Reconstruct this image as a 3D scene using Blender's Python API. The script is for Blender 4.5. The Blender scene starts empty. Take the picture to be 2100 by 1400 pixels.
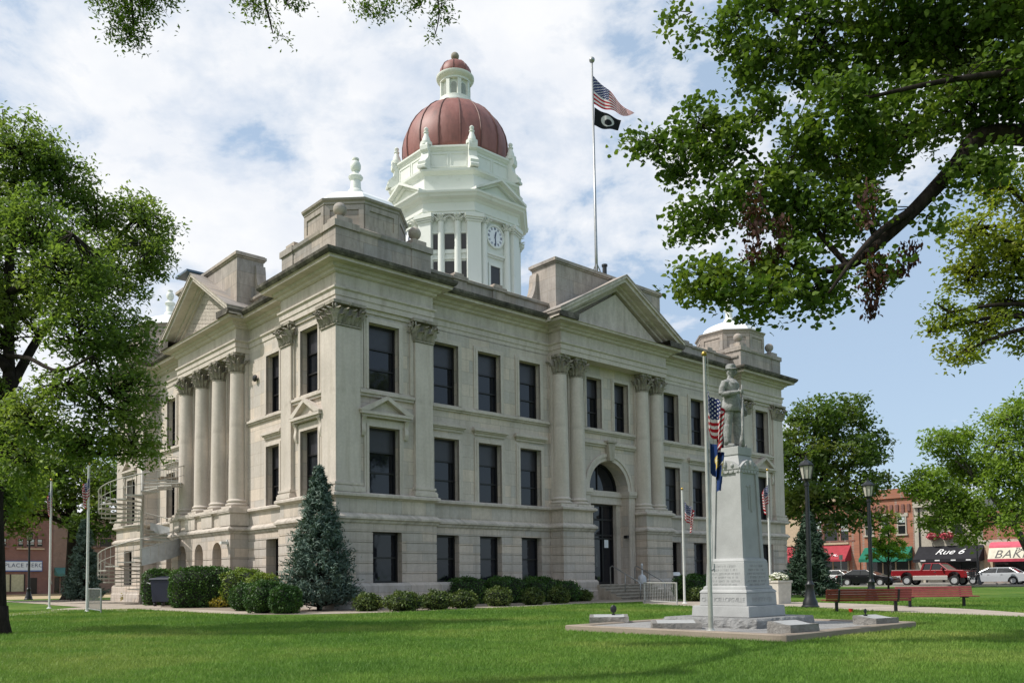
import bpy, bmesh, math, random
import numpy as np
from mathutils import Vector, Matrix
random.seed(7); RNG = np.random.default_rng(7)
R_ = math.radians; PI = math.pi
scene = bpy.context.scene
COL = scene.collection
# ------------------------------------------------------------------ camera, sky, sun, exposure
F_PX, CY_PX, PITCH, ROLL, EYE = 1725.698, 1098.8634, 0.0496, 0.0128, 1.05
cam_d = bpy.data.cameras.new('camera'); cam = bpy.data.objects.new('camera', cam_d); COL.objects.link(cam)
cam_d.sensor_width = 36.0; cam_d.lens = 36.0*F_PX/2100.0
cam_d.shift_x = 0.0; cam_d.shift_y = (CY_PX-700.0)/2100.0
cam_d.clip_end = 3000.0; cam_d.clip_start = 0.1
_cr, _sr, _cp, _sp = math.cos(ROLL), math.sin(ROLL), math.cos(PITCH), math.sin(PITCH)
_r = Vector((_cr, _sr*_sp, -_sr*_cp)); _u = Vector((_sr, -_cr*_sp, _cr*_cp)); _f = Vector((0, _cp, _sp))
cam.matrix_world = Matrix(((_r.x, _u.x, -_f.x, 0), (_r.y, _u.y, -_f.y, 0), (_r.z, _u.z, -_f.z, EYE), (0, 0, 0, 1)))
scene.camera = cam
# building frame: origin at the near corner of the courthouse
YAW = 0.734; AX, AY = -6.3637, 30.3895
EX = Vector((math.cos(YAW), math.sin(YAW), 0)); EY = Vector((-math.sin(YAW), math.cos(YAW), 0))
def W(s, t, z=0.0): return Vector((AX+s*EX.x+t*EY.x, AY+s*EX.y+t*EY.y, z))
# sun
sun_dir = (EX*-0.86+EY*0.51).normalized()
SUN_EL = R_(50)
S = Vector((sun_dir.x*math.cos(SUN_EL), sun_dir.y*math.cos(SUN_EL), math.sin(SUN_EL)))
sun_d = bpy.data.lights.new('sun', 'SUN'); sun_d.energy = 3.9; sun_d.angle = R_(0.6); sun_d.color = (1.0, 0.955, 0.89)
sun = bpy.data.objects.new('sun', sun_d); COL.objects.link(sun)
sun.rotation_euler = S.to_track_quat('Z', 'Y').to_euler(); sun.location = (-30, 0, 60)
world = bpy.data.worlds.new('World'); scene.world = world; world.use_nodes = True
def sky_nodes():
    nt = world.node_tree; nt.nodes.clear(); N = nt.nodes.new; L = nt.links.new
    out = N('ShaderNodeOutputWorld'); bg = N('ShaderNodeBackground'); bg.inputs['Strength'].default_value = 0.13
    sky = N('ShaderNodeTexSky'); sky.sky_type = 'NISHITA'; sky.sun_disc = False
    sky.sun_elevation = SUN_EL; sky.sun_rotation = math.atan2(S.x, S.y)
    sky.air_density = 1.0; sky.dust_density = 1.2; sky.ozone_density = 1.0
    tc = N('ShaderNodeTexCoord'); sep = N('ShaderNodeSeparateXYZ'); L(tc.outputs['Generated'], sep.inputs[0])
    def M(op, a, b=None, c=None, clamp=False):
        m = N('ShaderNodeMath'); m.operation = op; m.use_clamp = clamp
        for i, x in enumerate((a, b, c)):
            if x is None: continue
            if isinstance(x, (int, float)): m.inputs[i].default_value = x
            else: L(x, m.inputs[i])
        return m.outputs[0]
    zc = M('MAXIMUM', sep.outputs[2], 0.0)
    den = M('ADD', zc, 0.30)
    px = M('DIVIDE', sep.outputs[0], den); py = M('DIVIDE', sep.outputs[1], den)
    cmb = N('ShaderNodeCombineXYZ'); L(px, cmb.inputs[0]); L(py, cmb.inputs[1])
    def noise(scale, det, rough, off, dist=0.0):
        mp = N('ShaderNodeMapping'); mp.inputs['Location'].default_value = off
        L(cmb.outputs[0], mp.inputs['Vector'])
        n = N('ShaderNodeTexNoise'); n.inputs['Scale'].default_value = scale; n.inputs['Detail'].default_value = det
        n.inputs['Roughness'].default_value = rough; n.inputs['Distortion'].default_value = dist
        L(mp.outputs[0], n.inputs['Vector']); return n.outputs['Fac']
    big = noise(1.5, 3, 0.5, (5.5, 31.2, 0), 0.2); mid = noise(5.2, 8, 0.60, (27.7, 3.4, 0), 0.25); small = noise(17.0, 6, 0.6, (1.3, 5.0, 0))
    v = M('ADD', M('MULTIPLY', big, 0.55), M('ADD', M('MULTIPLY', mid, 0.50), M('MULTIPLY', small, 0.12)))
    # more cloud on the left and overhead, clear low on the right
    bias = M('ADD', M('MULTIPLY', sep.outputs[0], -0.20), M('MULTIPLY', zc, 0.05))
    v = M('ADD', v, bias)
    ramp = N('ShaderNodeValToRGB'); L(v, ramp.inputs[0])
    ramp.color_ramp.elements[0].position = 0.566; ramp.color_ramp.elements[0].color = (0, 0, 0, 1)
    ramp.color_ramp.elements[1].position = 0.685; ramp.color_ramp.elements[1].color = (1, 1, 1, 1)
    e = ramp.color_ramp.elements.new(0.61); e.color = (0.55, 0.55, 0.55, 1)
    cov = M('MULTIPLY', ramp.outputs[0], 0.97)
    shade = noise(4.5, 6, 0.6, (2.0, 9.0, 0))
    cr2 = N('ShaderNodeValToRGB'); L(shade, cr2.inputs[0])
    cr2.color_ramp.elements[0].position = 0.32; cr2.color_ramp.elements[0].color = (5.9, 6.2, 6.75, 1)
    cr2.color_ramp.elements[1].position = 0.62; cr2.color_ramp.elements[1].color = (7.1, 7.15, 7.25, 1)
    # thin veil of haze that pales the blue
    veil = N('ShaderNodeMixRGB'); veil.inputs['Fac'].default_value = 0.65; veil.inputs['Color2'].default_value = (3.9, 5.0, 6.35, 1)
    L(sky.outputs[0], veil.inputs['Color1'])
    mix = N('ShaderNodeMixRGB'); L(cov, mix.inputs['Fac']); L(veil.outputs[0], mix.inputs['Color1']); L(cr2.outputs[0], mix.inputs['Color2'])
    L(mix.outputs[0], bg.inputs['Color']); L(bg.outputs[0], out.inputs['Surface'])
sky_nodes()
vs = scene.view_settings; vs.view_transform = 'Standard'; vs.look = 'None'; vs.gamma = 1.0; vs.use_curve_mapping = False; vs.exposure = 0.12
scene.cycles.max_bounces = 8; scene.cycles.transparent_max_bounces = 8
# ------------------------------------------------------------------ helpers
def ray_px(px, py):
    X = (px-1050.0)/F_PX; U = (CY_PX-py)/F_PX
    x = _cr*X+_sr*U; u = -_sr*X+_cr*U
    return Vector((x, _cp-u*_sp, _sp+u*_cp))
def at(px, py, Y):
    r = ray_px(px, py); k = Y/r.y; return Vector((r.x*k, Y, EYE+r.z*k))
def gnd(px, py, z=0.0):
    r = ray_px(px, py); k = (z-EYE)/r.z; return Vector((r.x*k, r.y*k, z))
class MB:
    def __init__(self, xf=None): self.v = []; self.f = []; self.xf = xf
    def add(self, vs, fs):
        b = len(self.v)
        if self.xf: vs = [self.xf(*p) for p in vs]
        self.v += [tuple(p) for p in vs]; self.f += [tuple(i+b for i in f) for f in fs]
        return self
    def box(self, x0, x1, y0, y1, z0, z1):
        return self.add([(x0,y0,z0),(x1,y0,z0),(x1,y1,z0),(x0,y1,z0),(x0,y0,z1),(x1,y0,z1),(x1,y1,z1),(x0,y1,z1)],
            [(0,3,2,1),(4,5,6,7),(0,1,5,4),(1,2,6,5),(2,3,7,6),(3,0,4,7)])
    def taper(self, x0, x1, y0, y1, z0, z1, dx, dy):
        return self.add([(x0,y0,z0),(x1,y0,z0),(x1,y1,z0),(x0,y1,z0),(x0+dx,y0+dy,z1),(x1-dx,y0+dy,z1),(x1-dx,y1-dy,z1),(x0+dx,y1-dy,z1)],
            [(0,3,2,1),(4,5,6,7),(0,1,5,4),(1,2,6,5),(2,3,7,6),(3,0,4,7)])
    def lathe(self, prof, cx=0, cy=0, n=24, a0=0.0, cap=True):
        vs = []; fs = []
        for r, z in prof:
            for k in range(n):
                a = a0+2*PI*k/n; vs.append((cx+r*math.cos(a), cy+r*math.sin(a), z))
        m = len(prof)
        for i in range(m-1):
            for k in range(n):
                fs.append((i*n+k, i*n+(k+1)%n, (i+1)*n+(k+1)%n, (i+1)*n+k))
        if cap:
            fs.append(tuple(range(n-1, -1, -1))); fs.append(tuple((m-1)*n+k for k in range(n)))
        return self.add(vs, fs)
    def tube(self, pts, rad, n=8, cap=True):
        pts = [Vector(p) for p in pts]; m = len(pts)
        if isinstance(rad, (int, float)): rad = [rad]*m
        vs = []; fs = []; up = Vector((0, 0, 1)); prev = None
        for i, p in enumerate(pts):
            d = (pts[min(i+1, m-1)]-pts[max(i-1, 0)])
            d = d.normalized() if d.length > 1e-9 else Vector((0, 0, 1))
            if prev is None:
                a = d.cross(up)
                if a.length < 0.05: a = d.cross(Vector((1, 0, 0)))
            else: a = prev-d*prev.dot(d)
            a.normalize(); prev = a; b = d.cross(a)
            for k in range(n):
                t = 2*PI*k/n; q = p+(a*math.cos(t)+b*math.sin(t))*rad[i]; vs.append(tuple(q))
        for i in range(m-1):
            for k in range(n): fs.append((i*n+k, i*n+(k+1)%n, (i+1)*n+(k+1)%n, (i+1)*n+k))
        if cap: fs.append(tuple(range(n-1, -1, -1))); fs.append(tuple((m-1)*n+k for k in range(n)))
        return self.add(vs, fs)
    def prism(self, poly, w0, w1, axis='y'):
        # polygon in (u,v) extruded along the third axis. axis 'y': (u,w,v); 'x': (w,u,v); 'z': (u,v,w)
        m = {'y': lambda u, v, w: (u, w, v), 'x': lambda u, v, w: (w, u, v), 'z': lambda u, v, w: (u, v, w)}[axis]
        n = len(poly)
        vs = [m(u, v, w0) for u, v in poly]+[m(u, v, w1) for u, v in poly]
        fs = [tuple(range(n)), tuple(range(2*n-1, n-1, -1))]+[(i, (i+1) % n, n+(i+1) % n, n+i) for i in range(n)]
        return self.add(vs, fs)
    def sphere(self, c, r, n=16, m=10, sx=1, sy=1, sz=1):
        prof = [(max(r*math.sin(PI*i/m), 1e-4), -r*math.cos(PI*i/m)) for i in range(m+1)]
        vs = []; fs = []
        for rr, z in prof:
            for k in range(n):
                a = 2*PI*k/n; vs.append((c[0]+rr*math.cos(a)*sx, c[1]+rr*math.sin(a)*sy, c[2]+z*sz))
        for i in range(m):
            for k in range(n): fs.append((i*n+k, i*n+(k+1)%n, (i+1)*n+(k+1)%n, (i+1)*n+k))
        return self.add(vs, fs)
    def sweep(self, plan, prof, closed=True):
        # plan: list of (x,y) CCW; profile: list of (out, z); mitred at every corner
        n = len(plan); P = [Vector((p[0], p[1])) for p in plan]; off = []
        for i in range(n):
            e0 = None if (not closed and i == 0) else (P[i]-P[i-1]).normalized()
            e1 = None if (not closed and i == n-1) else (P[(i+1) % n]-P[i]).normalized()
            if e0 is None: e0 = e1
            if e1 is None: e1 = e0
            n0 = Vector((e0.y, -e0.x)); n1 = Vector((e1.y, -e1.x)); s = n0+n1
            off.append(s/(s.dot(n0)) if abs(s.dot(n0)) > 1e-6 else n0)
        vs = []; fs = []; m = len(prof)
        for i in range(n):
            for o, z in prof: q = P[i]+off[i]*o; vs.append((q.x, q.y, z))
        for i in range(n if closed else n-1):
            j = (i+1) % n
            for k in range(m-1): fs.append((i*m+k, j*m+k, j*m+k+1, i*m+k+1))
        if not closed: fs += [tuple(range(m)), tuple((n-1)*m+k for k in range(m-1, -1, -1))]
        return self.add(vs, fs)
def link_mesh(name, me, parent=None, loc=None):
    o = bpy.data.objects.new(name, me); COL.objects.link(o)
    if parent: o.parent = parent
    if loc is not None: o.location = loc
    return o
def build(name, mb, mat, parent=None, smooth=False, loc=None, bevel=0.0, label=None, cat=None, group=None, kind=None, recalc=True, auto=None):
    me = bpy.data.meshes.new(name); me.from_pydata(mb.v, [], mb.f)
    if recalc:
        bm = bmesh.new(); bm.from_mesh(me); bmesh.ops.recalc_face_normals(bm, faces=bm.faces); bm.to_mesh(me); bm.free()
    if smooth:
        me.polygons.foreach_set('use_smooth', [True]*len(me.polygons))
        if auto is not None: 
            try: me.set_sharp_from_angle(angle=R_(auto))
            except Exception: pass
    mats = mat if isinstance(mat, (list, tuple)) else [mat]
    for m in mats: me.materials.append(m)
    me.update()
    o = link_mesh(name, me, parent, loc)
    if bevel:
        b = o.modifiers.new('bevel', 'BEVEL'); b.width = bevel; b.segments = 2; b.limit_method = 'ANGLE'; b.angle_limit = R_(40)
    tag(o, label, cat, group, kind); return o
def tag(o, label=None, cat=None, group=None, kind=None):
    if label: o['label'] = label
    if cat: o['category'] = cat
    if group: o['group'] = group
    if kind: o['kind'] = kind
    return o
def thing(name, label, cat, loc=(0, 0, 0), rz=0.0, group=None):
    o = bpy.data.objects.new(name, None); COL.objects.link(o); o.location = loc; o.rotation_euler = (0, 0, rz)
    o.empty_display_size = 0.3
    return tag(o, label, cat, group)
def copy_tree(o, parent=None):
    c = o.copy(); COL.objects.link(c)
    if parent: c.parent = parent
    for ch in list(o.children): copy_tree(ch, c)
    return c
def again(root, loc, rz=None, label=None, group=None):
    r = copy_tree(root); r.location = loc
    if rz is not None: r.rotation_euler = (0, 0, rz)
    if label: r['label'] = label
    if group: r['group'] = group
    return r
def dup(o, name=None, loc=None, parent=None, rz=None, xf=None):
    c = o.copy(); COL.objects.link(c); c.parent = parent if parent else o.parent
    if loc is not None: c.location = loc
    if rz is not None: c.rotation_euler = (0, 0, rz)
    for ch in list(o.children):
        k = ch.copy(); COL.objects.link(k); k.parent = c
    return c
# ------------------------------------------------------------------ materials
class NT:
    def __init__(self, name):
        self.m = bpy.data.materials.new(name); self.m.use_nodes = True; self.t = self.m.node_tree
        self.b = self.t.nodes['Principled BSDF']; self.o = self.t.nodes['Material Output']
    def N(self, t, **kw):
        n = self.t.nodes.new(t)
        for k, v in kw.items(): setattr(n, k, v)
        return n
    def L(self, a, b): self.t.links.new(a, b)
    def coords(self, kind='Object', scale=(1, 1, 1), loc=(0, 0, 0)):
        tc = self.N('ShaderNodeTexCoord'); mp = self.N('ShaderNodeMapping')
        mp.inputs['Scale'].default_value = scale; mp.inputs['Location'].default_value = loc
        self.L(tc.outputs[kind], mp.inputs['Vector']); return mp.outputs[0]
    def noise(self, vec, scale, det=5, rough=0.55, dist=0.0):
        n = self.N('ShaderNodeTexNoise'); n.inputs['Scale'].default_value = scale; n.inputs['Detail'].default_value = det
        n.inputs['Roughness'].default_value = rough; n.inputs['Distortion'].default_value = dist
        if vec: self.L(vec, n.inputs['Vector'])
        return n.outputs['Fac']
    def ramp(self, fac, stops):
        r = self.N('ShaderNodeValToRGB'); self.L(fac, r.inputs[0]); cr = r.color_ramp
        while len(cr.elements) < len(stops): cr.elements.new(0.5)
        for e, (p, c) in zip(cr.elements, stops):
            e.position = p; e.color = (c, c, c, 1) if isinstance(c, (int, float)) else (c[0], c[1], c[2], 1)
        return r.outputs[0]
    def mix(self, fac, a, b, mode='MIX'):
        m = self.N('ShaderNodeMixRGB', blend_type=mode)
        for i, x in ((0, fac), (1, a), (2, b)):
            if isinstance(x, (int, float)): m.inputs[i].default_value = x
            elif isinstance(x, tuple): m.inputs[i].default_value = (x[0], x[1], x[2], 1)
            else: self.L(x, m.inputs[i])
        return m.outputs[0]
    def bump(self, h, strength=0.3, dist=0.02):
        b = self.N('ShaderNodeBump'); b.inputs['Strength'].default_value = strength; b.inputs['Distance'].default_value = dist
        self.L(h, b.inputs['Height']); self.L(b.outputs[0], self.b.inputs['Normal'])
    def col(self, c):
        if isinstance(c, tuple): self.b.inputs['Base Color'].default_value = (c[0], c[1], c[2], 1)
        else: self.L(c, self.b.inputs['Base Color'])
    def set(self, rough=0.6, metal=0.0, spec=0.5, **kw):
        self.b.inputs['Roughness'].default_value = rough; self.b.inputs['Metallic'].default_value = metal
        self.b.inputs['Specular IOR Level'].default_value = spec
        for k, v in kw.items(): self.b.inputs[k].default_value = v
        return self.m
def plain(name, c, rough=0.6, metal=0.0, spec=0.5, var=0.12, scale=6.0):
    n = NT(name); v = n.coords('Object')
    f = n.noise(v, scale, 4)
    lo = tuple(x*(1-var) for x in c); hi = tuple(min(1, x*(1+var)) for x in c)
    n.col(n.ramp(f, [(0.3, lo), (0.7, hi)])); return n.set(rough, metal, spec)
def stone_mat(name, base, stain, joints=True, stain_amt=0.5, bw=1.15, bh=0.52, bump=0.25):
    n = NT(name); v = n.coords('Object')
    big = n.noise(v, 0.55, 5, 0.6); fine = n.noise(v, 9.0, 6, 0.65)
    c = n.ramp(big, [(0.3, tuple(x*0.86 for x in base)), (0.7, tuple(x*1.10 for x in base))])
    # blocks that differ slightly from each other, thin joints between: stone courses run round corners
    tc = n.N('ShaderNodeTexCoord'); sp = n.N('ShaderNodeSeparateXYZ'); n.L(tc.outputs['Object'], sp.inputs[0])
    ad = n.N('ShaderNodeMath', operation='ADD'); n.L(sp.outputs[0], ad.inputs[0]); n.L(sp.outputs[1], ad.inputs[1])
    cb = n.N('ShaderNodeCombineXYZ'); n.L(ad.outputs[0], cb.inputs[0]); n.L(sp.outputs[2], cb.inputs[1])
    if joints:
        br = n.N('ShaderNodeTexBrick'); n.L(cb.outputs[0], br.inputs['Vector'])
        br.inputs['Scale'].default_value = 1.0; br.inputs['Brick Width'].default_value = bw; br.inputs['Row Height'].default_value = bh
        br.inputs['Mortar Size'].default_value = 0.013; br.inputs['Mortar Smooth'].default_value = 0.6; br.inputs['Bias'].default_value = 0.0
        br.inputs['Color1'].default_value = (0.80, 0.835, 0.88, 1); br.inputs['Color2'].default_value = (1.12, 1.06, 1.0, 1); br.inputs['Mortar'].default_value = (0.62, 0.60, 0.56, 1)
        c = n.mix(0.85, c, br.outputs['Color'], 'MULTIPLY')
    # rain streaks: noise stretched along z, plus blotches
    mp = n.N('ShaderNodeMapping'); mp.inputs['Scale'].default_value = (2.6, 0.16, 1.0); n.L(cb.outputs[0], mp.inputs['Vector'])
    st = n.noise(mp.outputs[0], 1.6, 6, 0.6)
    sm = n.ramp(st, [(0.47, 0.0), (0.72, stain_amt)])
    c = n.mix(sm, c, stain)
    # grime that has washed down from the ledges and splashed up from the ground, broken by noise
    zs = n.N('ShaderNodeMath', operation='DIVIDE'); n.L(sp.outputs[2], zs.inputs[0]); zs.inputs[1].default_value = 17.0
    g = n.ramp(zs.outputs[0], [(0.02, 0.75), (0.075, 0.35), (0.10, 0.05), (0.215, 0.0), (0.222, 0.8), (0.242, 0.55), (0.262, 0.0), (0.272, 0.30), (0.288, 0.45), (0.292, 0.0), (0.50, 0.0), (0.507, 0.45), (0.518, 0.1), (0.70, 0.0), (0.735, 0.35), (0.765, 0.15), (0.80, 0.5), (0.87, 0.35), (0.95, 0.5)])
    mp2 = n.N('ShaderNodeMapping'); mp2.inputs['Scale'].default_value = (1.5, 0.5, 1.0); n.L(cb.outputs[0], mp2.inputs['Vector'])
    gm = n.mix(1.0, g, n.ramp(n.noise(mp2.outputs[0], 1.9, 7, 0.7), [(0.44, 0.0), (0.66, 0.75)]), 'MULTIPLY')
    c = n.mix(gm, c, tuple(x*0.42 for x in stain))
    gr = n.ramp(fine, [(0.35, 0.93), (0.65, 1.05)])
    c = n.mix(1.0, c, gr, 'MULTIPLY')
    n.col(c); n.bump(fine, bump, 0.01); return n.set(0.85, 0, 0.25)
M = {}
M['stone'] = stone_mat('limestone', (0.575, 0.514, 0.455), (0.34, 0.285, 0.22), stain_amt=0.42)
M['stone_smooth'] = stone_mat('limestone_plain', (0.575, 0.514, 0.455), (0.36, 0.305, 0.235), joints=False, stain_amt=0.45)
M['stone_rust'] = stone_mat('limestone_base_courses', (0.555, 0.490, 0.430), (0.29, 0.24, 0.185), stain_amt=0.55, bw=1.5, bh=0.39)
M['stone_attic'] = stone_mat('weathered_limestone', (0.425, 0.380, 0.338), (0.22, 0.19, 0.165), stain_amt=0.6, bw=1.3, bh=0.6)
M['stone_carved'] = stone_mat('carved_limestone', (0.39, 0.35, 0.29), (0.13, 0.12, 0.09), joints=False, stain_amt=0.6, bump=0.5)
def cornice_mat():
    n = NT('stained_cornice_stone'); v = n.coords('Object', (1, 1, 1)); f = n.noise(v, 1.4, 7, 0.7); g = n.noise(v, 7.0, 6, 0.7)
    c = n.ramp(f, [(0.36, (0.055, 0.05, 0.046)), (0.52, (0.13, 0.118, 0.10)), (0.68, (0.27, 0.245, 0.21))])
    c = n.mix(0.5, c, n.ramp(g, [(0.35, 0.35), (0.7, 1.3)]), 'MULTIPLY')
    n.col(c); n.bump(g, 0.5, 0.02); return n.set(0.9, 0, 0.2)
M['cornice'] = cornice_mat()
def paint_mat(name, c, dirt):
    n = NT(name); v = n.coords('Object'); f = n.noise(v, 1.3, 6, 0.65)
    n.col(n.ramp(f, [(0.30, dirt), (0.42, c), (0.8, tuple(min(1, x*1.04) for x in c))])); return n.set(0.55, 0, 0.4)
M['tower'] = paint_mat('white_tower_paint', (0.72, 0.735, 0.68), (0.62, 0.635, 0.57))
def copper_mat():
    n = NT('weathered_copper'); v = n.coords('Object', (1, 1, 0.35)); f = n.noise(v, 1.8, 6, 0.65)
    n.col(n.ramp(f, [(0.3, (0.155, 0.062, 0.052)), (0.5, (0.250, 0.095, 0.078)), (0.75, (0.31, 0.140, 0.120))])); return n.set(0.55, 0.0, 0.5)
M['copper'] = copper_mat()
M['copper_rib'] = plain('dark_copper_seam', (0.13, 0.05, 0.04), 0.6)
M['roof_white'] = plain('white_roof_coating', (0.78, 0.80, 0.80), 0.5, var=0.05)
def glass_mat(name, c, rough=0.04):
    n = NT(name); v = n.coords('Object'); f = n.noise(v, 1.1, 2); oi = n.N('ShaderNodeObjectInfo'); n.col(n.ramp(oi.outputs['Random'], [(0.0, tuple(x*0.5 for x in c)), (0.7, c), (1.0, (c[0]*2.6, c[1]*2.4, c[2]*2.0))]))
    n.bump(f, 0.10, 0.06); return n.set(rough, 0, 0.55)
M['pane'] = glass_mat('dark_window_glass', (0.011, 0.013, 0.019))
M['shade'] = plain('drawn_window_shade', (0.034, 0.033, 0.040), 0.3, spec=0.5)
M['frame'] = plain('dark_bronze_frame', (0.010, 0.009, 0.010), 0.4)
M['white_metal'] = plain('white_painted_metal', (0.66, 0.66, 0.63), 0.4, var=0.06)
M['galv'] = plain('galvanised_metal', (0.36, 0.37, 0.37), 0.4, 0.7)
M['black_iron'] = plain('black_painted_iron', (0.012, 0.014, 0.016), 0.4)
M['paper'] = plain('white_paper', (0.72, 0.74, 0.76), 0.7, var=0.03)
# ------------------------------------------------------------------ courthouse
WX, WY, PA, PB, HB, HC = 31.0, 24.8, 4.45, 4.35, 3.9, 3.45   # lengths of the two facades, pavilion widths, half widths of the porticos
CX, CYB = WX/2, WY/2
GZ = 0.6                                                     # heights below are counted from 0.6 m under the lawn
bld = thing('courthouse', 'pale limestone courthouse with copper domed white clock tower', 'courthouse', W(0, 0, -GZ), YAW)
def fR(s, d, z): return (s, -d, z)
def fL(s, d, z): return (-d, s, z)
def outline(dp, dR, dpR, dL, dpL, ex=0.0):
    # plan at given projections: pavilion, wall and portico on the long sides, wall and portico on the short sides; counter-clockwise
    a, b = PA+ex, PB+ex
    q = [(-dp, -dp), (a, -dp), (a, -dR), (CX-HC0-ex, -dR), (CX-HC0-ex, -dpR), (CX+HC0+ex, -dpR), (CX+HC0+ex, -dR), (WX-a, -dR), (WX-a, -dp), (WX+dp, -dp),
         (WX+dp, b), (WX+dL, b), (WX+dL, CYB-HC-ex), (WX+dpL, CYB-HC-ex), (WX+dpL, CYB+HC+ex), (WX+dL, CYB+HC+ex), (WX+dL, WY-b), (WX+dp, WY-b), (WX+dp, WY+dp),
         (WX-a, WY+dp), (WX-a, WY+dR), (CX+HC0+ex, WY+dR), (CX+HC0+ex, WY+dpR), (CX-HC0-ex, WY+dpR), (CX-HC0-ex, WY+dR), (a, WY+dR), (a, WY+dp), (-dp, WY+dp),
         (-dp, WY-b), (-dL, WY-b), (-dL, CYB+HC+ex), (-dpL, CYB+HC+ex), (-dpL, CYB-HC-ex), (-dL, CYB-HC-ex), (-dL, b), (-dp, b)]
    return q
HC0 = HB
DR, DL, DPR, DPL, DPW = -0.65, -0.79, 0.14, -0.16, -0.16     # wall planes (outward positive)
BACK = -1.45
def grid_solid(mb, s0, s1, z0, z1, d0, d1, holes=()):
    ss = sorted({s0, s1, *[h[0] for h in holes], *[h[1] for h in holes]}); ss = [x for x in ss if s0-1e-6 <= x <= s1+1e-6]
    zz = sorted({z0, z1, *[h[2] for h in holes], *[h[3] for h in holes]}); zz = [x for x in zz if z0-1e-6 <= x <= z1+1e-6]
    def fill(i, j):
        if i < 0 or j < 0 or i >= len(ss)-1 or j >= len(zz)-1: return False
        cs, cz = (ss[i]+ss[i+1])/2, (zz[j]+zz[j+1])/2
        return not any(h[0] < cs < h[1] and h[2] < cz < h[3] for h in holes)
    for i in range(len(ss)-1):
        for j in range(len(zz)-1):
            if not fill(i, j): continue
            a, b, c, e = ss[i], ss[i+1], zz[j], zz[j+1]
            mb.add([(a, d1, c), (b, d1, c), (b, d1, e), (a, d1, e)], [(0, 1, 2, 3)])
            mb.add([(a, d0, c), (b, d0, c), (b, d0, e), (a, d0, e)], [(3, 2, 1, 0)])
            if not fill(i-1, j): mb.add([(a, d0, c), (a, d1, c), (a, d1, e), (a, d0, e)], [(0, 1, 2, 3)])
            if not fill(i+1, j): mb.add([(b, d0, c), (b, d1, c), (b, d1, e), (b, d0, e)], [(3, 2, 1, 0)])
            if not fill(i, j-1): mb.add([(a, d0, c), (b, d0, c), (b, d1, c), (a, d1, c)], [(0, 1, 2, 3)])
            if not fill(i, j+1): mb.add([(a, d0, e), (b, d0, e), (b, d1, e), (a, d1, e)], [(3, 2, 1, 0)])
def arch_solid(mb, c, w, W2, zs, zt, d0, d1, n=18):
    # wall piece above the spring line zs with a semicircular hole of half width w, out to c+-W2 and up to zt
    ia = [(c-w*math.cos(PI*k/n), zs+w*math.sin(PI*k/n)) for k in range(n+1)]
    oa = []
    for k in range(n+1):
        a = PI*k/n; x, z = -math.cos(a), math.sin(a)
        t = min(W2/abs(x) if abs(x) > 1e-6 else 1e9, (zt-zs)/z if z > 1e-6 else 1e9); oa.append((c+x*t, zs+z*t))
    for k in range(n):
        p, q, r, s = ia[k], ia[k+1], oa[k+1], oa[k]
        for d in (d0, d1): mb.add([(p[0], d, p[1]), (q[0], d, q[1]), (r[0], d, r[1]), (s[0], d, s[1])], [(0, 1, 2, 3)])
        mb.add([(p[0], d0, p[1]), (q[0], d0, q[1]), (q[0], d1, q[1]), (p[0], d1, p[1])], [(0, 1, 2, 3)])
        # fill to the square corner
        if abs(r[0]-s[0]) > 1e-6 and abs(r[1]-s[1]) > 1e-6:
            cx = c-W2 if r[0] < c else c+W2
            for d in (d0, d1): mb.add([(s[0], d, s[1]), (r[0], d, r[1]), (cx, d, zt)], [(0, 1, 2)])
G0, G1 = 1.53, 3.43            # ground floor openings
F0, F1 = 4.88, 7.44            # first floor
U0, U1 = 8.86, 11.40           # upper floor
pav_s = (1.48, 2.86)
wall_sR = [(4.88, 6.18), (7.25, 8.55), (9.66, 10.96)]; wall_sR += [(WX-b, WX-a) for a, b in wall_sR]
wall_sL = [(5.9, 7.12)]; wall_sL += [(WY-b, WY-a) for a, b in wall_sL]
ent_s = [(13.95, 15.03), (15.97, 17.05)]
ROWS = [(1.5+0.39*k, 1.5+0.39*(k+1)) for k in range(5)]+[(3.45, 3.76)]
def rows(mb, s0, s1, d1, holes, e0=0.0, e1=0.0, arch=None):
    for i, (a, b) in enumerate(ROWS):
        g = 0.035 if i < 5 else 0.0
        hh = [(h[0], h[1], h[2], h[3]) for h in holes if h[2] < b-1e-6 and h[3] > a+1e-6]
        hh = [(h[0], h[1], max(h[2], a), min(h[3], b-g if h[3] > b-g-0.02 else h[3])) for h in hh]
        hh2 = [(h[0], h[1], a, b-g) if (h[3]-a > 0.3) else h for h in hh]
        grid_solid(mb, s0, s1, a, b-g, BACK, d1, hh2)
        if g: grid_solid(mb, s0+e0, s1-e1, b-g, b, BACK, d1-0.035, [(h[0], h[1], b-g, b) for h in hh if h[3] > b-g-0.02])
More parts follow.
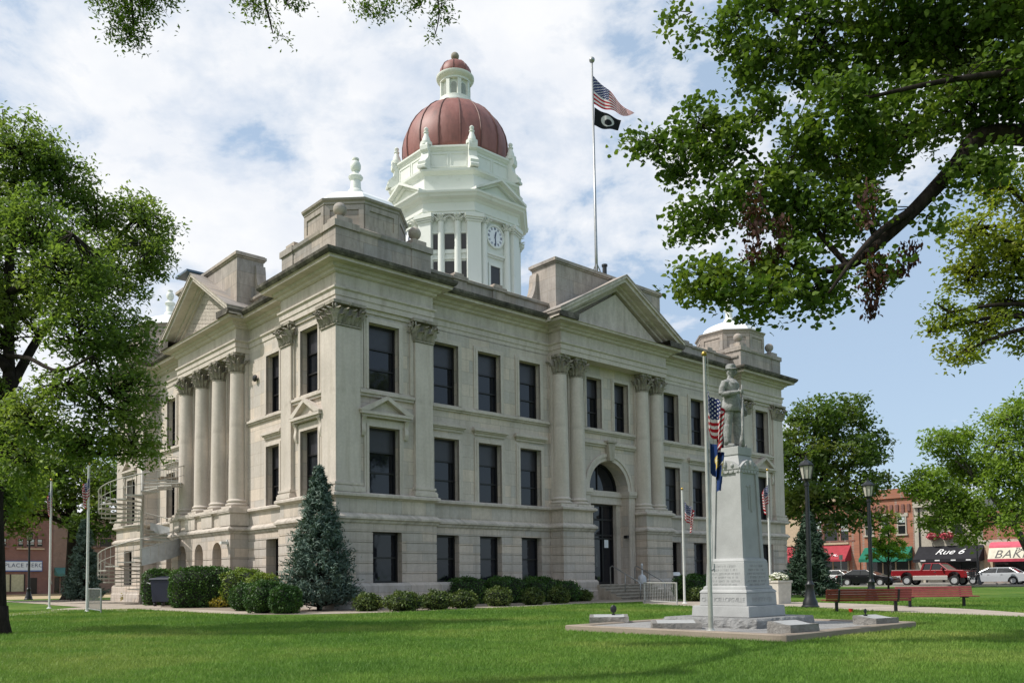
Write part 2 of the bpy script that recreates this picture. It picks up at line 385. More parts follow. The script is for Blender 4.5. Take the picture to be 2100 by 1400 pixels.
def window(side, s0, s1, z0, z1, d, parent, three=True, shade=0.36, lite=None):
    """sash window: frame is the part, panes and drawn shade are its sub-parts; d is the plane of the glass"""
    f = MB(side); w = 0.075
    f.box(s0, s0+w, d-0.02, d+0.05, z0, z1); f.box(s1-w, s1, d-0.02, d+0.05, z0, z1)
    f.box(s0+w, s1-w, d-0.02, d+0.05, z1-w, z1); f.box(s0+w, s1-w, d-0.02, d+0.05, z0, z0+w)
    h = z1-z0; bars = [z0+h*0.33, z0+h*0.64] if three else [z0+h*0.5]
    for b in bars: f.box(s0+w, s1-w, d-0.015, d+0.035, b-0.03, b+0.03)
    o = build('window', f, M['frame'], parent)
    p = MB(side); p.box(s0+w*0.5, s1-w*0.5, d-0.06, d-0.03, z0+w*0.5, z1-w*0.5); build('pane', p, M['pane'], o)
    if three and shade:
        q = MB(side); q.box(s0+w, s1-w, d-0.026, d-0.008, bars[1]+0.03, z1-w); build('window_shade', q, M['shade'], o)
    return o
def surround(side, s0, s1, z0, z1, d, parent, w=0.2, bottom=False):
    m = MB(side)
    for k, (ww, dd) in enumerate(((w, 0.05), (w*0.55, 0.075))):
        m.box(s0-ww, s0, d-0.05, d+dd, z0, z1); m.box(s1, s1+ww, d-0.05, d+dd, z0, z1); m.box(s0-ww, s1+ww, d-0.05, d+dd-0.002, z1+0.002, z1+ww)
    return build('window_surround', m, M['stone_smooth'], parent)
def hood(side, c, hw, z, d, parent):
    m = MB(side)
    m.box(c-hw+0.12, c+hw-0.12, d-0.05, d+0.06, z-0.17, z-0.06); m.box(c-hw+0.06, c+hw-0.06, d-0.05, d+0.13, z-0.06, z); m.box(c-hw, c+hw, d-0.05, d+0.20, z+0.002, z+0.09)
    m.box(c-hw+0.03, c+hw-0.03, d-0.05, d+0.16, z+0.092, z+0.15)
    return build('window_hood', m, M['stone_smooth'], parent)
def gable(side, c, hw, z, h, d, proj, parent, name='window_pediment', th=0.11):
    m = MB(side)
    m.box(c-hw, c+hw, d-0.05, d+proj, z, z+th); m.box(c-hw+0.08, c+hw-0.08, d-0.05, d+proj*0.75, z-th*0.8, z-0.002)
    zt = z+th+0.002
    m.prism([(c-hw+0.2, zt), (c+hw-0.2, zt), (c, z+h-0.12)], d-0.05, d+proj*0.3)
    for sg in (-1, 1):
        m.prism([(c+sg*(hw+0.03), zt), (c+sg*(hw+0.03), zt+0.05), (c, z+h+0.02), (c, z+h-0.13), (c+sg*(hw-0.32), zt)], d-0.049, d+proj+0.01)
    return build(name, m, M['stone_smooth'], parent)
def console(side, s, z0, z1, d, w, proj, parent):
    m = MB(side); n = 10; pts = []
    for k in range(n+1):
        u = k/n; pts.append((d+0.03+proj*(0.28+0.72*u**1.6)+0.05*math.sin(u*PI*2.0), z0+(z1-z0)*u))
    poly = [(d-0.03, z0)]+pts+[(d-0.03, z1)]
    m.add([(s-w/2, a, b) for a, b in poly]+[(s+w/2, a, b) for a, b in poly], [tuple(range(len(poly))), tuple(range(2*len(poly)-1, len(poly)-1, -1))]+[(i, (i+1) % len(poly), len(poly)+(i+1) % len(poly), len(poly)+i) for i in range(len(poly))])
    return build('console', m, M['stone_smooth'], parent)
# acanthus leaf in local frame: root at origin, grows +z, curls out along +x
def leaf_geo(h, w, curl):
    vs = []; fs = []; n = 6
    for i in range(n+1):
        u = i/n
        x = 0.02+curl*(u**2.2); z = h*(u if u < 0.8 else 0.8+0.10*math.sin((u-0.8)/0.2*PI))
        ww = w*(0.42+0.75*math.sin(min(1, u*1.12)*PI*0.82))*(1-0.5*max(0, u-0.75)/0.25)
        ww *= (1.0 if i % 2 else 0.78)
        for j, q in enumerate((-1, -0.5, 0, 0.5, 1)):
            vs.append((x+(0.035*curl/0.12)*(1-abs(q)*1.3)-0.0, q*ww/2, z-0.1*abs(q)*h*u))
    for i in range(n):
        for j in range(4): fs.append((i*5+j, i*5+j+1, i*5+5+j+1, i*5+5+j))
    return vs, fs
def put_leaf(mb, geo, cx, cy, z, ang, xf=None):
    vs, fs = geo; c, s = math.cos(ang), math.sin(ang)
    mb.add([(cx+x*c-y*s, cy+x*s+y*c, z+zz) for x, y, zz in vs], fs)
def volute(mb, cx, cy, z, ang, r, w):
    c, s = math.cos(ang), math.sin(ang); pts = []
    n = 22
    for k in range(n+1):
        t = k/n*PI*3.2; rr = r*(1-0.72*k/n); pts.append((rr*math.cos(t+PI*0.5)-0.0, rr*math.sin(t+PI*0.5)))
    for sgn in (-1, 1):
        mb.tube([(cx+(x)*c-sgn*w*s, cy+(x)*s+sgn*w*c, z+y) for x, y in pts], [r*0.26*(1-0.4*k/n) for k in range(n+1)], 5)
def capital_round(name, R, h, mat):
    m = MB()
    m.lathe([(R*0.98, 0), (R*1.05, 0.03), (R*1.05, 0.07), (R*0.86, 0.09), (R*0.80, h*0.45), (R*0.85, h*0.72), (R*1.08, h*0.86)], n=20)
    for k in range(8): put_leaf(m, leaf_geo(h*0.42, R*0.68, 0.22), math.cos(k*PI/4)*R*0.93, math.sin(k*PI/4)*R*0.93, 0.09, k*PI/4)
    for k in range(8): put_leaf(m, leaf_geo(h*0.70, R*0.60, 0.30), math.cos((k+.5)*PI/4)*R*0.90, math.sin((k+.5)*PI/4)*R*0.90, 0.09, (k+.5)*PI/4)
    for k in range(4):
        a = PI/4+k*PI/2; volute(m, math.cos(a)*R*1.36, math.sin(a)*R*1.36, h*0.76, a, h*0.13, 0.05)
        put_leaf(m, leaf_geo(h*0.42, R*0.6, 0.26), math.cos(a)*R*1.02, math.sin(a)*R*1.02, h*0.44, a)
        a = k*PI/2; m.sphere((math.cos(a)*R*1.18, math.sin(a)*R*1.18, h*0.93), 0.075, 8, 6)
    q = R*1.42; pl = []
    for k in range(4):
        a = PI/4+k*PI/2; a2 = a+PI/4
        pl += [(math.cos(a-0.07)*q*1.1, math.sin(a-0.07)*q*1.1), (math.cos(a+0.07)*q*1.1, math.sin(a+0.07)*q*1.1), (math.cos(a2)*R*1.16, math.sin(a2)*R*1.16)]
    m.prism(pl, h*0.86, h, 'z')
    return m
def capital_square(wx, wy, h):
    # flat pilaster capital; wx by wy block, leaves on all four sides
    m = MB(); m.box(-wx/2+0.07, wx/2-0.07, -wy/2+0.07, wy/2-0.07, 0, h*0.87)
    m.box(-wx/2-0.05, wx/2+0.05, -wy/2-0.05, wy/2+0.05, 0.02, 0.08)
    m.box(-wx/2-0.17, wx/2+0.17, -wy/2-0.17, wy/2+0.17, h*0.87, h)
    for ang, ww, dd in ((0, wy, wx/2), (PI/2, wx, wy/2), (PI, wy, wx/2), (-PI/2, wx, wy/2)):
        c, s = math.cos(ang), math.sin(ang); n = max(2, round(ww/0.36))
        for i in range(n):
            t = (i+0.5)/n*ww-ww/2; put_leaf(m, leaf_geo(h*0.42, ww/n*0.92, 0.24), dd*c-t*s, dd*s+t*c, 0.08, ang)
        for i in range(n+1):
            t = i/n*ww-ww/2; put_leaf(m, leaf_geo(h*0.72, ww/n*0.80, 0.30), dd*c-t*s, dd*s+t*c, 0.08, ang)
        m.sphere((dd*c*1.0+0.14*c, dd*s+0.14*s, h*0.92), 0.08, 8, 6)
    for sx in (-1, 1):
        for sy in (-1, 1):
            a = math.atan2(sy, sx); volute(m, sx*(wx/2+0.09), sy*(wy/2+0.09), h*0.76, a, h*0.13, 0.05)
    return m
def attic_base(mb, R, z=0.0, sq=1.36, hp=0.12):
    mb.box(-R*sq, R*sq, -R*sq, R*sq, z, z+hp)
    mb.lathe([(R*1.2, z+hp), (R*1.34, z+hp+0.04), (R*1.34, z+hp+0.09), (R*1.2, z+hp+0.12), (R*1.1, z+hp+0.15), (R*1.1, z+hp+0.18), (R*1.22, z+hp+0.20), (R*1.22, z+hp+0.25), (R*1.08, z+hp+0.28), (R, z+hp+0.32)], n=24)
def courthouse_walls():
    ex = 0.05
    # ground floor, rusticated
    m = MB(fR)
    gp = [(pav_s[0]+0.05, pav_s[1]-0.02, G0, G1)]
    rows(m, -ex, PA+ex, ex, gp, 0.035, 0.035); rows(m, WX-PA-ex, WX+ex, ex, [(WX-b, WX-a, c, d) for a, b, c, d in gp], 0.035, 0.035)
    gw = [(a+0.03, b-0.03, G0, G1) for a, b in wall_sR]
    rows(m, PA+ex+0.001, 11.47, DR+0.05, gw[:3]); rows(m, WX-11.47, WX-PA-ex-0.001, DR+0.05, [h for h in gw if h[0] > CX])
    for s0, s1 in ((11.5, 13.55), (17.45, 19.5)): rows(m, s0, s1, 0.22, [], 0.035, 0.035)
    build('rusticated_base', m, M['stone_rust'], bld)
    m = MB(fL); inn = -BACK
    rows(m, inn, PB+ex, ex, gp, 0, 0.035); rows(m, WY-PB-ex, WY+ex, ex, [(WY-b, WY-a, c, d) for a, b, c, d in gp], 0.035, 0)
    gl = [(a, b, G0, G1) for a, b in wall_sL]
    rows(m, PB+ex+0.001, CYB-HC-0.061, DL+0.05, gl[:1]); rows(m, CYB+HC+0.061, WY-PB-ex-0.001, DL+0.05, gl[1:])
    # portico base with three arches
    zs, aw = 2.92, 0.50; dd = 0.09; s0, s1 = CYB-HC-0.06, CYB+HC+0.06
    hs = [(c-aw, c+aw, 1.5, 3.45) for c in (CYB-2.08, CYB, CYB+2.08)]
    for i, (a, b) in enumerate(ROWS):
        g = 0.035 if i < 3 else 0.0
        if a > 2.6: break
        grid_solid(m, s0, s1, a, b-g, BACK, dd, [(h[0], h[1], a, b-g) for h in hs]); 
        if g: grid_solid(m, s0+0.035, s1-0.035, b-g, b, BACK, dd-0.035, [(h[0], h[1], b-g, b) for h in hs])
    zl = ROWS[2][1]
    grid_solid(m, s0, s1, zl, zs, BACK, dd, [(h[0], h[1], zl, zs) for h in hs])
    for h in hs: arch_solid(m, (h[0]+h[1])/2, aw, 0.62, zs, 3.76, BACK, dd)
    edges = [s0]+[x for h in hs for x in ((h[0]+h[1])/2-0.62, (h[0]+h[1])/2+0.62)]+[s1]
    for k in range(0, len(edges), 2): grid_solid(m, edges[k], edges[k+1], zs, 3.76, BACK, dd)
    build('rusticated_base', m, M['stone_rust'], bld)
    # upper walls
    m = MB(fR); Z0, Z1 = 3.76, 11.95
    pw = [(pav_s[0], pav_s[1], F0, F1), (pav_s[0], pav_s[1], U0, U1)]
    grid_solid(m, -DPW, PA, 3.76, Z1, BACK, DPW, pw); grid_solid(m, WX-PA, WX+DPW, 3.76, Z1, BACK, DPW, [(WX-b, WX-a, c, d) for a, b, c, d in pw])
    ww = [(a, b, z0, z1) for a, b in wall_sR for z0, z1 in ((F0, F1), (U0, U1))]
    grid_solid(m, PA+0.001, 11.5, Z0, Z1, BACK, DR, [h for h in ww if h[0] < CX]); grid_solid(m, WX-11.5, WX-PA-0.001, Z0, Z1, BACK, DR, [h for h in ww if h[0] > CX])
    # portico wall
    dE = DR+0.1; aw = 1.42; zs = 5.9
    grid_solid(m, 11.502, CX-2.0, 1.2, Z1, BACK, dE, []); grid_solid(m, CX+2.0, WX-11.502, 1.2, Z1, BACK, dE, [])
    grid_solid(m, CX-2.0, CX-aw, 1.2, zs, BACK, dE); grid_solid(m, CX+aw, CX+2.0, 1.2, zs, BACK, dE)
    arch_solid(m, CX, aw, 2.0, zs, 8.1, BACK, dE, 28)
    grid_solid(m, CX-2.0, CX+2.0, 8.1, Z1, BACK, dE, [(a, b, U0, U1-0.1) for a, b in ent_s])
    build('wall', m, M['stone'], bld)
    m = MB(fL)
    grid_solid(m, inn, PB, 3.76, Z1, BACK, DPW, pw); grid_solid(m, WY-PB, WY+DPW, 3.76, Z1, BACK, DPW, [(WY-b, WY-a, c, d) for a, b, c, d in pw])
    wl = [(a, b, z0, z1) for a, b in wall_sL for z0, z1 in ((F0, F1), (U0, U1))]
    pl = [(c-0.55, c+0.55, z0, z1) for c in (CYB-2, CYB, CYB+2) for z0, z1 in ((F0, F1), (U0, U1))]
    grid_solid(m, PB+0.001, WY-PB-0.001, Z0, Z1, BACK, DL-0.002, wl+pl)
    build('wall', m, M['stone'], bld)
    # plain far walls and an added dark box inside that blocks light
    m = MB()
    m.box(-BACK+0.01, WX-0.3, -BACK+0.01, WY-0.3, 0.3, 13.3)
    build('light_block', m, plain('dark_light_block', (0.02, 0.02, 0.022), 0.9), bld)
    m = MB(); m.box(WX-1.4, WX-0.25, 0.2, WY, 1.0, 12.0); m.box(0.2, WX-1.41, WY-1.4, WY-0.2, 1.0, 12.0); build('wall', m, M['stone'], bld)
    # plinth
    m = MB()
    def sw(name, prof, mat, ol, closed=True): mm = MB(); mm.sweep(ol, prof, closed); return build(name, mm, mat, bld)
    bo = outline(0.05, DR+0.05, 0.22, DL+0.05, 0.09, 0.05)
    global HC0
    sw('plinth', [(0.0, 0.2), (0.17, 0.2), (0.17, 1.02), (0.13, 1.06), (0.13, 1.42), (0.06, 1.52), (-0.03, 1.53)], M['stone_rust'], entrance_cut(bo), False)
    sw('belt_course', [(-0.3, 3.74), (0.0, 3.742), (0.05, 3.78), (0.07, 3.86), (0.14, 3.90), (0.14, 3.98), (0.02, 4.10), (-0.3, 4.12)], M['stone_smooth'], outline2(0.05, DR+0.05, 0.22, DL+0.05, 0.09, 0.05), False)
    sw('dado_course', [(-0.3, 4.09), (-0.03, 4.10), (-0.03, 4.69), (-0.3, 4.69)], M['stone'], outline2(0.03, DR+0.05, 0.20, DL+0.05, 0.07, 0.03), False)
    sw('sill_course', [(-0.3, 4.66), (-0.02, 4.66), (0.04, 4.70), (0.13, 4.74), (0.13, 4.83), (0.05, 4.88), (-0.6, 4.885)], M['stone_smooth'], outline2(0.05, DR+0.05, 0.22, DL+0.05, 0.09, 0.05), False)
    eo = outline(0.0, DR, DPR, DL, DPL)
    sw('entablature', [(-0.9, 11.90), (0.0, 11.90), (0.0, 12.12), (0.035, 12.125), (0.035, 12.33), (0.10, 12.38), (0.10, 12.45), (-0.01, 12.46), (-0.01, 12.96), (-0.9, 12.96)], M['stone_smooth'], eo)
    sw('cornice', [(-0.5, 12.955), (0.03, 12.955), (0.10, 13.00), (0.12, 13.08), (0.22, 13.12), (0.26, 13.22), (0.50, 13.245), (0.56, 13.25), (0.57, 13.33), (0.62, 13.35), (0.6, 13.36), (-0.5, 13.36)], M['stone_smooth'], eo)
    gp_ = [(-0.5, 13.362), (0.60, 13.362), (0.66, 13.40), (0.72, 13.48), (0.74, 13.58), (0.70, 13.60), (-0.55, 13.66)]
    mm = MB()
    for idx, n0, n1 in (([5,6,7,8,9,10,11,12,13], (0,-1), (1,0)), ([14,15,16,17,18,19,20,21,22], (1,0), (0,1)), ([23,24,25,26,27,28,29,30,31], (0,1), (-1,0)), ([32,33,34,35,0,1,2,3,4], (-1,0), (0,-1))):
        pts = [eo[i] for i in idx]; e = 0.70
        pts[0] = (pts[0][0]+n0[0]*e, pts[0][1]+n0[1]*e); pts[-1] = (pts[-1][0]+n1[0]*e, pts[-1][1]+n1[1]*e)
        mm.sweep(pts, gp_, closed=False)
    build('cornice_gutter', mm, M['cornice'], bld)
    sw('parapet', [(-0.05, 13.55), (-0.05, 13.72), (-0.10, 13.74), (-0.10, 14.26), (0.0, 14.30), (0.02, 14.40), (-0.06, 14.45), (-0.45, 14.45), (-0.45, 13.55)], M['stone_attic'], outline(-0.2, DR, DR+0.01, DL, DL+0.01))
    m = MB(); m.box(0.6, WX-0.6, 0.6, WY-0.6, 13.3, 13.75); build('roof', m, plain('roof_membrane', (0.25, 0.25, 0.25), 0.8), bld)
def entrance_cut(o):
    # a run that starts right of the entrance, goes all round the building and ends left of it
    q = list(o); s0, s1, s2, s3 = 11.5, 13.55, 17.45, 19.5; yi = -(DR-0.25)
    return [(s2, yi), (s2, -0.22), (s3, -0.22), (s3, q[6][1])]+q[7:]+q[:3]+[(s0, q[3][1]), (s0, -0.22), (s1, -0.22), (s1, yi)]
def outline2(*a): return entrance_cut(outline(*a))
courthouse_walls()
def courthouse_order():
    Zb, Zc, Zt = 4.885, 10.99, 11.90
    # ---- pilasters at the pavilions
    def pil(x0, x1, y0, y1, name='pilaster'):
        m = MB(); m.box(x0, x1, y0, y1, Zb+0.35, Zc); o = build(name, m, M['stone_smooth'], bld)
        m = MB(); e = 0.13
        m.box(x0-e, x1+e, y0-e, y1+e, Zb, Zb+0.14); m.box(x0-e*0.8, x1+e*0.8, y0-e*0.8, y1+e*0.8, Zb+0.142, Zb+0.20)
        m.box(x0-0.05, x1+0.05, y0-0.05, y1+0.05, Zb+0.201, Zb+0.26); m.box(x0-0.08, x1+0.08, y0-0.08, y1+0.08, Zb+0.262, Zb+0.35)
        build('base', m, M['stone_smooth'], o)
        w = MB(); cm = capital_square(x1-x0, y1-y0, Zt-Zc); w.add(cm.v, cm.f)
        c = build('capital', w, M['stone_carved'], o, loc=((x0+x1)/2, (y0+y1)/2, Zc), recalc=False)
        return o
    k = 1.05
    for x0 in (0.0, WX-k):
        for y0 in (0.0, WY-k):
            pil(x0, x0+k, y0, y0+k)
    for x0 in (3.56, WX-4.40): pil(x0, x0+0.84, 0.0, 0.6)
    for y0 in (3.46, WY-4.30): pil(0.0, 0.6, y0, y0+0.84)
    # ---- columns
    r0, r1 = 0.39, 0.335
    def column(cx, cy, first=None):
        if first:
            c = dup(first, loc=(cx, cy, 0)); return c
        prof = [(r0, Zb+0.32)]+[(r0+(r1-r0)*(u**1.5), Zb+0.32+(Zc-Zb-0.32)*u) for u in [i/10 for i in range(11)]]
        m = MB(); m.lathe(prof, n=32); o = build('column', m, M['stone_smooth'], bld, smooth=True, auto=50, loc=(cx, cy, 0))
        m = MB(); attic_base(m, r0, Zb); build('base', m, M['stone_smooth'], o, smooth=True, auto=35)
        build('capital', capital_round('c', r1, Zt-Zc, None), M['stone_carved'], o, loc=(0, 0, Zc), recalc=False)
        return o
    c0 = column(11.96, 0.34)
    for x in (13.08, 17.92, 19.04): column(x, 0.34, c0)
    for y in (CYB-3, CYB-1, CYB+1, CYB+3): column(0.47, y, c0)
    # wall strips behind the columns
    for y in (CYB-3, CYB-1, CYB+1, CYB+3): m = MB(fL); m.box(y-0.42, y+0.42, DL-0.1, DL+0.16, 4.9, 11.9); build('wall_strip', m, M['stone_smooth'], bld)
    for x in (11.96, 13.08, 17.92, 19.04): m = MB(fR); m.box(x-0.42, x+0.42, DR-0.1, DR+0.2, 4.9, 11.9); build('wall_strip', m, M['stone_smooth'], bld)
    # pedestals under the side columns, standing between the arches
    for y in (CYB-3, CYB-1, CYB+1, CYB+3):
        m = MB(fL); m.box(y-0.60, y+0.60, DL-0.05, 0.14, 4.12, 4.68); m.box(y-0.66, y+0.66, DL-0.05, 0.20, 4.682, 4.884); build('pedestal', m, M['stone_smooth'], bld)
    # ---- windows
    def bay(side, s0, s1, dw, upper_only=False, kind='wall', rev=0.28, u1=U1):
        g = dw-rev
        if not upper_only:
            window(side, s0, s1, F0, F1, g, bld); surround(side, s0, s1, F0, F1, dw, bld)
        window(side, s0, s1, U0, u1, g, bld); surround(side, s0, s1, U0, u1, dw, bld)
    c = (pav_s[0]+pav_s[1])/2
    for side, L in ((fR, WX), (fL, WY)):
        for a, b in (pav_s, (L-pav_s[1], L-pav_s[0])):
            bay(side, a, b, DPW); cc = (a+b)/2
            window(side, a+0.05, b-0.02, G0, G1, -0.30, bld, three=False)
            gable(side, cc, 1.16, 7.86, 0.74, DPW, 0.30, bld)
            console(side, cc-0.97, 7.05, 7.76, DPW, 0.17, 0.22, bld); console(side, cc+0.97, 7.05, 7.76, DPW, 0.17, 0.22, bld)
            m = MB(side); m.box(cc-1.17, cc+1.17, DPW-0.05, DPW+0.06, 7.50, 7.72); build('frieze_panel', m, M['stone_smooth'], bld)
            m = MB(side); lo, hi = (1.07, 3.54) if a < L/2 else (L-3.54, L-1.07)
            m.box(lo, hi, DPW-0.05, DPW+0.10, 8.56, 8.66); m.box(lo, hi, DPW-0.05, DPW+0.16, 8.662, 8.76); m.box(lo, hi, DPW-0.05, DPW+0.05, 8.762, 8.855); build('string_course', m, M['stone_smooth'], bld)
            m = MB(side); m.box(lo, lo+0.16, DPW-0.02, DPW+0.07, 8.86, 11.899); m.box(hi-0.16, hi, DPW-0.02, DPW+0.07, 8.86, 11.899); m.box(lo+0.16, hi-0.16, DPW-0.02, DPW+0.068, 11.74, 11.899); build('panel_moulding', m, M['stone_smooth'], bld)
    for a, b in wall_sR:
        bay(fR, a, b, DR); hood(fR, (a+b)/2, 0.98, 7.92, DR, bld); window(fR, a+0.03, b-0.03, G0, G1, DR-0.30, bld, three=False)
    for a, b in wall_sL:
        bay(fL, a, b, DL); hood(fL, (a+b)/2, 0.90, 7.92, DL, bld); window(fL, a, b, G0, G1, DL-0.45, bld, three=False)
    for cc in (CYB-2, CYB, CYB+2):
        bay(fL, cc-0.55, cc+0.55, DL)
    for a, b in ent_s: window(fR, a, b, U0, U1-0.1, DR-0.2, bld); surround(fR, a, b, U0, U1-0.1, DR+0.1, bld, w=0.16)
    for side, spans, d in ((fR, ((PA+0.01, 11.5), (WX-11.5, WX-PA-0.01)), DR), (fL, ((PB+0.01, CYB-HC-0.02), (CYB+HC+0.02, WY-PB-0.01)), DL), (fR, ((13.5, 17.5),), DR+0.1)):
        for s0, s1 in spans:
            m = MB(side); m.box(s0, s1, d-0.05, d+0.07, 8.60, 8.68); m.box(s0, s1, d-0.05, d+0.14, 8.682, 8.78); m.box(s0, s1, d-0.05, d+0.05, 8.782, 8.85); build('string_course', m, M['stone_smooth'], bld)
    # arches of the portico base: dark recess
    for cc in (CYB-2.08, CYB, CYB+2.08):
        m = MB(fL); n = 14
        poly = [(cc-0.55, 1.5), (cc+0.55, 1.5)]+[(cc+0.55*math.cos(PI*k/n), 2.92+0.55*math.sin(PI*k/n)) for k in range(n+1)]
        m.prism(poly, -0.52, -0.45); build('arch_panel', m, M['stone_rust'], bld)
    # ---- entrance
    dE = DR+0.1; aw = 1.42; zs = 5.9
    m = MB(fR); n = 28
    for ra, rb, d in ((aw, aw+0.20, 0.05), (aw+0.20, aw+0.36, 0.10)):
        for k in range(n):
            a0, a1 = PI*k/n, PI*(k+1)/n
            q = [(CX-r*math.cos(a), zs+r*math.sin(a)) for r, a in ((ra, a0), (rb, a0), (rb, a1), (ra, a1))]
            m.prism(q, dE-0.04, dE+d)
    build('arch_moulding', m, M['stone_smooth'], bld)
    m = MB(fR); m.prism([(CX-0.15, zs+aw-0.02), (CX+0.15, zs+aw-0.02), (CX+0.26, zs+aw+0.86), (CX-0.26, zs+aw+0.86)], dE-0.04, dE+0.28); m.box(CX-0.34, CX+0.34, dE-0.04, dE+0.34, zs+aw+0.862, zs+aw+0.98); build('keystone', m, M['stone_carved'], bld, bevel=0.02)
    m = MB(fR); m.box(13.5, 17.5, dE-0.03, dE+0.08, 7.98, 8.08); m.box(13.5, 17.5, dE-0.03, dE+0.16, 8.082, 8.2); m.box(13.5, 17.5, dE-0.03, dE+0.06, 8.202, 8.28); build('string_course', m, M['stone_smooth'], bld)
    # transom beam, jamb pilasters and their imposts
    m = MB(fR); m.box(CX-aw, CX+aw, -1.44, -0.95, 5.25, 5.62); m.box(CX-aw, CX+aw, -1.44, -0.88, 5.622, 5.80); m.box(CX-aw, CX+aw, -1.44, -0.95, 5.802, 5.90); build('transom', m, M['stone_smooth'], bld)
    for sg in (-1, 1):
        m = MB(fR); a, b = sorted((CX+sg*aw, CX+sg*(aw+0.42)))
        m.box(a, b, dE-0.03, dE+0.10, 1.3, 5.60)
        for q in range(3): m.box(a+0.05+q*0.125, a+0.12+q*0.125, dE-0.03, dE+0.125, 1.7, 5.3)
        a, b = sorted((CX+sg*(aw-0.06), CX+sg*(aw+0.50))); m.box(a, b, dE-0.5, dE+0.16, 5.602, 5.70); m.box(a-0.03, b+0.03, dE-0.5, dE+0.20, 5.702, 5.90); build('door_jamb', m, M['stone_smooth'], bld)
        m = MB(fR); a, b = sorted((CX+sg*(aw-0.30), CX+sg*(aw+0.02))); m.box(a, b, -1.44, -1.05, 1.25, 5.25); build('door_jamb', m, M['stone_smooth'], bld)
    m = MB(fR); poly = [(CX-aw*1.02*math.cos(PI*k/24), 5.9+aw*1.02*math.sin(PI*k/24)) for k in range(25)]; m.prism(poly, -1.36, -1.33)
    fan = build('fanlight', m, M['pane'], bld)
    m = MB(fR)
    for k in range(24):
        a0, a1 = PI*k/24, PI*(k+1)/24
        m.prism([(CX-r*math.cos(a), 5.9+r*math.sin(a)) for r, a in ((aw-0.10, a0), (aw+0.02, a0), (aw+0.02, a1), (aw-0.10, a1))], -1.34, -1.26)
    m.box(CX-0.03, CX+0.03, -1.33, -1.28, 5.92, 5.9+aw-0.09); build('frame', m, M['frame'], fan)
    m = MB(fR); w2 = aw-0.30
    m.box(CX-w2, CX+w2, -1.40, -1.36, 1.3, 5.25); door = build('entrance_door', m, M['pane'], bld)
    m = MB(fR)
    for x in (CX-w2+0.04, CX-0.36, CX+0.30, CX+w2-0.04): m.box(x-0.04, x+0.04, -1.36, -1.28, 1.3, 5.25)
    for z in (1.36, 3.55, 3.72, 4.5, 5.2): m.box(CX-w2, CX+w2, -1.358, -1.285, z-0.04, z+0.04)
    build('frame', m, M['frame'], door)
    m = MB(fR); m.tube([(CX-0.25, -1.27, 2.1), (CX-0.25, -1.20, 2.15), (CX-0.25, -1.20, 2.75), (CX-0.25, -1.27, 2.8)], 0.018, 6); build('handle', m, M['galv'], door)
    m = MB(fR); m.box(CX+0.42, CX+0.72, -1.275, -1.27, 3.1, 3.5); build('notice', m, M['paper'], door)
    m = MB(fR); nst = 5; hgt = (1.29-0.6)/nst
    for k in range(nst):
        dk = 0.55+0.32*(nst-1-k); m.box(13.56, 17.44, -1.44, dk-0.05, 0.5 if k == 0 else 0.6+hgt*k+0.001, 0.6+hgt*(k+1)-0.045); m.box(13.56, 17.44, -1.44, dk, 0.6+hgt*(k+1)-0.0449, 0.6+hgt*(k+1))
    build('entrance_steps', m, stone_mat('step_stone', (0.40, 0.355, 0.295), (0.25, 0.21, 0.165), joints=False), bld)
    # ---- main pediments and the attic blocks behind them
    def pediment(side, c, hw, d, name):
        z0, ap = 13.362, 16.12; w = hw+0.70
        m = MB(side); m.prism([(c-hw+0.25, z0-0.01), (c+hw-0.25, z0-0.01), (c, ap-0.65)], d-0.5, d-0.02); p = build('pediment', m, M['stone_smooth'], bld)
        m = MB(side); sl = (ap-z0-0.22)/w
        for lo, hi, pr, q in ((-0.50, -0.34, 0.06, 0), (-0.34, -0.20, 0.22, 1), (-0.20, -0.02, 0.62, 2), (-0.02, 0.10, 0.72, 3)):
            for sg in (-1, 1):
                # parallel to the slope, cut level at the foot
                zf = z0+0.22
                P = []
                xo = w+pr*0.0
                a_hi, a_lo = (c+sg*xo, zf+hi), (c+sg*xo, zf+lo)
                poly = [a_hi, (c, ap+hi), (c, ap+lo)]
                if a_lo[1] < z0: xi = xo-(z0-a_lo[1])/sl; poly += [(c+sg*xi, z0+0.001*q), (c+sg*xo, z0+0.001*q)]
                else: poly += [a_lo]
                m.prism(poly, d-0.6+0.003*q, d+pr)
        build('raking_cornice', m, M['stone_smooth'], p)
        m = MB(side); 
        for sg in (-1, 1): m.prism([(c+sg*(w+0.03), z0+0.32), (c, ap+0.10), (c, ap+0.155), (c+sg*(w+0.03), z0+0.375)], d-1.2, d+0.745)
        build('coping', m, M['stone_attic'], p)
        m = MB(side)
        for sg in (-1, 1): m.prism([(c+sg*(hw+0.4), z0), (c+sg*(hw+0.4), z0+0.42), (c, ap), (c, z0)], d-1.4, d-0.58)
        build('gable_roof', m, M['stone_attic'], p)
    pediment(fR, CX, HB, DPR, 'f'); pediment(fL, CYB, HC, DPL, 'l')
